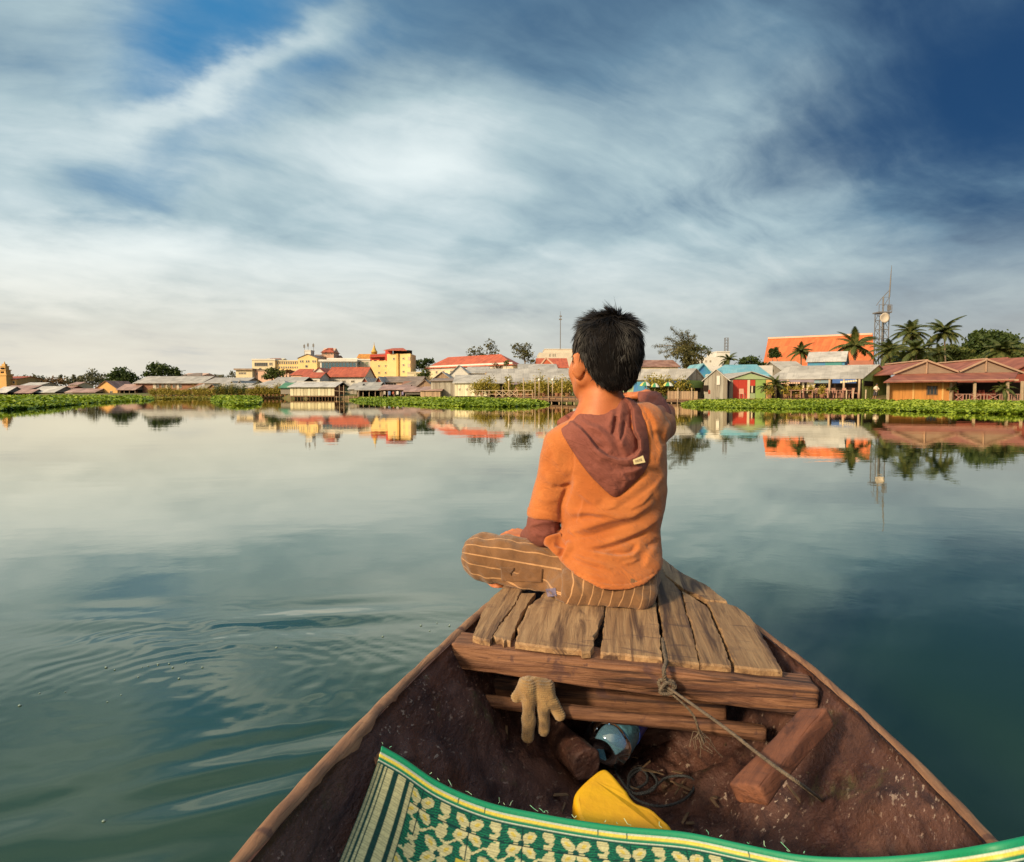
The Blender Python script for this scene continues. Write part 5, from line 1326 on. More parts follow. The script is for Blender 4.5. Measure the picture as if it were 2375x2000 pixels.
POST = pmat('pale_post', (0.46, 0.34, 0.22), .85, .5, 3); DPOST = pmat('dark_post', (0.15, 0.090, 0.055), .9, .5, 3); DECKW = pmat('deck_boards', (0.27, 0.155, 0.085), .9, .6, 2.0, .4, 8); BRICKW = pmat('brick_wall', (0.34, 0.165, 0.105), .9, .5, 1.5, .3, 12); REDG = pmat('red_brown_boards', (0.26, 0.062, 0.040), .85, .4, 1.5); GREYB = pmat('grey_boards', (0.30, 0.265, 0.215), .9, .6, 2.0, .3, 10, stretch=(4, 4, .4))
STEEL = pmat('galvanised_steel', (0.17, 0.16, 0.155), .6, .4, 2.0, spec=.4); LILAC = pmat('lilac_awning', (0.27, 0.22, 0.26), .8, .5, 1.0); BLUEA = pmat('blue_awning', (0.055, 0.13, 0.36), .8, .5, .8)
B_GREY = boardm('grey_plank_wall', (0.36, 0.335, 0.28), (0.22, 0.185, 0.145)); B_CREAM = boardm('cream_panel_wall', (0.78, 0.70, 0.47), (0.60, 0.52, 0.34)); B_ORANGE = boardm('amber_plank_wall', (0.60, 0.27, 0.072), (0.42, 0.185, 0.060)); B_GREEN = boardm('green_plank_wall', (0.34, 0.44, 0.21), (0.21, 0.29, 0.14)); B_BROWN = boardm('brown_plank_wall', (0.36, 0.135, 0.05), (0.20, 0.10, 0.045)); B_PALE = boardm('pale_sheet_wall', (0.66, 0.60, 0.43), (0.52, 0.46, 0.33)); B_TAN = boardm('tan_plank_wall', (0.42, 0.29, 0.18), (0.28, 0.19, 0.125))

def slope(parent, p0, p1, p2, p3, mat, th=.07, name='roof'):
    """one roof plane: p0-p1 along the eave, p3-p2 along the ridge; carries sheet coordinates"""
    P = [np.array(p, float) for p in (p0, p1, p2, p3)]
    ea = P[1] - P[0]; L = np.linalg.norm(ea); ea /= L; sl = P[3] - P[0]; nrm = np.cross(ea, sl); nrm /= np.linalg.norm(nrm); nrm *= 1 if nrm[2] > 0 else -1
    su = np.cross(nrm, ea)
    V = [p for p in P] + [p - nrm * th for p in P]
    uv = [((p - P[0]) @ ea, (p - P[0]) @ su, 0) for p in P] * 2
    f = np.array([(0, 1, 2, 3), (7, 6, 5, 4), (0, 4, 5, 1), (1, 5, 6, 2), (2, 6, 7, 3), (3, 7, 4, 0)])
    if np.cross(P[1] - P[0], P[2] - P[0])[2] < 0: f = f[:, ::-1]
    r_off = (abs(hash((round(P[0][0], 2), round(P[0][1], 2)))) % 97) * 1.7
    uv = np.array(uv, float); uv[:, 0] += r_off
    return V, f, uv
class Roof:
    def __init__(s): s.V = []; s.F = []; s.U = []; s.n = 0
    def add(s, *q, **kw):
        V, f, uv = slope(None, *q, None, **kw); s.V += V; s.F.append(f + s.n); s.U.append(uv); s.n += len(V); return s
    def build(s, mat, parent, name='roof'):
        return mesh_np(name, s.V, np.concatenate(s.F), mat, parent, False, {'sheet': np.concatenate(s.U)})
def boards(name, p0, p1, z0, z1, mat, parent, w=.28, gable=None, th=.03, seed=0, out=None):
    """wall face of upright boards between two plan points, joined, uneven; gable = height of its apex"""
    r = np.random.default_rng(seed + int(abs(p0[0] * 10)) % 1000); p0 = np.array(p0[:2], float); p1 = np.array(p1[:2], float); L = np.linalg.norm(p1 - p0); e = (p1 - p0) / L; nn = np.array([e[1], -e[0]]) if out is None else out
    k_ = max(2, int(L / w)); V, Ff, T = [], [], []
    for i in range(k_):
        a, b = p0 + e * (L * i / k_ + .008), p0 + e * (L * (i + 1) / k_ - .008); o = r.random() * .025 + .004; t = r.random() ** 1.5
        za = zb = z1
        if gable:
            f0, f1 = i / k_, (i + 1) / k_; za = z1 + (gable - z1) * (1 - abs(2 * f0 - 1)); zb = z1 + (gable - z1) * (1 - abs(2 * f1 - 1))
        n0 = len(V); c = [a + nn * o, b + nn * o, b + nn * (o + th), a + nn * (o + th)]
        for (q, zt) in ((c[0], za), (c[1], zb), (c[2], zb), (c[3], za)): V.append((*q, z0 + r.random() * .02))
        for (q, zt) in ((c[0], za), (c[1], zb), (c[2], zb), (c[3], za)): V.append((*q, zt))
        T += [t] * 8
        Ff += [tuple(n0 + j for j in f) for f in [(0, 1, 2, 3), (7, 6, 5, 4), (0, 4, 5, 1), (1, 5, 6, 2), (2, 6, 7, 3), (3, 7, 4, 0)]]
    ob = mesh_np(name, V, np.array(Ff), mat, parent, False, {'tone': np.array(T)})
    return ob
def v3(p, z): return np.array([p[0], p[1], z])
class House:
    """building on a parallelogram plan A (front left), B (front right), C (back of the side seen), each (u, distance)"""
    def __init__(s, name, label, A, B_, C, vb, ve, cat='house', group=None):
        s.A, s.B, s.C = XY(*A), XY(*B_), XY(*C); s.dB = B_[1]; s.D = s.A + s.C - s.B if s.side(A, B_, C) else s.A + s.C - s.B
        s.zb = GROUND if vb is None else W(B_[0], vb, B_[1])[2]; s.ze = W(B_[0], ve, B_[1])[2]
        m = (s.A + s.B + s.C + s.D) / 4
        s.root = empty(name, (m[0], m[1], s.zb), 0, label, cat, group); s.m = m
    def side(s, *a): return True
    def zr(s, vr, along='AB'):
        y = s.m[1]; return CAM_H + (910 - vr) / F * y
    def walls(s, mat, apex=None, ridge='AB', inset=.0, z1=None):
        q = [s.A, s.B, s.C, s.D]; z1 = z1 or s.ze; mb = MB()
        cc = lambda p: s.m + (p - s.m) * (1 - inset)
        q = [cc(p) for p in q]
        V = [v3(p, s.zb) for p in q] + [v3(p, z1) for p in q]; fs = [(0, 1, 5, 4), (1, 2, 6, 5), (2, 3, 7, 6), (3, 0, 4, 7), (4, 5, 6, 7), (3, 2, 1, 0)]
        if apex is not None:
            if ridge == 'AB': g0, g1 = (q[1] + q[2]) / 2, (q[3] + q[0]) / 2; V += [v3(g0, apex), v3(g1, apex)]; fs += [(5, 6, 8), (7, 4, 9), (4, 5, 8, 9), (6, 7, 9, 8)]
            else: g0, g1 = (q[0] + q[1]) / 2, (q[2] + q[3]) / 2; V += [v3(g0, apex), v3(g1, apex)]; fs += [(4, 5, 8), (6, 7, 9), (5, 6, 9, 8), (7, 4, 8, 9)]
        mb.add(V, fs); return mb.build('wall', mat, s.root)
    def gable_roof(s, zr, mat, ridge='AB', ov=.35, ovg=.3, hip=0.0, drop=0.0, th=.07):
        r = Roof(); A, B_, C, D_ = s.A, s.B, s.C, s.D
        if ridge == 'BC': A, B_, C, D_ = B_, C, D_, A
        e = (B_ - A) / np.linalg.norm(B_ - A); w = (C - B_); wl = np.linalg.norm(w); w = w / wl
        rise = zr - s.ze; k_ = ov / (wl / 2)
        ze = s.ze - rise * k_ + .03
        a, b, c, d = A - e * ovg - w * ov, B_ + e * ovg - w * ov, C + e * ovg + w * ov, D_ - e * ovg + w * ov
        r0, r1 = (A + D_) / 2 - e * (ovg - hip), (B_ + C) / 2 + e * (ovg - hip)
        zt = zr + th + .02
        r.add(v3(a, ze + th), v3(b, ze + th), v3(r1, zt), v3(r0, zt), th=th); r.add(v3(c, ze + th), v3(d, ze + th), v3(r0, zt), v3(r1, zt), th=th)
        if hip > 0:
            r.add(v3(b, ze + th), v3(c, ze + th), v3(r1, zt), v3(r1, zt), th=th); r.add(v3(d, ze + th), v3(a, ze + th), v3(r0, zt), v3(r0, zt), th=th)
        ob = r.build(mat, s.root); s.ridge = (v3(r0, zt), v3(r1, zt)); return ob
    def shed_roof(s, zback, mat, ov=.4, th=.06):
        r = Roof(); e = (s.B - s.A) / np.linalg.norm(s.B - s.A) * .3; w = (s.C - s.B); w = w / np.linalg.norm(w)
        k_ = (zback - s.ze) / np.linalg.norm(s.C - s.B)
        r.add(v3(s.A - e - w * ov, s.ze - k_ * ov + th), v3(s.B + e - w * ov, s.ze - k_ * ov + th), v3(s.C + e, zback + th), v3(s.D - e, zback + th), th=th); return r.build(mat, s.root)
    def cap(s, w=.16, mat=None): return MB().bar(s.ridge[0] + (0, 0, .02), s.ridge[1] + (0, 0, .02), w * 1.6, w * .6).build('ridge_cap', mat, s.root)
    def flat_roof(s, mat, ov=.25, th=.25, dz=0.0):
        c = s.m; q = [c + (p - c) * (1 + ov / np.linalg.norm(p - c)) for p in (s.A, s.B, s.C, s.D)]; z = s.ze + dz + .003
        return MB().hexa([v3(p, z) for p in q] + [v3(p, z + th) for p in q]).build('roof', mat, s.root)
    def on(s, u, v, face='AB', out=0.0):
        p, q = (s.A, s.B) if face == 'AB' else (s.B, s.C)
        e = q - p; d = ray(u, v); M = np.array([[d[0], -e[0]], [d[1], -e[1]]]); t, k_ = np.linalg.solve(M, p)
        n_ = np.array([e[1], -e[0]]) / np.linalg.norm(e); pt = np.array([d[0] * t, d[1] * t, CAM_H + d[2] * t]); pt[:2] += n_ * out
        return pt
    def rect(s, u0, v0, u1, v1, face='AB', out=0.0, th=.06):
        """box standing proud of a wall, given by its pixel rectangle"""
        p, q = (s.A, s.B) if face == 'AB' else (s.B, s.C)
        e = q - p; e = e / np.linalg.norm(e); n_ = np.array([e[1], -e[0]])
        a = s.on(u0, v0, face); b = s.on(u1, v1, face); z0, z1 = b[2], a[2]
        A2, B2 = a[:2], b[:2]
        c = [A2 + n_ * out, B2 + n_ * out, B2 + n_ * (out + th), A2 + n_ * (out + th)]
        c = [c[3], c[2], c[1], c[0]]
        return [v3(p_, z0) for p_ in c] + [v3(p_, z1) for p_ in c]
    def window(s, u0, v0, u1, v1, glass=None, frame=None, face='AB', bars=1, name='window', out=.02):
        fr = MB(); fw_ = min(.09, .18 * abs(s.on(u1, v1, face)[0] - s.on(u0, v0, face)[0]) + .02)
        px = fw_ / s.m[1] * F
        for r_ in ((u0, v0, u0 + px, v1), (u1 - px, v0, u1, v1), (u0 + px, v0, u1 - px, v0 + px), (u0 + px, v1 - px, u1 - px, v1)): fr.hexa(s.rect(*r_, face, out, .08))
        for i in range(bars):
            um = u0 + (u1 - u0) * (i + 1) / (bars + 1); fr.hexa(s.rect(um - px * .35, v0 + px, um + px * .35, v1 - px, face, out, .055))
        w = fr.build(name, frame or PALE, s.root); MB().hexa(s.rect(u0 + px, v0 + px, u1 - px, v1 - px, face, out, .03)).build('pane', glass or GLASS, w); return w
    def panel(s, name, u0, v0, u1, v1, mat, face='AB', out=.02, th=.06): return MB().hexa(s.rect(u0, v0, u1, v1, face, out, th)).build(name, mat, s.root)
    def posts(s, us, vtop, mat=None, w=.11, out=.1, z0=-.4, name='post', zt=None):
        for u in us:
            p = s.on(u, 900, 'AB', out); z1 = zt if zt is not None else s.on(u, vtop, 'AB', out)[2]
            MB().tube([(p[0], p[1], z0), (p[0] + random.uniform(-.03, .03), p[1], z1)], w / 2, 6).build(name, mat or POST, s.root, True)
def simple(name, label, u0, u1, d, dep, vb, ve, vr, wall, roof, ridge='AB', wins=(), cat='house', hip=0, group=None, ov=.35, bars=1, glass=None, clad=None, cladw=.28, gcol=None):
    h = House(name, label, (u0, d), (u1, d), ((u1 - 1187.5) * d / (d + dep) + 1187.5, d + dep), vb, ve, cat, group)
    zr = CAM_H + (910 - vr) / F * (d + (dep / 2 if ridge == 'AB' else 0)); h.zr_ = zr
    if zr < h.ze + .1: zr = h.zr_ = h.ze + .25
    h.walls(wall, zr - .02, ridge); h.gable_roof(zr, roof, ridge, ov=ov, hip=hip)
    if clad:
        boards('cladding', h.A, h.B, h.zb, h.ze, clad, h.root, cladw, gable=(zr - .05 if ridge == 'BC' else None))
        vis = (u1 < 1187); 
        if vis: boards('cladding', h.B, h.C, h.zb, h.ze, clad, h.root, cladw, gable=(zr - .05 if ridge == 'AB' else None))
        else: boards('cladding', h.D, h.A, h.zb, h.ze, clad, h.root, cladw, gable=(zr - .05 if ridge == 'AB' else None))
    for w in wins: h.window(*w, bars=bars, glass=glass)
    return h
def block(name, label, u0, u1, d, dep, vb, vt, wall, wins=(), roof=None, cat='building', glass=None, ov=.2, th=.25, bars=1, frame=None):
    h = House(name, label, (u0, d), (u1, d), ((u1 - 1187.5) * d / (d + dep) + 1187.5, d + dep), vb, vt, cat)
    h.walls(wall); 
    if roof is not None: h.flat_roof(roof, ov, th)
    for w in wins: h.window(*w, glass=glass, bars=bars, frame=frame)
    return h
def rows(us, vs, w, hgt): return [(u - w / 2, v - hgt / 2, u + w / 2, v + hgt / 2) for v in vs for u in us]
# ------------------------------------------------------------------ buildings, from the left end of the shore to the right
def open_shed(name, label, u0, u1, d, dep, vdeck, ve, vr, roof, posts, back=DARK, ridge='AB', sidewall=None, group=None, cat='restaurant', hip=0, postmat=None, skirt=None):
    """open fronted shed on a deck: roof on posts, dark back wall, floor"""
    h = House(name, label, (u0, d), (u1, d), ((u1 - 1187.5) * d / (d + dep) + 1187.5, d + dep), vdeck, ve, cat, group)
    zr = CAM_H + (910 - vr) / F * (d + (dep / 2 if ridge == 'AB' else 0)); zr = max(zr, h.ze + .3); h.zr_ = zr
    e = (h.B - h.A); w = h.C - h.B; w = w / np.linalg.norm(w)
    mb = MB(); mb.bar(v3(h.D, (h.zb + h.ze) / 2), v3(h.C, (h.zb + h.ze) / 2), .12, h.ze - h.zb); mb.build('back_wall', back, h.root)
    for p, q in ((h.A + w * 1.2, h.D), (h.B + w * 1.2, h.C)): MB().bar(v3(p, (h.zb + h.ze) / 2), v3(q, (h.zb + h.ze) / 2), .1, h.ze - h.zb - .01).build('side_wall', sidewall or back, h.root)
    g0, g1 = (h.A + h.D) / 2, (h.B + h.C) / 2; m0, m1 = (h.A + h.B) / 2, (h.C + h.D) / 2
    for p, q, t in (((h.A, h.D, g0), (h.B, h.C, g1)) if ridge == 'AB' else ((h.A, h.B, m0), (h.C, h.D, m1))): MB().slab([v3(p, h.ze), v3(q, h.ze), v3(t, zr - .06)], .05).build('gable', sidewall or GREYB, h.root)
    f = w * 1.3
    MB().hexa([v3(p, h.zb - .16) for p in (h.A - f, h.B - f, h.C, h.D)] + [v3(p, h.zb) for p in (h.A - f, h.B - f, h.C, h.D)]).build('floor', DECKW, h.root)
    h.gable_roof(zr, roof, ridge, ov=.5, hip=hip)
    h.posts(posts, ve, postmat or POST, zt=h.ze + .02, out=0)
    return h
def stilts(h, us, mat=None, out=1.2, w=.12): h.posts(us, 0, mat or POST, w=w, out=out, z0=-.6, zt=h.zb - .17, name='stilt')

# far left
h = simple('church', 'ochre church hall at the left edge of the photo with a stepped bell tower', -14, 41, 230, 14, None, 880, 874, ORP, RT, wins=rows((8, 20, 32), (887,), 5, 6), cat='church')
tw = MB(); t0 = XY(15, 229)
def tz(v, d): return CAM_H + (910 - v) / F * d
for v0, v1, hw in ((900, 872, 1.5), (872, 868, 1.75), (868, 860, 1.15), (860, 858, 1.35), (858, 851, .85), (851, 849.5, 1.0), (849.5, 845, .55)): tw.box(t0[0] - hw, t0[0] + hw, t0[1] - hw, t0[1] + hw, tz(v0, 229) + .003, tz(v1, 229))
tw.tube([(t0[0], t0[1], tz(845, 229)), (t0[0], t0[1], tz(839, 229))], [.35, .04], 6)
tw.build('bell_tower', ORP, h.root)
for v in (864, 855): MB().box(t0[0] - .5, t0[0] + .5, t0[1] - 1.25, t0[1] - .86, tz(v + 2, 229), tz(v - 1.6, 229)).build('belfry_opening', DARK, h.root)
open_shed('waterside_shed', 'grey roofed shed at the far left edge behind the green bed', -8, 17, 158, 6, 920, 910, 898, TW, (0, 9, 16))
open_shed('waterside_shed', 'long pinkish brown roofed shed left of the white sheet roof', 5, 72, 166, 8, 920, 903, 895, TP, (10, 22, 34, 46, 58, 70))
open_shed('waterside_shed', 'low pink lean-to in front of the long brown roofed shed', 40, 76, 158, 4, 920, 911, 904, TP, (42, 52, 62, 74), ridge='AB')
open_shed('waterside_shed', 'shed with a broad white sheet roof near the left end of the shore', 76, 128, 160, 8, 920, 910, 897, TW, (78, 90, 104, 116, 127))
simple('house', 'pale roofed house behind the white sheet roof below the far trees', 50, 92, 200, 9, None, 895, 888, PALE, TW)
simple('house', 'small rust red house right of the white sheet roof', 130, 158, 172, 8, None, 905, 896, REDG, TR)
h = open_shed('waterside_shed', 'low brown roofed shed with a white end panel at the green bed', 156, 222, 157, 6, 920, 910, 902, TP, (158, 170, 184, 198, 210, 220)); h.panel('end_panel', 153, 909, 170, 920, WHITE, out=.15)
simple('house', 'small cream house under the grey far trees at the left', 163, 182, 210, 8, None, 893, 887, CREAM, TP)
simple('house', 'house with a peaked orange tin roof left of the long grey market roof', 222, 274, 160, 9, None, 903, 884, ORP, TR, ridge='BC', wins=rows((236, 258), (910,), 6, 6))
open_shed('waterside_shed', 'pale pink roofed shed under the round dark tree', 275, 315, 155, 7, 920, 904, 892, TP, (277, 288, 300, 313))
h = simple('market_hall', 'very long low grey roofed hall left of the hotel', 316, 470, 158, 12, None, 888, 874, BRICKW, TG, wins=rows((366, 378, 392, 404, 418), (896,), 7, 9), cat='market hall', ov=.8)
h.panel('white_panel', 355, 889, 362, 905, PALE); h.panel('white_panel', 384, 889, 389, 905, PALE); h.panel('white_panel', 410, 889, 415, 905, PALE)
simple('house', 'brown roofed house showing over the long grey hall', 420, 470, 230, 12, None, 872, 866, PINKP, TB, hip=3, ov=.8)
simple('house', 'grey gabled shed end on the shore at the right of the long hall', 440, 492, 148, 10, None, 903, 889, BRICKW, TG, hip=2)
simple('house', 'low dark brown shed with an open gable left of the hyacinth island', 478, 510, 140, 8, None, 905, 892, BRICKW, TB, ridge='BC')
simple('house', 'long grey roof joining the hall behind the hyacinth island', 476, 566, 150, 12, None, 889, 877, GREYB, TG)
open_shed('restaurant', 'grey roofed open restaurant just behind the hyacinth island', 496, 572, 132, 9, 921, 902, 890, TG, (500, 514, 530, 548, 562))
for i, (ua, ub, va) in enumerate(((528, 552, 885), (548, 568, 884))): simple('house', ('small' if i else 'slightly larger') + ' grey gable end squeezed behind the hyacinth island restaurant', ua, ub, 143, 9, None, 897, va, GREYB, TG, ridge='BC')
h = open_shed('restaurant', 'wide open restaurant with grey roof and lilac awning on stilts left of the cream boathouse', 575, 668, 122, 10, 921, 899, 884, TG, (576, 592, 608, 622, 640, 656, 667), hip=2.5)
h.panel('awning', 578, 899, 660, 906, LILAC, out=.9, th=.05); stilts(h, (577, 592, 607, 622, 637, 652, 666), DPOST)
simple('house', 'dark eaved grey roof behind the lilac awning restaurant', 632, 700, 134, 9, None, 887, 876, DARK, TG, ov=.6)
simple('shed', 'little shed with a green tin roof left of the cream boathouse', 652, 690, 112, 6, None, 900, 889, GREYB, TGN, cat='shed')
# cream boathouse
h = House('boathouse', 'cream panelled boathouse on stilts with a brown board gable end', (673, 104), (776, 104), ((776 - 1187.5) * 104 / 112.5 + 1187.5, 112.5), 918.5, 898, 'boathouse')
zr = CAM_H + (910 - 887.5) / F * 108; h.walls(GREYB, zr - .03, 'AB'); h.gable_roof(zr, TW, 'AB', ov=.45); h.cap(.1, TW)
r_ = np.random.default_rng(3)
for i in range(13):
    ua, ub = 673 + i * 103 / 13, 673 + (i + 1) * 103 / 13
    m_ = h.rect(ua + .25, 899, ub - .25, 918, 'AB', .01 + r_.random() * .03, .03); t = [.15, .9, .1, .35, .8, .05, .5, .95, .1, .3, .85, .05, .6][i]
    mesh_np('wall_panel', m_, np.array([(3, 2, 1, 0), (4, 5, 6, 7), (0, 1, 5, 4), (1, 2, 6, 5), (2, 3, 7, 6), (3, 0, 4, 7)]), B_CREAM, h.root, False, {'tone': np.full(8, t)})
boards('gable_cladding', h.B, h.B + (h.C - h.B) * .78, h.zb, h.ze + .1, B_BROWN, h.root, .3); boards('gable_cladding', h.B + (h.C - h.B) * .78, h.C, h.zb, h.ze + .1, B_GREEN, h.root, .25)
g_ = MB(); g_.slab([v3(h.C, h.ze + .1), v3((h.B + h.C) / 2, zr - .08), v3(h.B, h.ze + .1)], -.05); g_.build('gable', PGREEN, h.root)
MB().hexa([v3(p, h.zb - .14) for p in (h.A, h.B, h.C, h.D)] + [v3(p, h.zb - .004) for p in (h.A, h.B, h.C, h.D)]).build('floor', DECKW, h.root)
h.posts(np.linspace(675, 775, 15), 0, DPOST, w=.14, out=-.15, z0=-.6, zt=h.zb - .14, name='stilt')
jt = House('jetty', 'thin plank jetty with poles running past the boathouse gable', (776, 103), (838, 101), (838, 102.2), 920.5, 919.5, 'jetty')
MB().hexa([v3(p, jt.zb - .08) for p in (jt.A, jt.B, jt.C, jt.D)] + [v3(p, jt.zb) for p in (jt.A, jt.B, jt.C, jt.D)]).build('walkway', DECKW, jt.root); jt.posts((780, 788, 797.5, 808, 820, 833), 0, POST, w=.1, out=0, z0=-.5, zt=jt.zb + .1); jt.posts((788.3, 798.2), 0, POST, w=.09, out=.12, z0=-.5, zt=jt.zb + 1.7, name='tall_pole'); 
MB().bar(v3(jt.A, jt.zb + .9), v3(jt.B, jt.zb + .5), .05).build('handrail', POST, jt.root)

# hill of hotels at the left centre
block('house', 'small cream flat roofed house left of the yellow hotel', 549, 587, 205, 10, None, 859, CREAM, rows((556, 562, 568), (866,), 5, 5), TB, 'house', ov=.8, th=.5)
block('stair_tower', 'narrow brown stair block between the cream house and the yellow hotel', 589, 601, 207, 8, None, 858, PINKP, rows((597,), (867,), 5, 5), TB, 'stair tower')
block('house', 'low pink cream house behind the bushy tree below the hotel', 600, 672, 190, 10, None, 861, PINKP, rows((618, 636, 655), (869,), 5, 5), TB, 'house')
h = block('hotel_wing', 'left wing of the yellow hotel with one long dark window band', 587, 640, 225, 14, None, 836, CREAM, [(590, 841, 621, 850), (624, 841, 632, 848)], WHITE, 'hotel', bars=6, th=.5)
h.window(601, 853, 606, 859)
simple('roof_house', 'small dark red tiled roof on top of the left hotel wing', 612, 655, 232, 8, None, 836, 832, CREAM, TR, hip=2, cat='roof')
h = block('hotel_wing', 'middle wing of the yellow hotel with two rows of narrow windows', 640, 693, 226, 14, None, 838, YELW, rows(np.arange(644, 692, 5.2), (842,), 3.4, 6.5) + rows(np.arange(648, 692, 5.2), (852.5,), 3.2, 5), CREAM, 'hotel', bars=0, th=.3)
h = block('hotel_wing', 'tall yellow gabled block at the right end of the hotel below the aerials', 693, 737, 222, 14, None, 831, YELW, rows((697, 702, 711, 716, 726, 731), (838.5,), 3.4, 5.5) + rows((711,), (850, 861), 6, 6), None, 'hotel', bars=0)
zt_ = CAM_H + (910 - 825) / F * 229; h.gable_roof(zt_, TB, 'BC', ov=.3); MB().slab([v3(h.A, h.ze), v3(h.B, h.ze), v3((h.A + h.B) / 2, zt_ - .1)], -.2).build('gable', YELW, h.root)
h = block('water_tank_house', 'small white roof house carrying the aerials above the yellow hotel', 709, 723, 226, 4, 828, 814, WHITE, (), WHITE, 'roof house')
mm = empty('aerial_mast', tuple(v3(XY(716, 228), h.ze + .3)), 0, 'group of thin grey phone aerials standing on the hotel roof', 'aerial')
for u, vt in ((708.5, 799), (717, 796), (729.5, 797)):
    p = XY(u, 228); MB().tube([v3(p, tz(824, 228)), v3(p, tz(vt, 228))], .07, 5).build('mast', STEEL, mm); MB().box(p[0] - .28, p[0] + .28, p[1] - .2, p[1] - .08, tz(vt + 9, 228), tz(vt + 2, 228)).build('antenna_panel', STEEL, mm)
h = simple('roof_house', 'pink square turret with a red hipped roof above the blue glass building', 748, 776, 232, 7, 836, 816, 808.5, PINKP, RT, hip=3.2, ov=.8, wins=rows((756, 769), (821,), 3.2, 4.5), cat='turret', bars=0)
simple('roof_house', 'lower red tiled roof right of the pink turret', 768, 786, 236, 6, 840, 830, 826, PINKP, TR, cat='roof')
simple('roof_house', 'brown tiled roof left of the pink turret on the hotel', 728, 752, 230, 8, 846, 832, 824, YELW, TB, cat='roof')
h = block('glass_building', 'low blue glass fronted building with a flat white roof', 744, 828, 205, 14, None, 839, WHITE, [], WHITE, 'building', ov=.6, th=.6)
for i in range(10): h.window(746 + i * 8, 841, 753.4 + i * 8, 855, BGLASS, STEEL, bars=0)
block('roof_terrace', 'pale flat terrace roof over the blue glass building', 762, 830, 214, 14, None, 834, PALE, (), WHITE, 'building', ov=.4, th=.4)
h = block('building', 'white and green glazed building between the blue glass and the yellow tower', 827, 860, 208, 10, None, 836, PALE, rows((832.5, 841.5, 850.5), (843,), 7, 8) + rows((832.5, 841.5, 850.5), (853,), 7, 6), WHITE, 'building', glass=GGLASS, th=.4)
# gold temple roof with spire
h = simple('temple', 'temple hall with a golden orange roof and pointed spire', 826, 900, 250, 14, None, 838, 822.5, CREAM, GT, cat='temple')
sp = MB(); c_ = XY(869.5, 257); zz0 = tz(826, 257)
prof_ = [(1.1, 0), (1.1, 1.3), (1.35, 1.35), (1.0, 1.7), (.72, 2.2), (.45, 2.9), (.22, 3.6), (.12, 4.2), (.02, 5.2)]
sp.lathe(prof_, (c_[0], c_[1], zz0), 10).build('spire', pmat('gold_stone', (.56, .36, .08), .6, .4, 1.0), h.root, True)
# yellow hotel tower
h = block('hotel', 'yellow four storey hotel with small square windows and a red roof', 860, 921, 180, 12, None, 838, YELW, rows((879, 894.2, 909.6), (849, 864.8), 4.6, 5.6), None, 'hotel', bars=1, frame=CREAM)
MB().hexa(h.rect(858, 823.5, 905, 836, 'AB', -1.5, 1.2)).build('red_parapet', REDP, h.root)
MB().hexa(h.rect(880, 832, 891, 835, 'AB', -.28, .1)).build('terrace_opening', DARK, h.root)
for u in (862, 874, 890): MB().hexa(h.rect(u, 836, u + 5, 839.4, 'AB', -.2, .22)).build('parapet_post', YELW, h.root)
r = Roof(); zc_ = h.ze
r.add(v3(XY(858, 179.5), tz(829, 180)), v3(XY(899, 179.5), tz(827, 180)), v3(XY(899, 186), tz(820, 186)), v3(XY(862, 186), tz(823, 186)), th=.15).build(RT, h.root)
t2 = House('hotel_tower', 'taller right part of the yellow hotel under a dark red penthouse roof', (899, 178), (953, 176), ((953 - 1187.5) * 176 / 186 + 1187.5, 186), None, 820.5, 'hotel')
t2.walls(YELW); 
for w in rows((913.5,), (832.5,), 5, 6) + rows((936,), (832, 847, 862.5), 5.5, 5.5): t2.window(*w, frame=CREAM)
for v in (832, 848): t2.panel('shutter', 946, v - 4, 951.5, v + 4, PINKP)
MB().hexa(t2.rect(921, 821, 926, 876, 'AB', .05, .5)).build('bay', ORP, t2.root)
MB().hexa(t2.rect(893, 812, 908, 834, 'AB', -.8, .7)).build('red_wall', REDP, t2.root)
MB().hexa(t2.rect(908, 812.5, 944, 820, 'AB', -3.0, 2.0)).build('penthouse', DARK, t2.root)
r = Roof(); r.add(v3(XY(891, 176), tz(813.5, 177)), v3(XY(945, 175), tz(813.5, 175)), v3(XY(936, 181), tz(808, 181)), v3(XY(912, 182), tz(808.5, 182)), th=.12).build(RT, t2.root)
block('wall_annex', 'low cream annex wall at the foot of the yellow hotel tower', 945, 976, 172, 6, None, 865, CREAM, (), CREAM, 'annex')
# white house with the red roof
h = House('house', 'white house with a wide red tiled roof in front of the blue glass', (758, 158), (846, 158), ((846 - 1187.5) * 158 / 170 + 1187.5, 170), None, 873, 'house')
zr = tz(853.5, 164); h.walls(WHITE, zr - .03); h.gable_roof(zr, RT, 'AB', ov=.7); h.cap(.12, RT)
for w in rows((775, 797, 818), (885,), 8, 5): h.window(*w, frame=PALE)
simple('house', 'white gabled annex joined to the left of the wide red tiled roof', 722, 760, 160, 12, None, 870, 853.5, WHITE, RT, ridge='BC', wins=rows((750,), (884,), 6, 6))
simple('house', 'little white house with a red roof left of the wide red tiled roof', 702, 743, 150, 8, None, 876, 865, WHITE, RT, wins=rows((715, 730), (884,), 9, 5))
simple('house', 'house with a sloping red brown roof above the cream boathouse', 676, 722, 172, 10, None, 870, 857, PINKP, RT, hip=1)
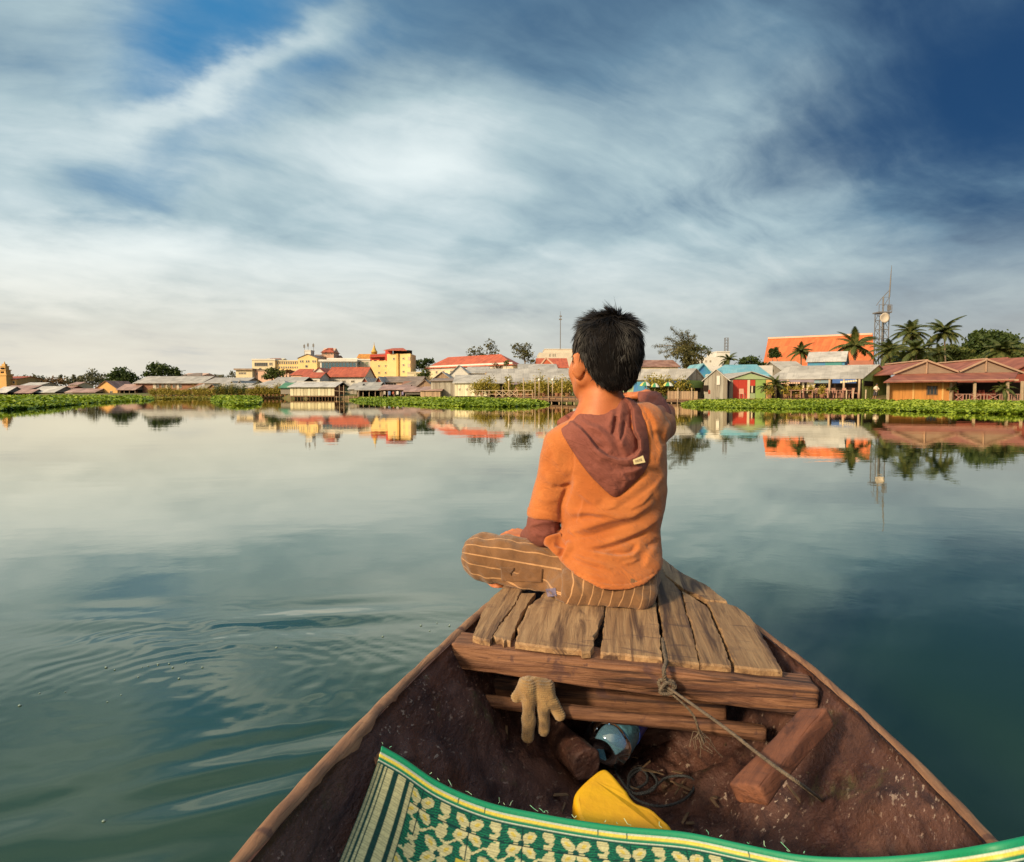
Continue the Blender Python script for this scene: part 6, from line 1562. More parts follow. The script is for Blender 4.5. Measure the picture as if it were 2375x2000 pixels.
# sheds right of the boathouse
simple('shed', 'narrow grey shed touching the boathouse gable', 812, 828, 100, 7, None, 903, 891, GREYB, TG, cat='shed', wins=rows((818,), (910,), 4, 7), clad=B_GREY)
for (ua, ub, va, lab) in ((837, 857, 876, 'left one of two dark red gable ends below the yellow hotel'), (869, 889, 874.5, 'right one of two dark red gable ends below the yellow hotel')):
    simple('house', lab, ua, ub, 122, 12, None, 892, va, REDG, TG, ridge='BC', ov=.2)
h = simple('market_hall', 'long brown roofed hall below the yellow hotel tower', 884, 975, 125, 10, None, 887, 874.5, PINKP, TB, wins=[(893, 888, 920, 894)], cat='market hall', bars=3, glass=DARK)
simple('house', 'grey roofed house below the two dark red gables', 822, 872, 104, 9, None, 903, 888, GREYB, TG)
h = open_shed('waterside_shed', 'open grey shed with a crooked roof behind the middle hyacinth bed', 828, 884, 98, 7, 921, 905, 896, TG, (830, 842, 856, 870, 882), back=GREYB)
open_shed('waterside_shed', 'open tan shed with hanging washing behind the middle hyacinth bed', 884, 942, 97, 7, 922, 904, 894, TP, (886, 900, 914, 930, 941), back=PALE, sidewall=GREYB)
simple('shed', 'small rusty roofed shed beside the tall grey plank shed', 940, 984, 95, 7, None, 909, 897, GREYB, TP, cat='shed')
simple('house', 'brown hipped roof among the sheds under the yellow hotel annex', 928, 992, 112, 9, None, 897, 884, BRICKW, TB, hip=2)
simple('shed', 'tan plank hut with a crooked gable left of the tall grey plank shed', 968, 1004, 98, 8, None, 897, 882, BRICKW, TB, ridge='BC', cat='shed', clad=B_TAN)
h = House('shed', 'tall grey plank shed standing in the middle hyacinth bed', (1000, 88), (1056, 87), ((1056 - 1187.5) * 87 / 94 + 1187.5, 94), 924, 884, 'shed'); h.walls(GREYB); h.shed_roof(h.ze + .45, TB); boards('cladding', h.A, h.B, h.zb, h.ze, B_GREY, h.root, .3)
h = House('shed', 'low lean-to of grey boards left of the tall grey plank shed', (976, 88), (1022, 86), ((1022 - 1187.5) * 86 / 91 + 1187.5, 91), 924, 906, 'shed'); h.walls(GREYB); h.shed_roof(h.ze + .5, TP); boards('cladding', h.A, h.B, h.zb, h.ze, B_TAN, h.root, .3)
simple('house', 'brown gabled house with a dark opening above the grey plank shed', 1000, 1050, 108, 10, None, 883, 863.5, BRICKW, TG, ridge='BC', wins=[(1006, 879, 1020, 884)], bars=0, glass=DARK, clad=B_TAN)
simple('house', 'white gabled house with a grey roof below the long red roof', 1044, 1086, 118, 14, None, 868, 848, WHITE, TG, ridge='BC')
simple('house', 'grey roofed wing right of the white gabled house', 1084, 1130, 120, 10, None, 866, 852, WHITE, TG)
h = House('shed', 'pale yellow sheet walled shed with grey roof over the hyacinths', (1055, 84), (1132, 82), ((1132 - 1187.5) * 82 / 90 + 1187.5, 90), 919.5, 888, 'shed')
zr = tz(871, 86); h.walls(PALE, zr - .03); h.gable_roof(zr, TG, 'AB', ov=.4); boards('cladding', h.A, h.B, h.zb, h.ze, B_PALE, h.root, .42); boards('cladding', h.B, h.C, h.zb, h.ze, B_GREEN, h.root, .42, gable=zr - .05)
for w in rows((1066, 1083, 1118.5), (903,), 3, 4.5): h.window(*w, bars=0, out=.06)
h.posts(np.linspace(1057, 1130, 9), 0, DPOST, w=.13, out=-.1, z0=-.6, zt=h.zb, name='stilt')
# long cream building with the red hipped roof
h = House('school', 'long cream building with a red hipped roof', (988, 182), (1190, 158), ((1216 - 1187.5) * 1.0 + 1187.5, 170), None, 844.5, 'school')
h.walls(CREAM); zr = tz(823.5, 168) + .0; h.gable_roof(zr, RT, 'AB', ov=.8, hip=6.5); h.cap(.12, RT)
for u in (997, 1013, 1029, 1047, 1119, 1138, 1175): h.window(u - 2.5, 861 - (u - 988) * .03, u + 2.5, 868 - (u - 988) * .03)
h.panel('cornice', 988, 849.5, 1189, 852, WHITE, out=.02, th=.12)
block('office_block', 'pale grey windowless office block left of the boy\'s head', 1250, 1330, 230, 20, None, 818, PALE, rows((1275, 1282.5, 1287), (824,), 2.2, 7), None, 'office', bars=0)
block('office_block', 'upper step of the pale office block carrying a thin mast', 1263, 1330, 236, 14, None, 811, PALE, (), PALE, 'office')
ms = empty('radio_mast', tuple(v3(XY(1299, 236), tz(812, 236))), 0, 'thin radio mast above the pale office block', 'mast')
p = XY(1299, 236); MB().tube([v3(p, tz(812, 236)), v3(p, tz(745, 236)), v3(p, tz(724, 236))], [.16, .12, .04], 5).build('pole', STEEL, ms); MB().box(p[0] - .5, p[0] + .5, p[1] - .1, p[1] + .1, tz(744, 236), tz(741, 236)).build('crossarm', STEEL, ms); MB().box(p[0] - .3, p[0] + .5, p[1] - .1, p[1] + .1, tz(737, 236), tz(734, 236)).build('crossarm', STEEL, ms)
h = simple('pagoda_house', 'house with a red tiled temple gable left of the boy\'s head', 1248, 1316, 150, 12, None, 853, 832.5, CREAM, RT, hip=0, cat='house')
g0 = [v3(XY(1250, 149), tz(851, 149)), v3(XY(1290, 149), tz(853, 149)), v3(XY(1266, 149), tz(832, 149))]; MB().slab(g0, .3).build('gable', RT, h.root)
for a, b in ((g0[0], g0[2]), (g0[1], g0[2])): MB().bar(a + (0, -.35, 0), b + (0, -.35, .1), .25, .3).build('barge_board', PINKP, h.root)
simple('house', 'small grey roofed house below the red temple gable', 1205, 1290, 108, 10, None, 858, 846, GREYB, TG, wins=[(1252, 858, 1282, 863)], bars=2, glass=DARK)
simple('house', 'tan hipped roof below the right end of the long red roof', 1160, 1215, 120, 10, None, 868, 856, CREAM, TP, hip=2)
simple('house', 'pale pink roofed house behind the green grey restaurant', 1128, 1185, 110, 9, None, 874, 864, PALE, TP)
# ------------------------------------------------------------------ restaurant dock behind the boy, and the right half of the shore
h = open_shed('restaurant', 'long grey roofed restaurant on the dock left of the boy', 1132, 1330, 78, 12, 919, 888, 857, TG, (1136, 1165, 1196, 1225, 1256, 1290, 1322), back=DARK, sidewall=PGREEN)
h.panel('green_wall', 1139, 888, 1160, 918, PGREEN, out=-6.0); h.panel('green_wall', 1216, 884, 1250, 918, PGREEN, out=-5.0); h.panel('awning', 1252, 884, 1330, 890, pmat('pale_awning', (.40, .44, .36), .8, .4, 1.0), out=.6, th=.05); h.panel('awning', 1183, 887, 1206, 892, LILAC, out=.6, th=.05)
dk = House('dock', 'long brown plank dock on poles behind the boy', (1100, 76), (1350, 62.0), (1372, 72), 924.5, 922, 'dock')
def dock_floor(k_, thick=.14):
    n_ = int(np.linalg.norm(k_.B - k_.A) / .9); 
    for i in range(n_):
        a0, a1 = i / n_ + .002, (i + 1) / n_ - .002; q = [k_.A + (k_.B - k_.A) * a0, k_.A + (k_.B - k_.A) * a1]; q += [q[1] + (k_.C - k_.B), q[0] + (k_.C - k_.B)]; dz_ = random.uniform(-.02, .02)
        MB().hexa([v3(p, k_.zb - thick + dz_) for p in q] + [v3(p, k_.zb + dz_) for p in q]).build('plank', DECKW, k_.root)
    MB().bar(v3(k_.A, k_.zb - thick - .09), v3(k_.B, k_.zb - thick - .09), .12, .14).build('edge_beam', DPOST, k_.root)
dock_floor(dk)
dk.posts(np.linspace(1104, 1348, 15), 0, POST, w=.13, out=-.1, z0=-.8, zt=dk.zb - .15); dk.posts(np.linspace(1110, 1344, 9), 0, DPOST, w=.13, out=-4, z0=-.8, zt=dk.zb - .15)
dk.posts((1217, 1244, 1275, 1306), 0, POST, w=.10, out=.15, z0=-.8, zt=dk.zb + 2.0, name='tall_pole')
rail = MB(); A2, B2 = dk.on(1104, 915, out=.0), dk.on(1235, 915, out=.0)
for z in (.35, .75): MB().bar((A2[0], A2[1], dk.zb + z), (B2[0], B2[1], dk.zb + z), .05).build('rail', POST, dk.root)
for i in range(9):
    t = i / 8; p = A2 + (B2 - A2) * t; MB().bar((p[0], p[1], dk.zb), (p[0], p[1], dk.zb + .8), .07).build('rail_post', POST, dk.root)
    if i in (3, 4, 5): q = A2 + (B2 - A2) * (t + .125); MB().bar((p[0], p[1] - .03, dk.zb + .1), (q[0], q[1] - .03, dk.zb + .75), .05).bar((p[0], p[1] - .06, dk.zb + .75), (q[0], q[1] - .06, dk.zb + .1), .05).build('cross_brace', POST, dk.root)
LAMPW = pmat('white_globe', (.72, .70, .64), .4, .1)
for u, nm in ((1169.5, 'leftmost of the white globe lamp posts on the dock'), (1239.5, 'middle white globe lamp post on the dock'), (1270.5, 'white globe lamp post on the dock nearest the boy')):
    p = dk.on(u, 915, out=-.6); l_ = empty('lamp_post', (p[0], p[1], dk.zb), 0, nm, 'lamp post', 'white lamp posts on the dock')
    zt_ = tz(885, p[1]); MB().tube([(p[0], p[1], dk.zb), (p[0], p[1], zt_)], .06, 6).build('pole', POST, l_, True); MB().lathe([(.13 * math.sin(t), .15 * (1 - math.cos(t))) for t in np.linspace(.1, math.pi - .1, 7)], (p[0], p[1], zt_), 8).build('globe', LAMPW, l_, True)
# grey house with gable right of the boy
def turned(name, label, A, B_, C, vb, ve, vr, wall, roof, cat='house', ridge='AB', clad=None, cladBC=None, ov=.3, w=.3):
    h = House(name, label, A, B_, C, vb, ve, cat); zr = tz(vr, (h.B + h.C)[1] / 2 if ridge == 'AB' else (h.A + h.B)[1] / 2); h.zr_ = zr
    h.walls(wall, zr - .03, ridge); h.gable_roof(zr, roof, ridge, ov=ov, ovg=.2)
    if clad: boards('cladding', h.A, h.B, h.zb, h.ze, clad, h.root, w, gable=zr - .06 if ridge == 'BC' else None)
    if cladBC: boards('cladding', h.B, h.C, h.zb, h.ze, cladBC, h.root, w, gable=zr - .06 if ridge == 'AB' else None)
    return h
h = turned('restaurant', 'long grey roofed restaurant with blue awnings right of the boy', (1400, 73), (1588, 70), (1631, 74), 926, 880, 857, PGREEN, TG, 'restaurant', cladBC=B_GREY)
h.panel('awning', 1542, 882, 1583, 892, BLUEA, out=.5, th=.05); h.panel('awning', 1500, 882, 1533, 889, BLUEA, out=.5, th=.05); h.panel('blue_panel', 1470, 886, 1508, 912, BLUEP, out=.1); h.panel('opening', 1509, 893, 1582, 915, DARK, out=.05)
h.panel('green_cladding', 1590, 882, 1628, 900, GREENP, 'BC', out=.08); h.panel('opening', 1593, 900, 1622, 909, DARK, 'BC', out=.08)
h = turned('house', 'narrow grey plank house with a steep gable right of the blue awnings', (1633, 70), (1686, 69), (1694, 80), 927, 880, 858, GREYB, TW, ridge='BC', clad=B_GREY, w=.35)
h.panel('opening', 1631, 894, 1643, 908, DARK, out=.09); h.panel('white_panel', 1663, 872, 1670, 893, WHITE, out=.09)
h = House('house', 'wide house with a turquoise tin roof behind the grey plank gables', (1632, 82), (1790, 80), (1790, 92), None, 878, 'house'); zr = tz(848, 87); h.walls(PALE, zr - .05); h.gable_roof(zr, TT, 'AB', ov=.5, hip=2.2)
simple('house', 'blue gable end peeping over the grey plank houses', 1610, 1648, 84, 6, None, 866, 845, BLUEP, TT, ridge='BC')
h = simple('shop', 'red and green shop front under a flat green gable', 1690, 1790, 71, 9, 927, 880, 864, GREYB, TG, ridge='BC', cat='shop', ov=.25)
h.panel('green_wall', 1752, 881, 1775, 926, GREENP); h.panel('yellow_wall', 1775, 881, 1789, 926, ORP); h.panel('grey_wall', 1691, 881, 1699, 926, GREYB)
for ua, ub in ((1700, 1711), (1711.4, 1722), (1722.4, 1732)): h.panel('red_shutter', ua, 881.5, ub, 925, REDP, out=.02 + random.random() * .04)
h.panel('red_panel', 1738.5, 881.5, 1751, 895, REDP); h.panel('door_post', 1733, 881.5, 1738, 926, CREAM, out=.06); h.panel('doorway', 1738.5, 895.5, 1751, 912, DARK, out=.03); h.panel('door_post', 1742, 895.5, 1745, 911, CREAM, out=.08); h.panel('green_base', 1738.5, 912.5, 1751.5, 926, PGREEN)
MB().slab([h.on(1697, 880, out=.1), h.on(1785, 880, out=.1), h.on(1737, 866, out=.1)], .05).build('gable', PGREEN, h.root)
# long open restaurant with green gable
h = turned('restaurant', 'long grey roofed open restaurant with a bright green gable end', (1788, 73), (1997, 69), (2064, 75.5), 925, 878, 848, DARK, TG, 'restaurant')
boards('cladding', h.B, h.C, h.zb, h.ze, boardm('lime_plank_wall', (.42, .53, .17), (.34, .45, .14)), h.root, .4, gable=h.zr_ - .06)
h.panel('awning', 1932, 880, 1986, 889, BLUEA, out=.9, th=.05); h.panel('awning', 1800, 882, 1890, 887, LILAC, out=.9, th=.05); h.panel('awning', 1890, 883, 1925, 889, pmat('pale_blue_awning', (.22, .30, .34), .8, .4, 1), out=.9, th=.05)
for i in range(7): h.panel('awning_flap', 1950 + i * 5.6, 884.5 - i * .5, 1954.6 + i * 5.6, 889 - i * .6, CREAM, out=1.0, th=.03)
for i in range(10): h.panel('awning_flap', 1803 + i * 5.6, 887, 1807.2 + i * 5.6, 890.5, PINKP, out=1.0, th=.03)
for u in (1846, 1861, 1872): h.panel('pillar', u, 888, u + 4.2, 912, CREAM, out=.1, th=.2)
h.panel('curtain', 1876, 886, 1890, 908, PALE, out=.3); h.panel('opening', 2002, 884, 2022, 896, DARK, 'BC', out=.09)
h.posts((1800, 1830, 1925, 1958, 1993), 0, POST, w=.22, out=.9, z0=h.zb, zt=h.ze - .1)
d2 = House('dock', 'brown plank terrace with poles in front of the green gabled restaurant', (1690, 69.5), (2045, 64.8), (2050, 69.5), 926, 924, 'dock'); dock_floor(d2, .12)
d2.posts(np.linspace(1770, 2040, 16), 0, POST, w=.13, out=-.1, z0=-.5, zt=d2.zb - .13); d2.posts((1964, 1979, 2008), 0, POST, w=.12, out=.0, z0=-.5, zt=d2.zb + .9, name='tall_pole')
d3 = House('dock', 'plank landing on dark poles just right of the boy', (1545, 66.5), (1640, 65.5), (1640, 70), 926.5, 925, 'dock'); dock_floor(d3, .12)
d3.posts((1558, 1572, 1582, 1600, 1618, 1636), 0, POST, w=.13, out=-.05, z0=-.6, zt=d3.zb - .13); d3.posts((1572, 1604), 0, POST, w=.10, out=.05, z0=-.6, zt=d3.zb + 1.1, name='tall_pole'); 
boards('board_screen', d3.on(1548, 915, out=-.3)[:2], d3.on(1618, 915, out=-.3)[:2], d3.zb + .02, d3.zb + .78, B_TAN, d3.root, .16)
# behind: blue shack, pink wall, orange hall, white block, red roof
h = turned('shack', 'blue sheet shack with a patched pale roof above the open restaurant', (1870, 92), (1956, 90), (1963, 97), None, 838, 817, BLUEP, TW, 'shack'); h.panel('green_sheet', 1914, 840, 1952, 852, pmat('teal_sheet', (.05, .24, .24), .7, .5, 1.2))
simple('house', 'small grey roof left of the blue shack', 1812, 1866, 96, 8, None, 858, 840, GREYB, TG)
block('wall_block', 'plain salmon pink wall right of the blue shack', 1963, 2021, 98, 6, None, 836, pmat('salmon_wall', (.52, .20, .13), .85, .3, .6), (), None, 'wall')
h = House('temple_hall', 'huge orange tiled hall roof behind the right half of the shore', (1764, 142), (2026, 128), (2026, 150), None, 858, 'temple hall'); h.walls(PALE); r = Roof(); zt0, zt1 = tz(787, 150), tz(777, 137)
r.add(v3(XY(1764, 142), h.ze), v3(XY(2026, 128), h.ze - .4), v3(XY(2019, 137), zt1), v3(XY(1778, 150), zt0), th=.3); r.add(v3(XY(2026, 146), h.ze - .4), v3(XY(1764, 160), h.ze), v3(XY(1778, 150.3), zt0), v3(XY(2019, 137.3), zt1), th=.3); r.build(OT, h.root)
MB().bar(v3(XY(1778, 150), zt0 + .1), v3(XY(2019, 137), zt1 + .1), .5, .35).build('ridge_cap', PINKP, h.root)
simple('house', 'long red roofed cream building just right of the boy\'s head', 1440, 1572, 110, 10, None, 851, 837, CREAM, TR, hip=0)
block('building', 'white block with a flat roof behind the feathery tree', 1629, 1672, 190, 12, None, 829, WHITE, rows((1637, 1647), (838,), 4, 5), None, 'building'); block('building', 'taller white stair block beside the thin lattice aerial', 1660, 1690, 196, 10, None, 817, WHITE, (), WHITE, 'building')
# brown house at the right
h = House('house', 'amber plank house with maroon porch roof at the right edge', (2056, 64.5), (2420, 62), (2420, 73), 930.5, 885, 'house'); h.B0 = h.B
FL = h.zb
def at(u, v, out=0.0): return h.on(u, v, 'AB', out)
core = MB(); p_ = [at(2058, 900)[:2], at(2203, 900)[:2]]; w_ = (h.C - h.B) / np.linalg.norm(h.C - h.B)
V = [v3(p_[0], FL), v3(p_[1], FL), v3(p_[1] + w_ * 7, FL), v3(p_[0] + w_ * 7, FL)]; core.hexa(V + [v + (0, 0, h.ze - FL + .2) for v in V]).build('wall', ORP, h.root)
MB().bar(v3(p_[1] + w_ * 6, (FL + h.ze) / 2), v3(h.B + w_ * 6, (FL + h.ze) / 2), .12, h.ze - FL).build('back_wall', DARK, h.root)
r_ = np.random.default_rng(8); nb = 24
for i in range(nb):
    ua, ub = 2059 + 143 * i / nb, 2059 + 143 * (i + 1) / nb
    segs_ = [(884.5, 931)] if not (2148 < (ua + ub) / 2 < 2174) else [(884.5, 895), (916.5, 931)]
    for va, vb_ in segs_:
        m_ = h.rect(ua + .2, va, ub - .2, vb_, 'AB', .01 + r_.random() * .025, .03); mesh_np('plank', m_, np.array([(3, 2, 1, 0), (4, 5, 6, 7), (0, 1, 5, 4), (1, 2, 6, 5), (2, 3, 7, 6), (3, 0, 4, 7)]), B_ORANGE, h.root, False, {'tone': np.full(8, r_.random() * (1.0 if i > 10 else 1.0))})
h.window(2148.5, 895, 2173.5, 916.5, GLASS, DPOST, bars=2, out=.02)
for u in (2116, 2184): h.panel('batten', u, 884.5, u + 2.5, 931, ORP, out=.07, th=.05)
MB().hexa([v3(q, FL - .18) for q in (h.A - w_ * .6, h.B - w_ * .6, h.C, h.D)] + [v3(q, FL - .003) for q in (h.A - w_ * .6, h.B - w_ * .6, h.C, h.D)]).build('floor', DECKW, h.root)
def px3(u, v, d): return W(u, v, d)
r = Roof(); r.add(px3(2049, 886.5, 63.2), px3(2352, 882, 61.4), px3(2362, 863.5, 66), px3(2080, 867.5, 67.0), th=.08).build(TM, h.root, 'porch_roof')
for (ul, vl, uc, vc, ur, vr_, nm) in ((2071, 868, 2150, 837.5, 2224, 864, 1), (2222, 864, 2288, 834.5, 2374, 866, 2)):
    d_ = 66.6; L_, C_, R_ = px3(ul, vl, d_), px3(uc, vc, d_), px3(ur, vr_, d_); bk = np.array([0.10 * 9, 9.0, -.05])
    MB().slab([L_ + (0, .15, -.05), R_ + (0, .15, -.05), C_ + (0, .15, -.05)], -.1).build('gable', pmat('gable_boards', (.34, .235, .165), .9, .6, 2.5, .5, 9, stretch=(.6, 1, 7)), h.root)
    r = Roof(); r.add(L_, L_ + bk, C_ + bk, C_, th=.08); r.add(R_ + bk, R_, C_, C_ + bk, th=.08); r.build(TM, h.root)
    TRIM = pmat('pale_trim', (.46, .30, .20), .8, .4, 3)
    for a, b in ((L_, C_), (R_, C_)): MB().bar(a + (0, -.08, .03), b + (0, -.08, .03), .08, .16).build('barge_board', TRIM, h.root)
    MB().bar(C_ + (0, .02, -.1), (C_[0], C_[1] + .02, L_[2] + .05), .16, .08).build('king_post', TRIM, h.root); MB().bar(C_ + (0, 0, .1), C_ + bk + (0, 0, .1), .22, .12).build('ridge_cap', TRIM, h.root)
for u, o in ((2052, .9), (2250, .9), (2325, .9), (2357, 1.0), (2204, .1)): 
    p = at(u, 900, o); MB().bar((p[0], p[1], FL), (p[0], p[1], h.ze + .02), .18, .18).build('post', POST, h.root)
pa, pb = at(2049, 886, .9), at(2350, 882, .9); MB().bar(pa, pb, .1, .16).build('porch_beam', TRIM, h.root)
# balustrade
RAILM = pmat('faded_rail', (.36, .20, .15), .85, .4, 3)
def balus(u0, u1, kind):
    a, b = at(u0, 930, .95), at(u1, 930, .95); z0, z1 = FL + .08, FL + .62; mb = MB()
    mb.bar((a[0], a[1], z1), (b[0], b[1], z1), .06).bar((a[0], a[1], z0), (b[0], b[1], z0), .06)
    if kind == 'x': mb.bar((a[0], a[1] - .03, z0), (b[0], b[1] - .03, z1), .06).bar((a[0], a[1] + .03, z1), (b[0], b[1] + .03, z0), .06)
    else:
        for t in np.linspace(.04, .96, max(3, int((u1 - u0) / 5))): p = a + (b - a) * t; mb.bar((p[0], p[1], z0), (p[0], p[1], z1), .07)
    mb.build('balustrade', RAILM, h.root)
for u0, u1, kd in ((2204, 2222, 'x'), (2222, 2238, 'v'), (2238, 2262, 'x'), (2262, 2278, 'v'), (2278, 2305, 'x'), (2305, 2340, 'v'), (2340, 2375, 'v'), (2375, 2400, 'x')): balus(u0, u1, kd)
h.posts(np.linspace(2060, 2400, 14), 0, DPOST, w=.15, out=.3, z0=-.5, zt=FL - .18, name='stilt')
simple('house', 'maroon roof behind the second porch gable at the right edge', 2310, 2350, 80, 8, None, 850, 831, REDG, TM, ridge='BC')
simple('house', 'maroon roofed house cut by the right edge of the photo', 2352, 2480, 74, 10, None, 858, 828, REDG, TM, ridge='BC')

# lattice tower
def lattice(name, label, u, d, vbase, levels, w0, group=None):
    p = XY(u, d); t_ = empty(name, tuple(v3(p, tz(vbase, d))), 0, label, 'tower')
    zb_, zt_ = tz(vbase, d), tz(levels[-1], d); leg = {}
    for i, (sx, sy) in enumerate(((-1, -1), (1, -1), (1, 1), (-1, 1))):
        MB().bar((p[0] + sx * w0, p[1] + sy * w0, zb_), (p[0] + sx * w0, p[1] + sy * w0, zt_), .10).build('leg', STEEL, t_)
    zs = [zb_] + [tz(v, d) for v in levels]
    for a, b in zip(zs[:-1], zs[1:]):
        mb = MB()
        for s0, s1 in (((-1, -1), (1, -1)), ((1, -1), (1, 1)), ((1, 1), (-1, 1)), ((-1, 1), (-1, -1))):
            P0 = (p[0] + s0[0] * w0, p[1] + s0[1] * w0); P1 = (p[0] + s1[0] * w0, p[1] + s1[1] * w0)
            mb.bar((*P0, a), (*P1, b), .05).bar((*P0, b), (*P1, b), .06)
        mb.build('bracing', STEEL, t_)
    return t_, p
t_, p = lattice('lattice_tower', 'tall grey lattice tower with a dish and a leaning top mast', 2039, 103, 850, [829, 808, 787, 766, 745, 727], .68)
zt_ = tz(727, 103); z1 = tz(711, 103); z2 = tz(692, 103); z3 = tz(676, 103)
MB().box(p[0] - .95, p[0] + .95, p[1] - .95, p[1] + .95, zt_ - .14, zt_ + .05).build('platform', STEEL, t_)
mb = MB()
for sx in (-.95, -.3, .35, .95): mb.bar((p[0] + sx, p[1] - .9, zt_), (p[0] + sx, p[1] - .9, z1), .06)
mb.bar((p[0] - .95, p[1] - .9, z1), (p[0] + .95, p[1] - .9, z1), .06).build('railing', STEEL, t_)
MB().tube([(p[0], p[1] - .2, tz(850, 103)), (p[0], p[1] - .2, z2)], .11, 6).build('inner_mast', STEEL, t_)
mb = MB(); mb.bar((p[0] - .9, p[1], z1), (p[0], p[1], z2), .07).bar((p[0] + .05, p[1], z2), (p[0] + 1.0, p[1], z3), .09).bar((p[0] + 1.0, p[1], z3), (p[0] + 1.0, p[1], zt_), .07).bar((p[0], p[1], z2), (p[0] + 1.0, p[1], z2), .06).bar((p[0], p[1], zt_ + .6), (p[0] + 1, p[1], z2), .06).build('top_frame', STEEL, t_)
MB().tube([(p[0] + 1.0, p[1], z2), (p[0] + 1.12, p[1], tz(650, 103)), (p[0] + 1.2, p[1], tz(620, 103))], [.11, .08, .03], 6).build('whip_aerial', STEEL, t_)
ds = MB(); cdz = tz(741, 103)
ds.lathe([(.10, 0), (.5, .10), (.72, .26), (.74, .30), (.5, .16), (.10, .05)], (0, 0, 0), 16); ds.v = [(p[0] - .25 + a, p[1] - 1.0 - c, cdz + b) for a, b, c in ds.v]; ds.build('dish', pmat('white_dish', (.55, .47, .38), .6, .2, 2), t_, True)
mb = MB(); mb.box(p[0] + .3, p[0] + .75, p[1] - 1.05, p[1] - .8, zt_ + .2, z1 - .1).build('antenna_panel', STEEL, t_)
lattice('lattice_aerial', 'short thin lattice aerial over the white stair block', 1682, 198, 818, [812, 805, 798, 791, 785], .45)
# ------------------------------------------------------------------ trees, palms, water hyacinth, plants on the docks
def leafm(name, c1, c2, c3, rough=.6):
    m = bpy.data.materials.new(name); m.use_nodes = True; m.node_tree.nodes.clear(); k = NT(m.node_tree)
    o = k.new('ShaderNodeOutputMaterial'); p = k.new('ShaderNodeBsdfPrincipled'); t = k.new('ShaderNodeBsdfTranslucent'); mx = k.new('ShaderNodeMixShader')
    c = k.ramp(k.attr('tone'), [(0, c1), (.55, c2), (1, c3)])
    k.put(p.inputs['Base Color'], c); k.put(p.inputs['Roughness'], rough); k.put(p.inputs['Specular IOR Level'], .3); k.put(t.inputs[0], k.v('MULTIPLY', c, (1.1, 1.2, .6)))
    k.put(mx.inputs[0], .22); k.l.new(p.outputs[0], mx.inputs[1]); k.l.new(t.outputs[0], mx.inputs[2]); k.l.new(mx.outputs[0], o.inputs[0]); return m
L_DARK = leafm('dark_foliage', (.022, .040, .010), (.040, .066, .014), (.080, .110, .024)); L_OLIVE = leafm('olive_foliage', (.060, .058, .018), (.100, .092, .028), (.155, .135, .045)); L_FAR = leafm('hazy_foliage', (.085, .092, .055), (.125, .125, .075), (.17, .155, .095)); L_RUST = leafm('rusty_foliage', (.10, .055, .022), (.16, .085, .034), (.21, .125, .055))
L_PALM = leafm('palm_leaf', (.040, .058, .012), (.075, .095, .022), (.165, .150, .045)); L_HYA = leafm('hyacinth_leaf', (.105, .165, .012), (.265, .345, .026), (.460, .500, .065), .5); L_POT = leafm('yellow_green_leaf', (.15, .14, .018), (.30, .24, .032), (.48, .36, .07)); L_BUSH = leafm('bush_leaf', (.040, .060, .012), (.080, .105, .022), (.150, .160, .040))
BARK = pmat('bark', (.20, .145, .095), .95, .6, 4, .5, 20)
def leaf_quads(C, size, r, up=0.0, asp=.55):
    """a small bent quad per point, random orientation"""
    n_ = len(C); d = r.normal(size=(n_, 3)); d[:, 2] += up; d /= np.linalg.norm(d, axis=1)[:, None]; e = np.cross(d, r.normal(size=(n_, 3))); e /= np.linalg.norm(e, axis=1)[:, None] + 1e-9
    s_ = (size * (.6 + .8 * r.random(n_)))[:, None]
    V = np.stack([C - d * s_ * .5, C + e * s_ * asp * .5 + d * s_ * .05, C + d * s_ * .5, C - e * s_ * asp * .5 + d * s_ * .05], 1)
    return V.reshape(-1, 3), np.arange(n_ * 4).reshape(-1, 4)
def crown(parent, blobs, d, dens, size, mat, seed, depth=.8, clump=.35, hollow=.55):
    """foliage: clumps of leaf sized faces through a set of pixel ellipses (u, v, ru, rv) at distance d"""
    r = np.random.default_rng(seed); P, T = [], []
    for (u, v, ru, rv) in blobs:
        c = W(u, v, d); R1, R2 = ru / F * d, rv / F * d; nc = max(6, int(dens * (R1 * R2) / clump ** 2 * 4.5))
        q = r.normal(size=(nc, 3)); q /= np.linalg.norm(q, axis=1)[:, None]; q *= (hollow + (1.04 - hollow) * r.random(nc) ** .6)[:, None]
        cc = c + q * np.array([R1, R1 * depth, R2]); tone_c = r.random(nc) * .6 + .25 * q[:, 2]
        k_ = max(6, int(16 * dens)); L = (cc[:, None] + r.normal(size=(nc, k_, 3)) * np.array([clump, clump, clump * .62]) * .62).reshape(-1, 3)
        P.append(L); T.append((np.repeat(tone_c, k_) + r.random(nc * k_) * .4).clip(0, 1))
    P = np.concatenate(P); T = np.concatenate(T); V, Fq = leaf_quads(P, size, r, .3, .7)
    ob = mesh_np('crown', V, Fq, mat, parent, False, {'tone': np.repeat(T, 4)}); return ob
def trunk(parent, base, tops, r0=.25):
    """tapered trunk with limbs reaching into the crown"""
    mb = MB(); base = np.array(base, float); fork = base + (np.mean(tops, axis=0) - base) * .45
    mb.tube([base, base + (fork - base) * .5 + (.1, 0, 0), fork], [r0, r0 * .8, r0 * .62], 8)
    for t in tops:
        t = np.array(t, float); m_ = fork + (t - fork) * .5 + np.array([0, 0, .12 * np.linalg.norm(t - fork)]); mb.tube([fork, m_, t], [r0 * .5, r0 * .3, r0 * .08], 5)
    return mb.build('trunk', BARK, parent, True)
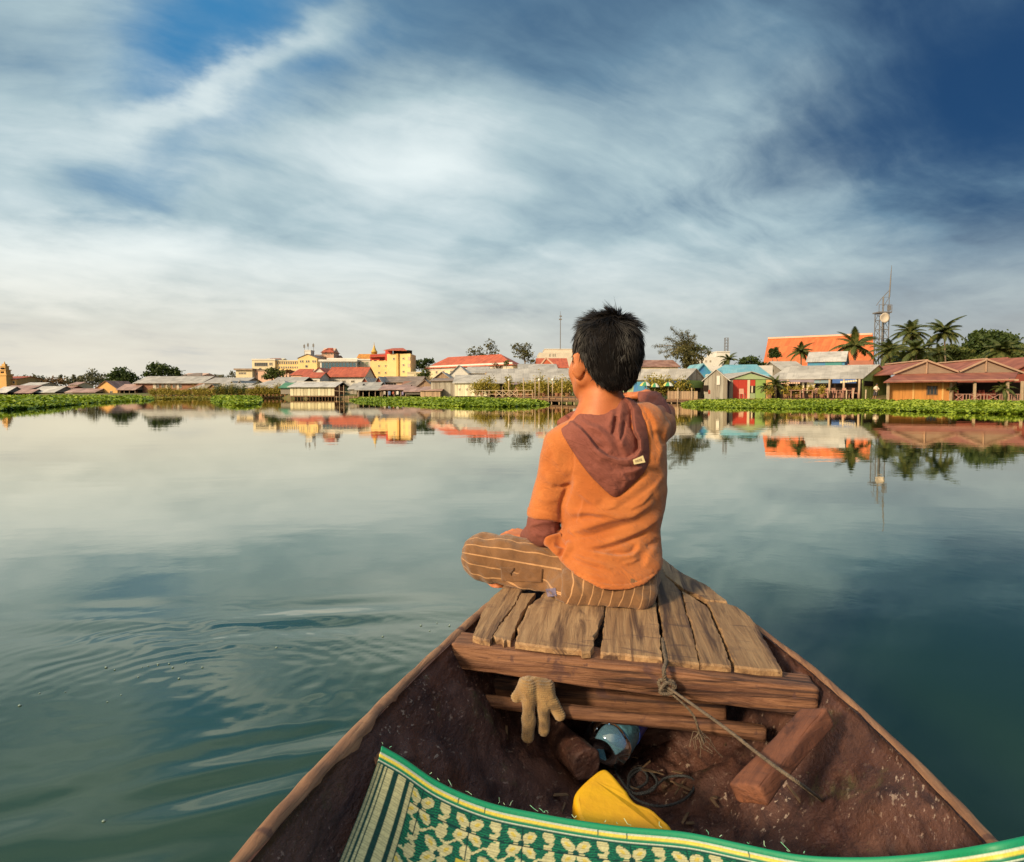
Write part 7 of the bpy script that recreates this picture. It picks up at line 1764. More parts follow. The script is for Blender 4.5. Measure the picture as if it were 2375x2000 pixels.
def tree(name, label, d, blobs, base_v, mat, dens=1.0, size=.34, seed=0, clump=.4, hollow=.5, r0=.25, group=None, trunk_u=None):
    us = [b[0] for b in blobs]; u0 = trunk_u or sum(us) / len(us); b0 = W(u0, base_v, d)
    t_ = empty(name, tuple(b0), 0, label, 'tree', group); crown(t_, blobs, d, dens, size, mat, seed, clump=clump, hollow=hollow); trunk(t_, b0, [W(b[0], b[1], d) for b in blobs], r0); return t_
# left end
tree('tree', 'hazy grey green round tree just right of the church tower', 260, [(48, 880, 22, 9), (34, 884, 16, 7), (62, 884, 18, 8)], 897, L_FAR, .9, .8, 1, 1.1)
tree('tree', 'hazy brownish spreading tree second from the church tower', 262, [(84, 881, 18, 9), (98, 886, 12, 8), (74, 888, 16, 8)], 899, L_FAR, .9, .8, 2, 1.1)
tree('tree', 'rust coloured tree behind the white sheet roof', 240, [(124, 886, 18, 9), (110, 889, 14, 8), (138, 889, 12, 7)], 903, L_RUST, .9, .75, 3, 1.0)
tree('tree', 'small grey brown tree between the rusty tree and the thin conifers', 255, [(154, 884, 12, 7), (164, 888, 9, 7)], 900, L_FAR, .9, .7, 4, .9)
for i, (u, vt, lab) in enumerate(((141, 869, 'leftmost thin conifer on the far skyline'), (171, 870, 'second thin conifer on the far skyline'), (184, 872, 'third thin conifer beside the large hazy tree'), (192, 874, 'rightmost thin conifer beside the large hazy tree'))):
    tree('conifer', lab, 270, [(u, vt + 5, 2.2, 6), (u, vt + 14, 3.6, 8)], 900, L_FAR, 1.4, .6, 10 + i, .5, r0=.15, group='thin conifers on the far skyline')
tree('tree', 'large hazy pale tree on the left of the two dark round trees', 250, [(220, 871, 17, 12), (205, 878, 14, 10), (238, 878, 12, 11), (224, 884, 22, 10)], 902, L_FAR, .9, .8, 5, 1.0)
tree('tree', 'dark round mango tree, the lower one of two over the long grey hall', 210, [(281, 866, 18, 13), (266, 876, 16, 12), (300, 876, 18, 13), (284, 884, 28, 12), (252, 884, 9, 8)], 905, L_DARK, 1.1, .62, 6, .8, .35)
tree('tree', 'dark round mango tree, the taller one of two over the long grey hall', 205, [(365, 850, 20, 11), (378, 860, 30, 13), (396, 864, 20, 12), (353, 866, 14, 12), (340, 872, 12, 7), (412, 870, 10, 8)], 900, L_DARK, 1.1, .62, 7, .8, .35)
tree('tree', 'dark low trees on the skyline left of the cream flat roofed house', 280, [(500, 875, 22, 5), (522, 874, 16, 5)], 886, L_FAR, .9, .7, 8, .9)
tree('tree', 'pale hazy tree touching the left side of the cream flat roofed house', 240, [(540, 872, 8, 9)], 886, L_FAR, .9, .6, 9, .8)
tree('tree', 'bushy olive tree in front of the yellow hotel wings', 175, [(634, 862, 14, 8), (625, 870, 13, 8), (645, 868, 12, 9), (618, 874, 8, 5)], 884, L_BUSH, 1.1, .5, 20, .55)
tree('tree', 'small red brown tree right of the bushy olive tree at the hotel', 178, [(664, 862, 12, 5)], 880, L_RUST, 1.0, .45, 21, .5)
tree('tree', 'dark flat topped tree right of the yellow hotel tower', 200, [(978, 842, 18, 7), (992, 838, 14, 6), (968, 850, 14, 7), (986, 850, 16, 6)], 876, L_DARK, 1.1, .55, 22, .7, .4)
tree('tree', 'small pale shrub tree under the flat topped tree', 150, [(986, 866, 10, 8), (976, 872, 8, 6)], 884, L_BUSH, 1.0, .4, 23, .45)
tree('tree', 'lacy open tree rising behind the left part of the long red roof', 200, [(1108, 812, 20, 12), (1136, 803, 15, 14), (1094, 820, 12, 8), (1146, 818, 14, 10), (1120, 824, 26, 6), (1140, 792, 8, 6)], 850, L_OLIVE, .50, .42, 24, .5, .2)
tree('tree', 'lacy upright tree rising behind the right part of the long red roof', 195, [(1196, 806, 12, 12), (1218, 806, 14, 12), (1210, 820, 20, 12), (1226, 826, 14, 14), (1236, 838, 8, 10)], 856, L_OLIVE, .65, .42, 25, .5, .2)
tree('tree', 'small brown bare looking tree in front of the long red roof', 118, [(1147, 848, 6, 7), (1160, 852, 7, 6)], 868, L_RUST, .8, .3, 26, .35, r0=.1)
tree('tree', 'slender dark sapling in front of the long red roof', 117, [(1175, 842, 4, 8)], 868, L_BUSH, .9, .3, 27, .3, r0=.08)
# feathery casuarina right of the boy
def feathery(name, label, d, tips, base, mat, seed, n_twig=9, size=.2):
    b0 = W(*base, d); t_ = empty(name, tuple(b0), 0, label, 'tree'); r = np.random.default_rng(seed); mb = MB(); P, T = [], []
    fork = b0 + (0, 0, (W(base[0], base[1] - 55, d)[2] - b0[2]))
    mb.tube([b0, fork], [.3, .2], 7)
    for (u, v, w_) in tips:
        tip = W(u, v, d) + np.array([0, r.normal() * 1.2, 0]); mid = fork + (tip - fork) * .5 + np.array([r.normal() * .2, r.normal() * .3, .25])
        mb.tube([fork, mid, tip], [.11, .07, .015], 5)
        for t in np.linspace(.25, 1.0, 13):
            c = (1 - t) ** 2 * fork + 2 * t * (1 - t) * mid + t * t * tip
            for _ in range(n_twig):
                q = c + r.normal(size=3) * np.array([w_, w_, w_ * .8]) * (1.15 - .75 * t); P += [q + r.normal(size=3) * .13 for _ in range(5)]; T += list((r.random() * .7 + r.random(5) * .3))
    mb.build('trunk', BARK, t_, True)
    V, Fq = leaf_quads(np.array(P), size, r, .6, .38); mesh_np('crown', V, Fq, mat, t_, False, {'tone': np.repeat(np.array(T).clip(0, 1), 4)})
feathery('tree', 'tall feathery brown green tree rising right of the boy\'s head', 118, [(1553, 764, .4), (1576, 772, .45), (1598, 768, .4), (1612, 780, .45), (1540, 786, .45), (1524, 801, .35), (1532, 818, .45), (1545, 830, .5), (1560, 800, .6), (1585, 795, .6), (1604, 800, .6), (1575, 820, .8), (1596, 825, .8), (1625, 812, .45), (1641, 818, .35)], (1592, 862), L_OLIVE, 41)
tree('tree', 'rounder green tree leaning out of the right side of the feathery tree', 124, [(1628, 808, 16, 7), (1642, 818, 8, 6), (1610, 815, 14, 10)], 850, L_BUSH, .8, .35, 42, .45)
tree('tree', 'dense brown green bush tree under the feathery tree', 115, [(1585, 822, 22, 16), (1606, 834, 20, 16), (1598, 846, 18, 12)], 862, L_OLIVE, 1.1, .34, 43, .45)
tree('tree', 'round dark bush tree left of the orange hall roof', 112, [(1738, 838, 22, 11), (1755, 846, 16, 10), (1722, 848, 14, 8), (1772, 852, 16, 8)], 866, L_DARK, 1.1, .34, 44, .42)
tree('tree', 'dark low shrub between the turquoise roof and the orange hall', 100, [(1790, 858, 18, 5), (1806, 860, 12, 4)], 872, L_DARK, 1.1, .3, 45, .35)
for i, (u, vt, lab) in enumerate(((1790.5, 806, 'left one of two dark cypresses against the orange roof'), (1802, 808, 'right one of two dark cypresses against the orange roof'))): tree('cypress', lab, 118, [(u, vt + 6, 3.2, 6), (u, vt + 15, 4.6 + i, 10)], 845, L_DARK, 1.4, .3, 46 + i, .3, r0=.1, group='cypresses in front of the orange hall')
tree('tree', 'big dark dome shaped tree behind the maroon roofs at the right', 120, [(2285, 788, 32, 20), (2318, 792, 34, 20), (2262, 806, 22, 20), (2345, 810, 20, 18), (2300, 808, 50, 20), (2240, 816, 12, 10)], 852, L_DARK, 2.0, .5, 50, .6, .45)
tree('tree', 'bushy tree behind the first maroon gable', 105, [(2170, 826, 24, 16), (2200, 818, 24, 16), (2230, 826, 26, 16), (2215, 838, 40, 12)], 856, L_BUSH, 1.8, .42, 51, .5, .35)
tree('tree', 'dark green tree mass between the lattice tower and the first maroon gable', 100, [(2080, 832, 22, 18), (2100, 845, 26, 16), (2140, 838, 24, 16), (2070, 852, 16, 14)], 872, L_BUSH, 1.8, .42, 52, .48, .35)
tree('tree', 'dark tree at the right edge behind the second maroon gable', 112, [(2365, 818, 18, 14), (2390, 812, 20, 16), (2350, 832, 22, 10), (2300, 832, 30, 10)], 858, L_BUSH, 1.8, .42, 53, .5, .35)
# palms: every frond is a part
def frond_mesh(seed, L=2.6):
    r = np.random.default_rng(seed); V, Fq, T = [], [], []
    n_ = 26
    def sp(t): return np.array([L * (t - .10 * t * t), 0, L * (.42 * t - .80 * t * t)])
    for i in range(n_):
        t = .06 + .94 * i / (n_ - 1); p = sp(t); q = sp(min(1, t + .03)); tg = q - p; tg /= np.linalg.norm(tg) + 1e-9
        ll = (.62 * math.sin(math.pi * min(1, t * .86 + .12)) + .10) * (L / 2.6); w = .065 * L / 2.6
        for sd_ in (-1, 1):
            e = np.array([0, sd_, 0]) * .80 + tg * .55 + np.array([0, 0, -.38 - .25 * r.random()]); e /= np.linalg.norm(e); m_ = len(V)
            V += [p - tg * w, p + e * ll * .5 - tg * w * .9 + (0, 0, .02), p + e * ll + (0, 0, -.10 * ll), p + e * ll * .5 + tg * w, p + tg * w]; Fq.append((m_, m_ + 1, m_ + 3, m_ + 4)); Fq.append((m_ + 1, m_ + 2, m_ + 3, m_ + 3)); T += [r.random() * .8 + .1] * 5
    tri = [f[:3] for f in Fq if f[2] == f[3]]; quad = [f for f in Fq if f[2] != f[3]]
    for i in range(8):
        a, b = sp(i / 8), sp((i + 1) / 8); w = .03 * (1 - i / 9); m_ = len(V); V += [a + (0, w, 0), a - (0, w, 0), b - (0, w * .85, 0), b + (0, w * .85, 0)]; quad.append((m_, m_ + 1, m_ + 2, m_ + 3)); T += [.9] * 4
    ob = mesh_np('frond', V, [np.array(quad), np.array(tri)], L_PALM, None, False, {'tone': np.array(T)}); me = ob.data; bpy.data.objects.remove(ob); return me
FROND = [frond_mesh(60 + i) for i in range(3)]
def ordn(i): return ('first', 'second', 'third', 'fourth', 'fifth', 'sixth', 'seventh', 'eighth', 'ninth', 'tenth', 'eleventh', 'twelfth', 'thirteenth', 'fourteenth', 'fifteenth', 'sixteenth')[i]
def palm(label, u, v, d, rad, base_v, n_=24, seed=0, lean=0.0, droop=0.0, name='palm_tree', group='coconut palms along the right shore', pot=False):
    c = W(u, v, d); b = W(u + lean, base_v, d); r = np.random.default_rng(seed); t_ = empty(name, tuple(b), 0, label, 'palm' if not pot else 'potted palm', group)
    MB().tube([b, b + (c - b) * .35 + (lean * -.002 * d / 40, 0, 0), b + (c - b) * .7, c], [.15, .115, .10, .11] if not pot else [.05, .04, .04, .04], 7).build('trunk', BARK, t_, True)
    sc = rad / F * d / 1.95; n_ = n_ + int(r.integers(-4, 5)) if not pot else n_
    for i in range(n_):
        az_ = 2 * math.pi * (i * .618 + r.random() * .08); pit = (1.30 - 1.60 * (i / n_) ** .85 + r.normal() * .20 - (.5 if r.random() < .12 else 0)) - droop
        o = bpy.data.objects.new('frond', FROND[i % 3]); COL.objects.link(o); o.parent = t_
        o.matrix_local = Matrix.Translation(Vector(c - b)) @ Matrix.Rotation(az_, 4, 'Z') @ Matrix.Rotation(-pit, 4, 'Y') @ Matrix.Scale(sc * (.72 + .45 * r.random()), 4)
palm('tallest coconut palm left of the dark dome tree, the left one of the tall pair', 2112, 774, 96, 36, 860, seed=1, lean=6)
palm('tall coconut palm right of the tall pair, close to the dark dome tree', 2190, 773, 97, 38, 860, seed=2, lean=4)
palm('lower coconut palm below the left one of the tall pair', 2124, 818, 84, 40, 874, seed=3, lean=2)
palm('lower coconut palm standing closest to the lattice tower', 2064, 818, 88, 34, 872, seed=4)
palm('coconut palm with drooping fronds in front of the dark dome tree', 2327, 818, 84, 42, 860, seed=5)
palm('large coconut palm in front of the right end of the orange hall roof', 1983, 806, 100, 42, 862, seed=6, n_=19)
palm('small coconut palm in front of the middle of the orange hall roof', 1858, 818, 106, 24, 862, seed=7)
palm('short bushy palm behind the turquoise roof', 1690, 836, 108, 22, 862, seed=8, n_=14)
palm('coconut palm half hidden behind the lower left palm', 2092, 836, 90, 32, 876, seed=9, n_=14)
palm('palm crown showing in front of the first maroon gable', 2178, 822, 86, 26, 860, seed=10, n_=13)
# water hyacinth
def bed(name, label, poly, n_, seed, hmax=.42, size=.20, mat=L_HYA):
    r = np.random.default_rng(seed); P = np.array(poly, float); lo, hi = P.min(0), P.max(0); q = lo + r.random((n_ * 5, 2)) * (hi - lo)
    ok = inside(q[:, 0], q[:, 1], poly); q = q[ok][:n_]; e = edt_poly(q[:, 0], q[:, 1], poly)
    C = np.array([Zp(a, b, 0.0) for a, b in q]); n_ = len(C)
    hgt_ = hmax * (.35 + .65 * np.clip(e / 5, 0, 1)) * (.55 + .6 * (.5 + .5 * np.sin(C[:, 0] * 1.3 + np.sin(C[:, 1] * .8) * 2)))
    k_ = 5; CC = np.repeat(C, k_, 0) + r.normal(size=(n_ * k_, 3)) * np.array([.12, .12, 0]); h_ = np.repeat(hgt_, k_) * (.04 + 1.06 * r.random(n_ * k_) ** .8) + .01; CC[:, 2] = h_
    a = r.random(n_ * k_) * 6.283; s_ = size * (.7 + .6 * r.random(n_ * k_)); d = np.stack([np.cos(a), np.sin(a), .35 + .5 * r.random(n_ * k_)], -1); d /= np.linalg.norm(d, axis=1)[:, None]; w = np.stack([-np.sin(a), np.cos(a), 0 * a], -1)
    V = np.stack([CC - d * s_[:, None] * .5, CC + w * s_[:, None] * .42, CC + d * s_[:, None] * .5, CC - w * s_[:, None] * .42], 1).reshape(-1, 3)
    patch_ = .5 + .5 * np.sin(CC[:, 0] * .55 + 1.3 * np.sin(CC[:, 1] * .35)); T = (.15 + .45 * r.random(n_ * k_) + .35 * patch_ * (h_ / hmax)).clip(0, 1)
    ob = mesh_np(name, V, np.arange(len(V)).reshape(-1, 4), mat, None, False, {'tone': np.repeat(T, 4)}); tag(ob, label, None, None, 'stuff')
bed('water_hyacinth', 'bright green floating hyacinth bed at the left edge', [(-60, 921.5), (120, 921.5), (260, 921.5), (345, 922), (362, 925), (345, 930), (270, 933), (200, 936), (150, 942), (90, 947), (0, 953), (-60, 955)], 7500, 1, .55, .34)
bed('water_hyacinth', 'small hyacinth island left of the cream boathouse', [(489, 922), (505, 920.5), (560, 920.5), (592, 922), (606, 929), (600, 937), (570, 942), (540, 941), (510, 937), (492, 930)], 3000, 2, .5, .28)
bed('water_hyacinth', 'long thin hyacinth bed in the middle below the grey sheds', [(812, 929), (840, 925), (900, 924), (1000, 924), (1080, 925), (1130, 927), (1200, 931), (1262, 936), (1272, 939), (1225, 943), (1150, 944.5), (1060, 943), (960, 939), (880, 936), (830, 933)], 6500, 3, .42, .24)
bed('water_hyacinth', 'long bright hyacinth bed in front of the right hand houses', [(1582, 940), (1610, 934), (1700, 930), (1800, 930.5), (1950, 931), (2060, 933), (2200, 935.5), (2420, 936), (2420, 962), (2300, 960), (2200, 957), (2060, 953), (1900, 950), (1760, 948), (1640, 946), (1590, 944)], 13000, 4, .36, .19)
bed('shore_weeds', 'yellow brown weeds at the water edge by the left docks', [(345, 923), (430, 922), (495, 921), (492, 926), (420, 926), (350, 927)], 900, 5, .5, .3, L_POT)
# plants standing on the docks
POTM = pmat('clay_pot', (.36, .18, .10), .85, .4, 4)
def potted(u, v, d, w, hgt, label, group, seed, mat=L_POT, pot=True):
    b = W(u, v, d); t_ = empty('potted_plant', tuple(b), 0, label, 'potted plant', group); r = np.random.default_rng(seed)
    if pot: MB().lathe([(.16, 0), (.20, .04), (.26, .30), (.28, .33), (.23, .335)], tuple(b), 9).build('pot', POTM, t_, True)
    n_ = int(130 * w * hgt * 3) + 60; q = r.normal(size=(n_, 3)) * np.array([w, w * .8, hgt * .9]) * .30; C = b + (0, 0, .3 + hgt * .5) + q
    V, Fq = leaf_quads(C, .22, r, .5, .4); mesh_np('foliage', V, Fq, mat, t_, False, {'tone': np.repeat(r.random(n_), 4)})
grp = 'potted bushes on the left hand docks'; lab = 'yellow potted bush from the left on the far left docks'
rr2 = np.random.default_rng(77)
for i, u in enumerate(np.linspace(352, 488, 15)): potted(u + rr2.normal() * 2, 921, 139 - i * .3, 1.0 + rr2.random() * .6, 1.0 + rr2.random() * .9, ordn(i) + ' ' + lab, grp, 100 + i)
grp = 'potted bushes in the lilac awning restaurant'; lab = 'potted bush from the left in the row under the lilac awning'
for i, u in enumerate(np.linspace(580, 662, 10)): potted(u, 919.5, 119.6, .9 + rr2.random() * .4, 1.0 + rr2.random() * .8, ordn(i) + ' ' + lab, grp, 130 + i)
grp = 'potted bushes behind the hyacinth island'; lab = 'potted bush from the left in the row behind the hyacinth island'
for i, u in enumerate(np.linspace(498, 568, 8)): potted(u, 919, 130, .9 + rr2.random() * .5, 1.0 + rr2.random() * .9, ordn(i) + ' ' + lab, grp, 150 + i, L_BUSH if i % 2 else L_POT)
grp = 'potted bushes on the dock behind the boy'; lab = 'potted bush from the left on the brown dock behind the boy'
for i, u in enumerate((1106, 1118, 1133, 1150, 1180, 1196, 1208, 1225, 1236, 1252, 1262, 1280, 1292, 1302, 1316)): potted(u, 918 + (u - 1100) * .008, 75.0 - (u - 1100) * .036 + rr2.random() * 2.5, .7 + rr2.random() * .7, .7 + rr2.random() * 1.0, ordn(i) + ' ' + lab, grp, 170 + i, L_POT)
grp = 'potted bushes in front of the blue awnings'; lab = 'dry golden bush from the left by the parasols'
for i, u in enumerate((1512, 1530, 1550, 1564, 1580, 1596)): potted(u, 918, 68.5 + rr2.random(), .8 + rr2.random() * .5, .9 + rr2.random() * .7, ordn(i) + ' ' + lab, grp, 190 + i, L_POT)
grp = 'potted bushes on the terrace of the green gabled restaurant'; lab = 'potted bush from the left on the green gabled restaurant terrace'
for i, u in enumerate((1785, 1822, 1848, 1880, 1906)): potted(u, 923, 68.3, .55 + rr2.random() * .3, .6 + rr2.random() * .4, ordn(i) + ' ' + lab, grp, 200 + i, L_POT)
palm('broad golden potted palm between the red shop and the open restaurant', 1800, 893, 68.6, 26, 923, 14, 21, name='potted_palm', group='potted palms on the right hand decks', pot=True); palm('smaller golden potted palm left of the broad one beside the red shop', 1776, 899, 68.8, 18, 923, 12, 22, name='potted_palm', group='potted palms on the right hand decks', pot=True)
palm('golden potted palm between the amber wall and the maroon porch', 2210, 905, 63.2, 15, 929, 12, 23, name='potted_palm', group='potted palms on the right hand decks', pot=True); palm('large arching golden palm behind the porch rail at the right edge', 2327, 902, 62.0, 24, 929, 15, 24, name='potted_palm', group='potted palms on the right hand decks', pot=True)
palm('golden palm plant right of the parasols', 1588, 897, 69, 15, 922, 12, 25, name='potted_palm', group='potted palms on the right hand decks', pot=True)
# ------------------------------------------------------------------ parasols, furniture, people and small craft on the shore
PY = pmat('parasol_yellow', (.62, .50, .12), .8, .2, 2); PG = pmat('parasol_green', (.05, .24, .12), .8, .2, 2); PW = pmat('parasol_white', (.62, .60, .52), .8, .2, 2)
for (u, v, wpx, lab) in ((1497, 885.5, 27, 'leftmost of the three yellow and green parasols'), (1519, 888.5, 23, 'middle of the three yellow and green parasols'), (1550, 886, 27, 'rightmost of the three yellow and green parasols')):
    d = 68.2; c = W(u, v, d); rad = wpx / 2 / F * d; hh = .42
    t_ = empty('parasol', (c[0], c[1], dk.zb), 0, lab, 'parasol', 'parasols on the landing right of the boy')
    MB().tube([(c[0], c[1], W(u, 924, d)[2]), (c[0], c[1], c[2] + .02)], .03, 6).build('pole', POST, t_, True)
    for i in range(8):
        a0, a1 = 2 * math.pi * i / 8, 2 * math.pi * (i + 1) / 8; mb = MB(); prof = [(0.001, 0), (.45, -.07), (.8, -.24), (1.0, -.42)]
        pts = [[(c[0] + r_ * rad * math.cos(a), c[1] + r_ * rad * math.sin(a), c[2] + z) for r_, z in prof] for a in (a0, (a0 + a1) / 2, a1)]
        for j in range(3):
            for k_ in range(2): mb.add([pts[k_][j], pts[k_ + 1][j], pts[k_ + 1][j + 1], pts[k_][j + 1]], [(0, 1, 2, 3)])
        mb.build('canopy_panel', (PY, PG, PW, PG)[i % 4], t_)
# chairs and tables
CHM = pmat('pinkish_plastic', (.50, .27, .19), .7, .3, 3); CHR = pmat('red_plastic', (.40, .10, .07), .7, .3, 3)
def chair(u, v, d, rz, mat, label, group):
    b = W(u, v, d); t_ = empty('chair', tuple(b), 0, label, 'chair', group); c, s_ = math.cos(rz), math.sin(rz)
    def T(x, y, z): return (b[0] + x * c - y * s_, b[1] + x * s_ + y * c, b[2] + z)
    for x in (-.22, .22):
        for y in (-.22, .22): MB().bar(T(x, y, 0), T(x, y, .45), .05).build('leg', mat, t_)
    MB().hexa([T(-.25, -.25, .45), T(.25, -.25, .45), T(.25, .25, .45), T(-.25, .25, .45), T(-.25, -.25, .50), T(.25, -.25, .50), T(.25, .25, .50), T(-.25, .25, .50)]).build('seat', mat, t_)
    MB().hexa([T(-.25, .21, .50), T(.25, .21, .50), T(.25, .25, .50), T(-.25, .25, .50), T(-.24, .27, .98), T(.24, .27, .98), T(.24, .31, .98), T(-.24, .31, .98)]).build('backrest', mat, t_)
def table(u, v, d, label, group, mat=CHM):
    b = W(u, v, d); t_ = empty('table', tuple(b), 0, label, 'table', group)
    for x in (-.45, .45):
        for y in (-.3, .3): MB().bar((b[0] + x, b[1] + y, b[2]), (b[0] + x, b[1] + y, b[2] + .72), .06).build('leg', mat, t_)
    MB().box(b[0] - .55, b[0] + .55, b[1] - .4, b[1] + .4, b[2] + .72, b[2] + .77).build('table_top', mat, t_)
r9 = np.random.default_rng(9)
for i, u in enumerate((1832, 1858, 1888, 1900, 1915, 1938, 1952, 1972, 1984)): chair(u, 923, 68.4 + r9.random() * .6, r9.random() * 6, CHM, ordn(i) + ' pinkish chair from the left on the terrace of the green gabled restaurant', 'chairs on the restaurant terrace')
for i, u in enumerate((1842, 1870, 1926, 1962)): table(u, 923, 68.0, ordn(i) + ' pinkish table from the left on the terrace of the green gabled restaurant', 'tables on the restaurant terrace')
for i, u in enumerate((2222, 2262, 2284, 2298)): chair(u, 929.5, 63.8, r9.random() * 6, CHR, ordn(i) + ' red plastic chair from the left behind the porch rail', 'chairs on the maroon roofed porch')
for i, u in enumerate((2272, 2304)): table(u, 929.5, 64.2, ('left', 'right')[i] + ' red brown table in the shade of the maroon porch', 'tables on the maroon roofed porch', CHR)
chair(1722, 924.5, 68.9, 2.4, CHM, 'single pale chair in front of the red shop doors', None)
for i, u in enumerate((1198, 1216, 1248, 1268, 1288)): chair(u, 917.5 + (u - 1100) * .008, 72.5 - (u - 1190) * .02, r9.random() * 6, CHM, ordn(i) + ' pale chair from the left on the brown dock behind the boy', 'chairs on the brown dock')
# person leaning on the rail of the terrace
def small_person(u, v, d, label):
    b = W(u, v, d); t_ = empty('person', tuple(b), 0, label, 'person')
    def Q(x, y, z): return b + np.array([x, y, z])
    vb_ = Vol(b + (-.6, -.6, -.05), b + (.6, .6, 1.75), .022)
    vb_.ell(Q(.05, -.05, 1.42), (.085, .10, .12), None, 0); vb_.cap(Q(.03, 0, 1.24), Q(.04, -.02, 1.34), .05, .05, .03); vb_.cap(Q(0, 0, .85), Q(.02, 0, 1.18), .12, .14, .05)
    for sx in (-1, 1):
        vb_.chain([(Q(.17 * sx, 0, 1.17), .05), (Q(.24 * sx, -.12, .98), .042), (Q(.12 * sx, -.30, .92), .035)], .03); vb_.chain([(Q(.09 * sx, 0, .84), .085), (Q(.11 * sx - .10, -.06, .45), .06), (Q(.10 * sx - .16, .02, .06), .045)], .04); vb_.cap(Q(.10 * sx - .16, .02, .03), Q(.10 * sx - .17, -.13, .03), .04, .035, .03)
    P, q, t3 = vb_.mesh(); mesh_np('body', P, [q, t3], MATS.get('small_skin') or pmat('small_skin', (.30, .15, .08), .6, .2, 4), t_)
    sh = Vol(b + (-.6, -.6, .6), b + (.6, .6, 1.5), .022); sh.cap(Q(0, 0, .82), Q(.02, 0, 1.17), .15, .165, .0)
    for sx in (-1, 1): sh.cap(Q(.16 * sx, 0, 1.17), Q(.23 * sx, -.09, 1.02), .07, .06, .03)
    P, q, t3 = sh.mesh(); mesh_np('shirt', P, [q, t3], PALE, t_)
    tr_ = Vol(b + (-.6, -.6, .1), b + (.6, .6, 1.1), .022); tr_.ell(Q(0, 0, .82), (.155, .135, .12), None, 0)
    for sx in (-1, 1): tr_.cap(Q(.09 * sx, 0, .82), Q(.11 * sx - .10, -.06, .42), .105, .085, .03)
    P, q, t3 = tr_.mesh(); mesh_np('shorts', P, [q, t3], pmat('dark_shorts', (.05, .045, .05), .9, .3, 3), t_)
    hr = Vol(b + (-.3, -.4, 1.3), b + (.4, .3, 1.7), .02); hr.ell(Q(.05, -.035, 1.46), (.098, .11, .105), None, 0); P, q, t3 = hr.mesh(); mesh_np('hair', P, [q, t3], pmat('small_hair', (.012, .010, .009), .6, .2, 5), t_)
small_person(2031, 927, 66.8, 'distant person in pale shirt and dark shorts leaning at the terrace edge')
# small green boat moored at the left bed
c = W(328, 921, 150); t_ = empty('moored_boat', tuple(c), 0, 'small green boat moored at the end of the left hyacinth bed', 'boat'); L = 3.6; st_ = []
for i in range(13):
    t = i / 12 * 2 - 1; w = .62 * (1 - abs(t) ** 3); zt_ = .42 + .22 * t * t
    st_.append([(c[0] + t * L / 2, c[1] + y, c[2] - .1 + z) for y, z in ((-w, zt_), (-w * .8, .1), (0, -.02), (w * .8, .1), (w, zt_), (w * .88, zt_), (w * .6, .16), (0, .10), (-w * .6, .16), (-w * .88, zt_))])
V = np.array(st_).reshape(-1, 3); f = []
for i in range(12):
    for j in range(10): f.append((i * 10 + j, i * 10 + (j + 1) % 10, (i + 1) * 10 + (j + 1) % 10, (i + 1) * 10 + j))
mesh_np('hull', V, np.array(f), pmat('boat_green', (.02, .20, .14), .5, .4, 2), t_, False)
for x in (-.8, .1, .9): MB().box(c[0] + x - .1, c[0] + x + .1, c[1] - .5, c[1] + .5, c[2] + .26, c[2] + .30).build('thwart', DECKW, t_)
# pale float at the edge of the right hand bed
c = W(2046, 949, 44.0); mb = MB(); mb.lathe([(.02, 0), (.12, .08), (.17, .20), (.12, .32), (.03, .38), (.04, .42)], (c[0], c[1], c[2] - .18), 12); fo = mb.build('float', pmat('pale_float', (.62, .66, .42), .5, .2, 4), None, True); tag(fo, 'pale round float at the front edge of the right hand hyacinth bed', 'float')

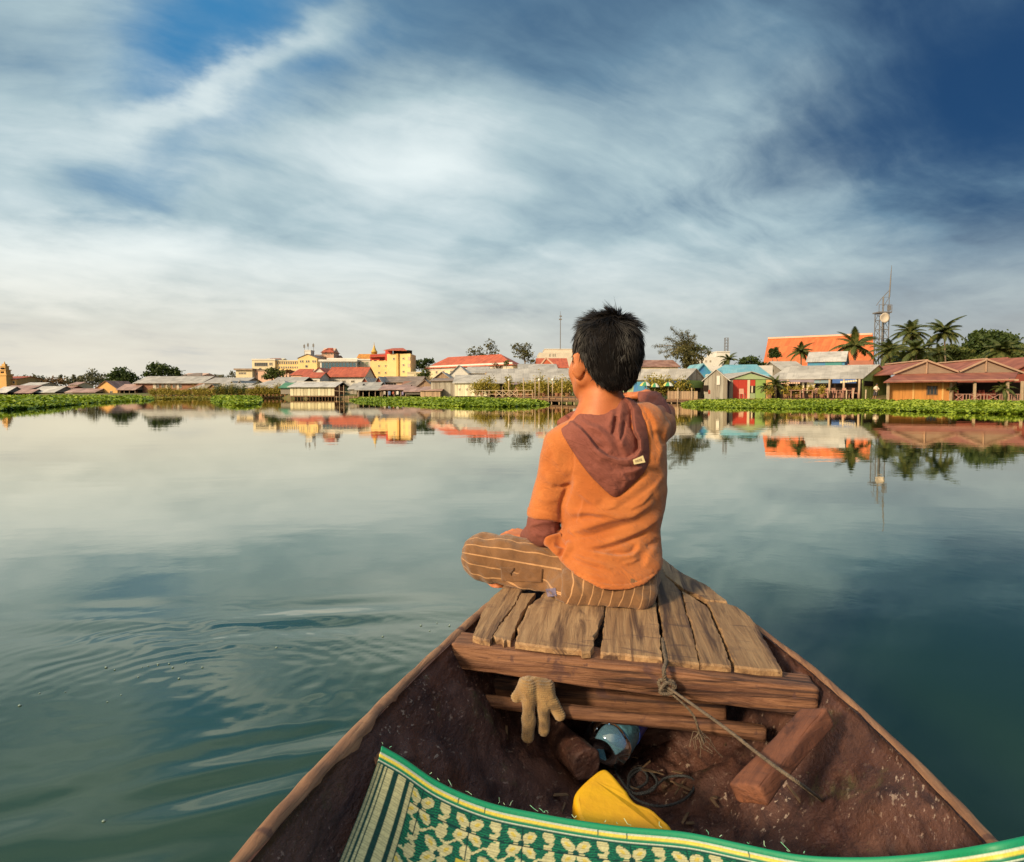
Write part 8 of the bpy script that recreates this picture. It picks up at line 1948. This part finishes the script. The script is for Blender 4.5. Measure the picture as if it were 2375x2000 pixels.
# washing on lines and clutter in the open sheds
for i, (u, v, d, w_, h_, col, lab) in enumerate(((892, 908, 95.5, 5, 8, (.50, .42, .34), 'pale cloth hung at the left of the open tan shed'), (903, 908, 95.5, 6, 9, (.16, .22, .40), 'blue cloth hung in the open tan shed'), (912, 909, 95.5, 4, 6, (.50, .16, .10), 'red cloth hung in the open tan shed'), (922, 908, 95.5, 7, 8, (.62, .58, .52), 'white cloth hung in the open tan shed'), (934, 909, 95.5, 5, 8, (.30, .26, .42), 'lilac cloth hung at the right of the open tan shed'),
                                                (1645, 905, 68.2, 5, 9, (.40, .10, .06), 'red cloth hung by the opening of the grey plank house'), (2012, 905, 71.0, 5, 10, (.50, .45, .38), 'pale cloth hung beside the green gable opening'))):
    c = W(u, v, d); r = np.random.default_rng(i); ww, hh = w_ / F * d, h_ / F * d; nx, nz = 8, 7; V = []
    for a in range(nx):
        for b in range(nz):
            s_, t_ = a / (nx - 1) - .5, b / (nz - 1); V.append((c[0] + s_ * ww * (1 - .08 * t_), c[1] + .05 * math.sin(s_ * 11 + i) * (.3 + t_), c[2] - t_ * hh + .03 * math.cos(s_ * 6.28)))
    o = mesh_np('hanging_cloth', V, grid_faces(nx, nz), pmat('cloth_%d' % i, col, .9, .3, 4)); md = o.modifiers.new('thick', 'SOLIDIFY'); md.thickness = .02; tag(o, lab, 'cloth')

# bubbles drifting on the water at the left
bb = MB(); r_ = np.random.default_rng(31)
for cx_, cy_ in [(430, 520), (575, 520), (640, 508), (685, 505), (725, 565), (755, 500), (490, 632), (435, 660), (80, 675), (160, 625), (420, 1143), (1705, 350), (1820, 352), (1770, 340), (1740, 372), (600, 515), (560, 560), (465, 530), (265, 620), (1550, 395), (1120, 440), (820, 520), (700, 520)]:
    p = Zp(cx_ / 1.746, 1250 + cy_ / 1.746, .001); r0 = .0025 + .0035 * r_.random()
    bb.lathe([(r0 * math.cos(t), r0 * .7 * math.sin(t)) for t in (0.0, .5, 1.0, 1.5)], tuple(p), 8)
fm = bpy.data.materials.new('bubble_film'); fm.use_nodes = True; k = NT(fm.node_tree); p = fm.node_tree.nodes['Principled BSDF']; k.put(p.inputs['Base Color'], (.25, .33, .28)); k.put(p.inputs['Roughness'], .08); k.put(p.inputs['Alpha'], .75)
tag(bb.build('water_bubbles', fm, None, True), 'small bubbles drifting on the water left of the boat', None, None, 'stuff')
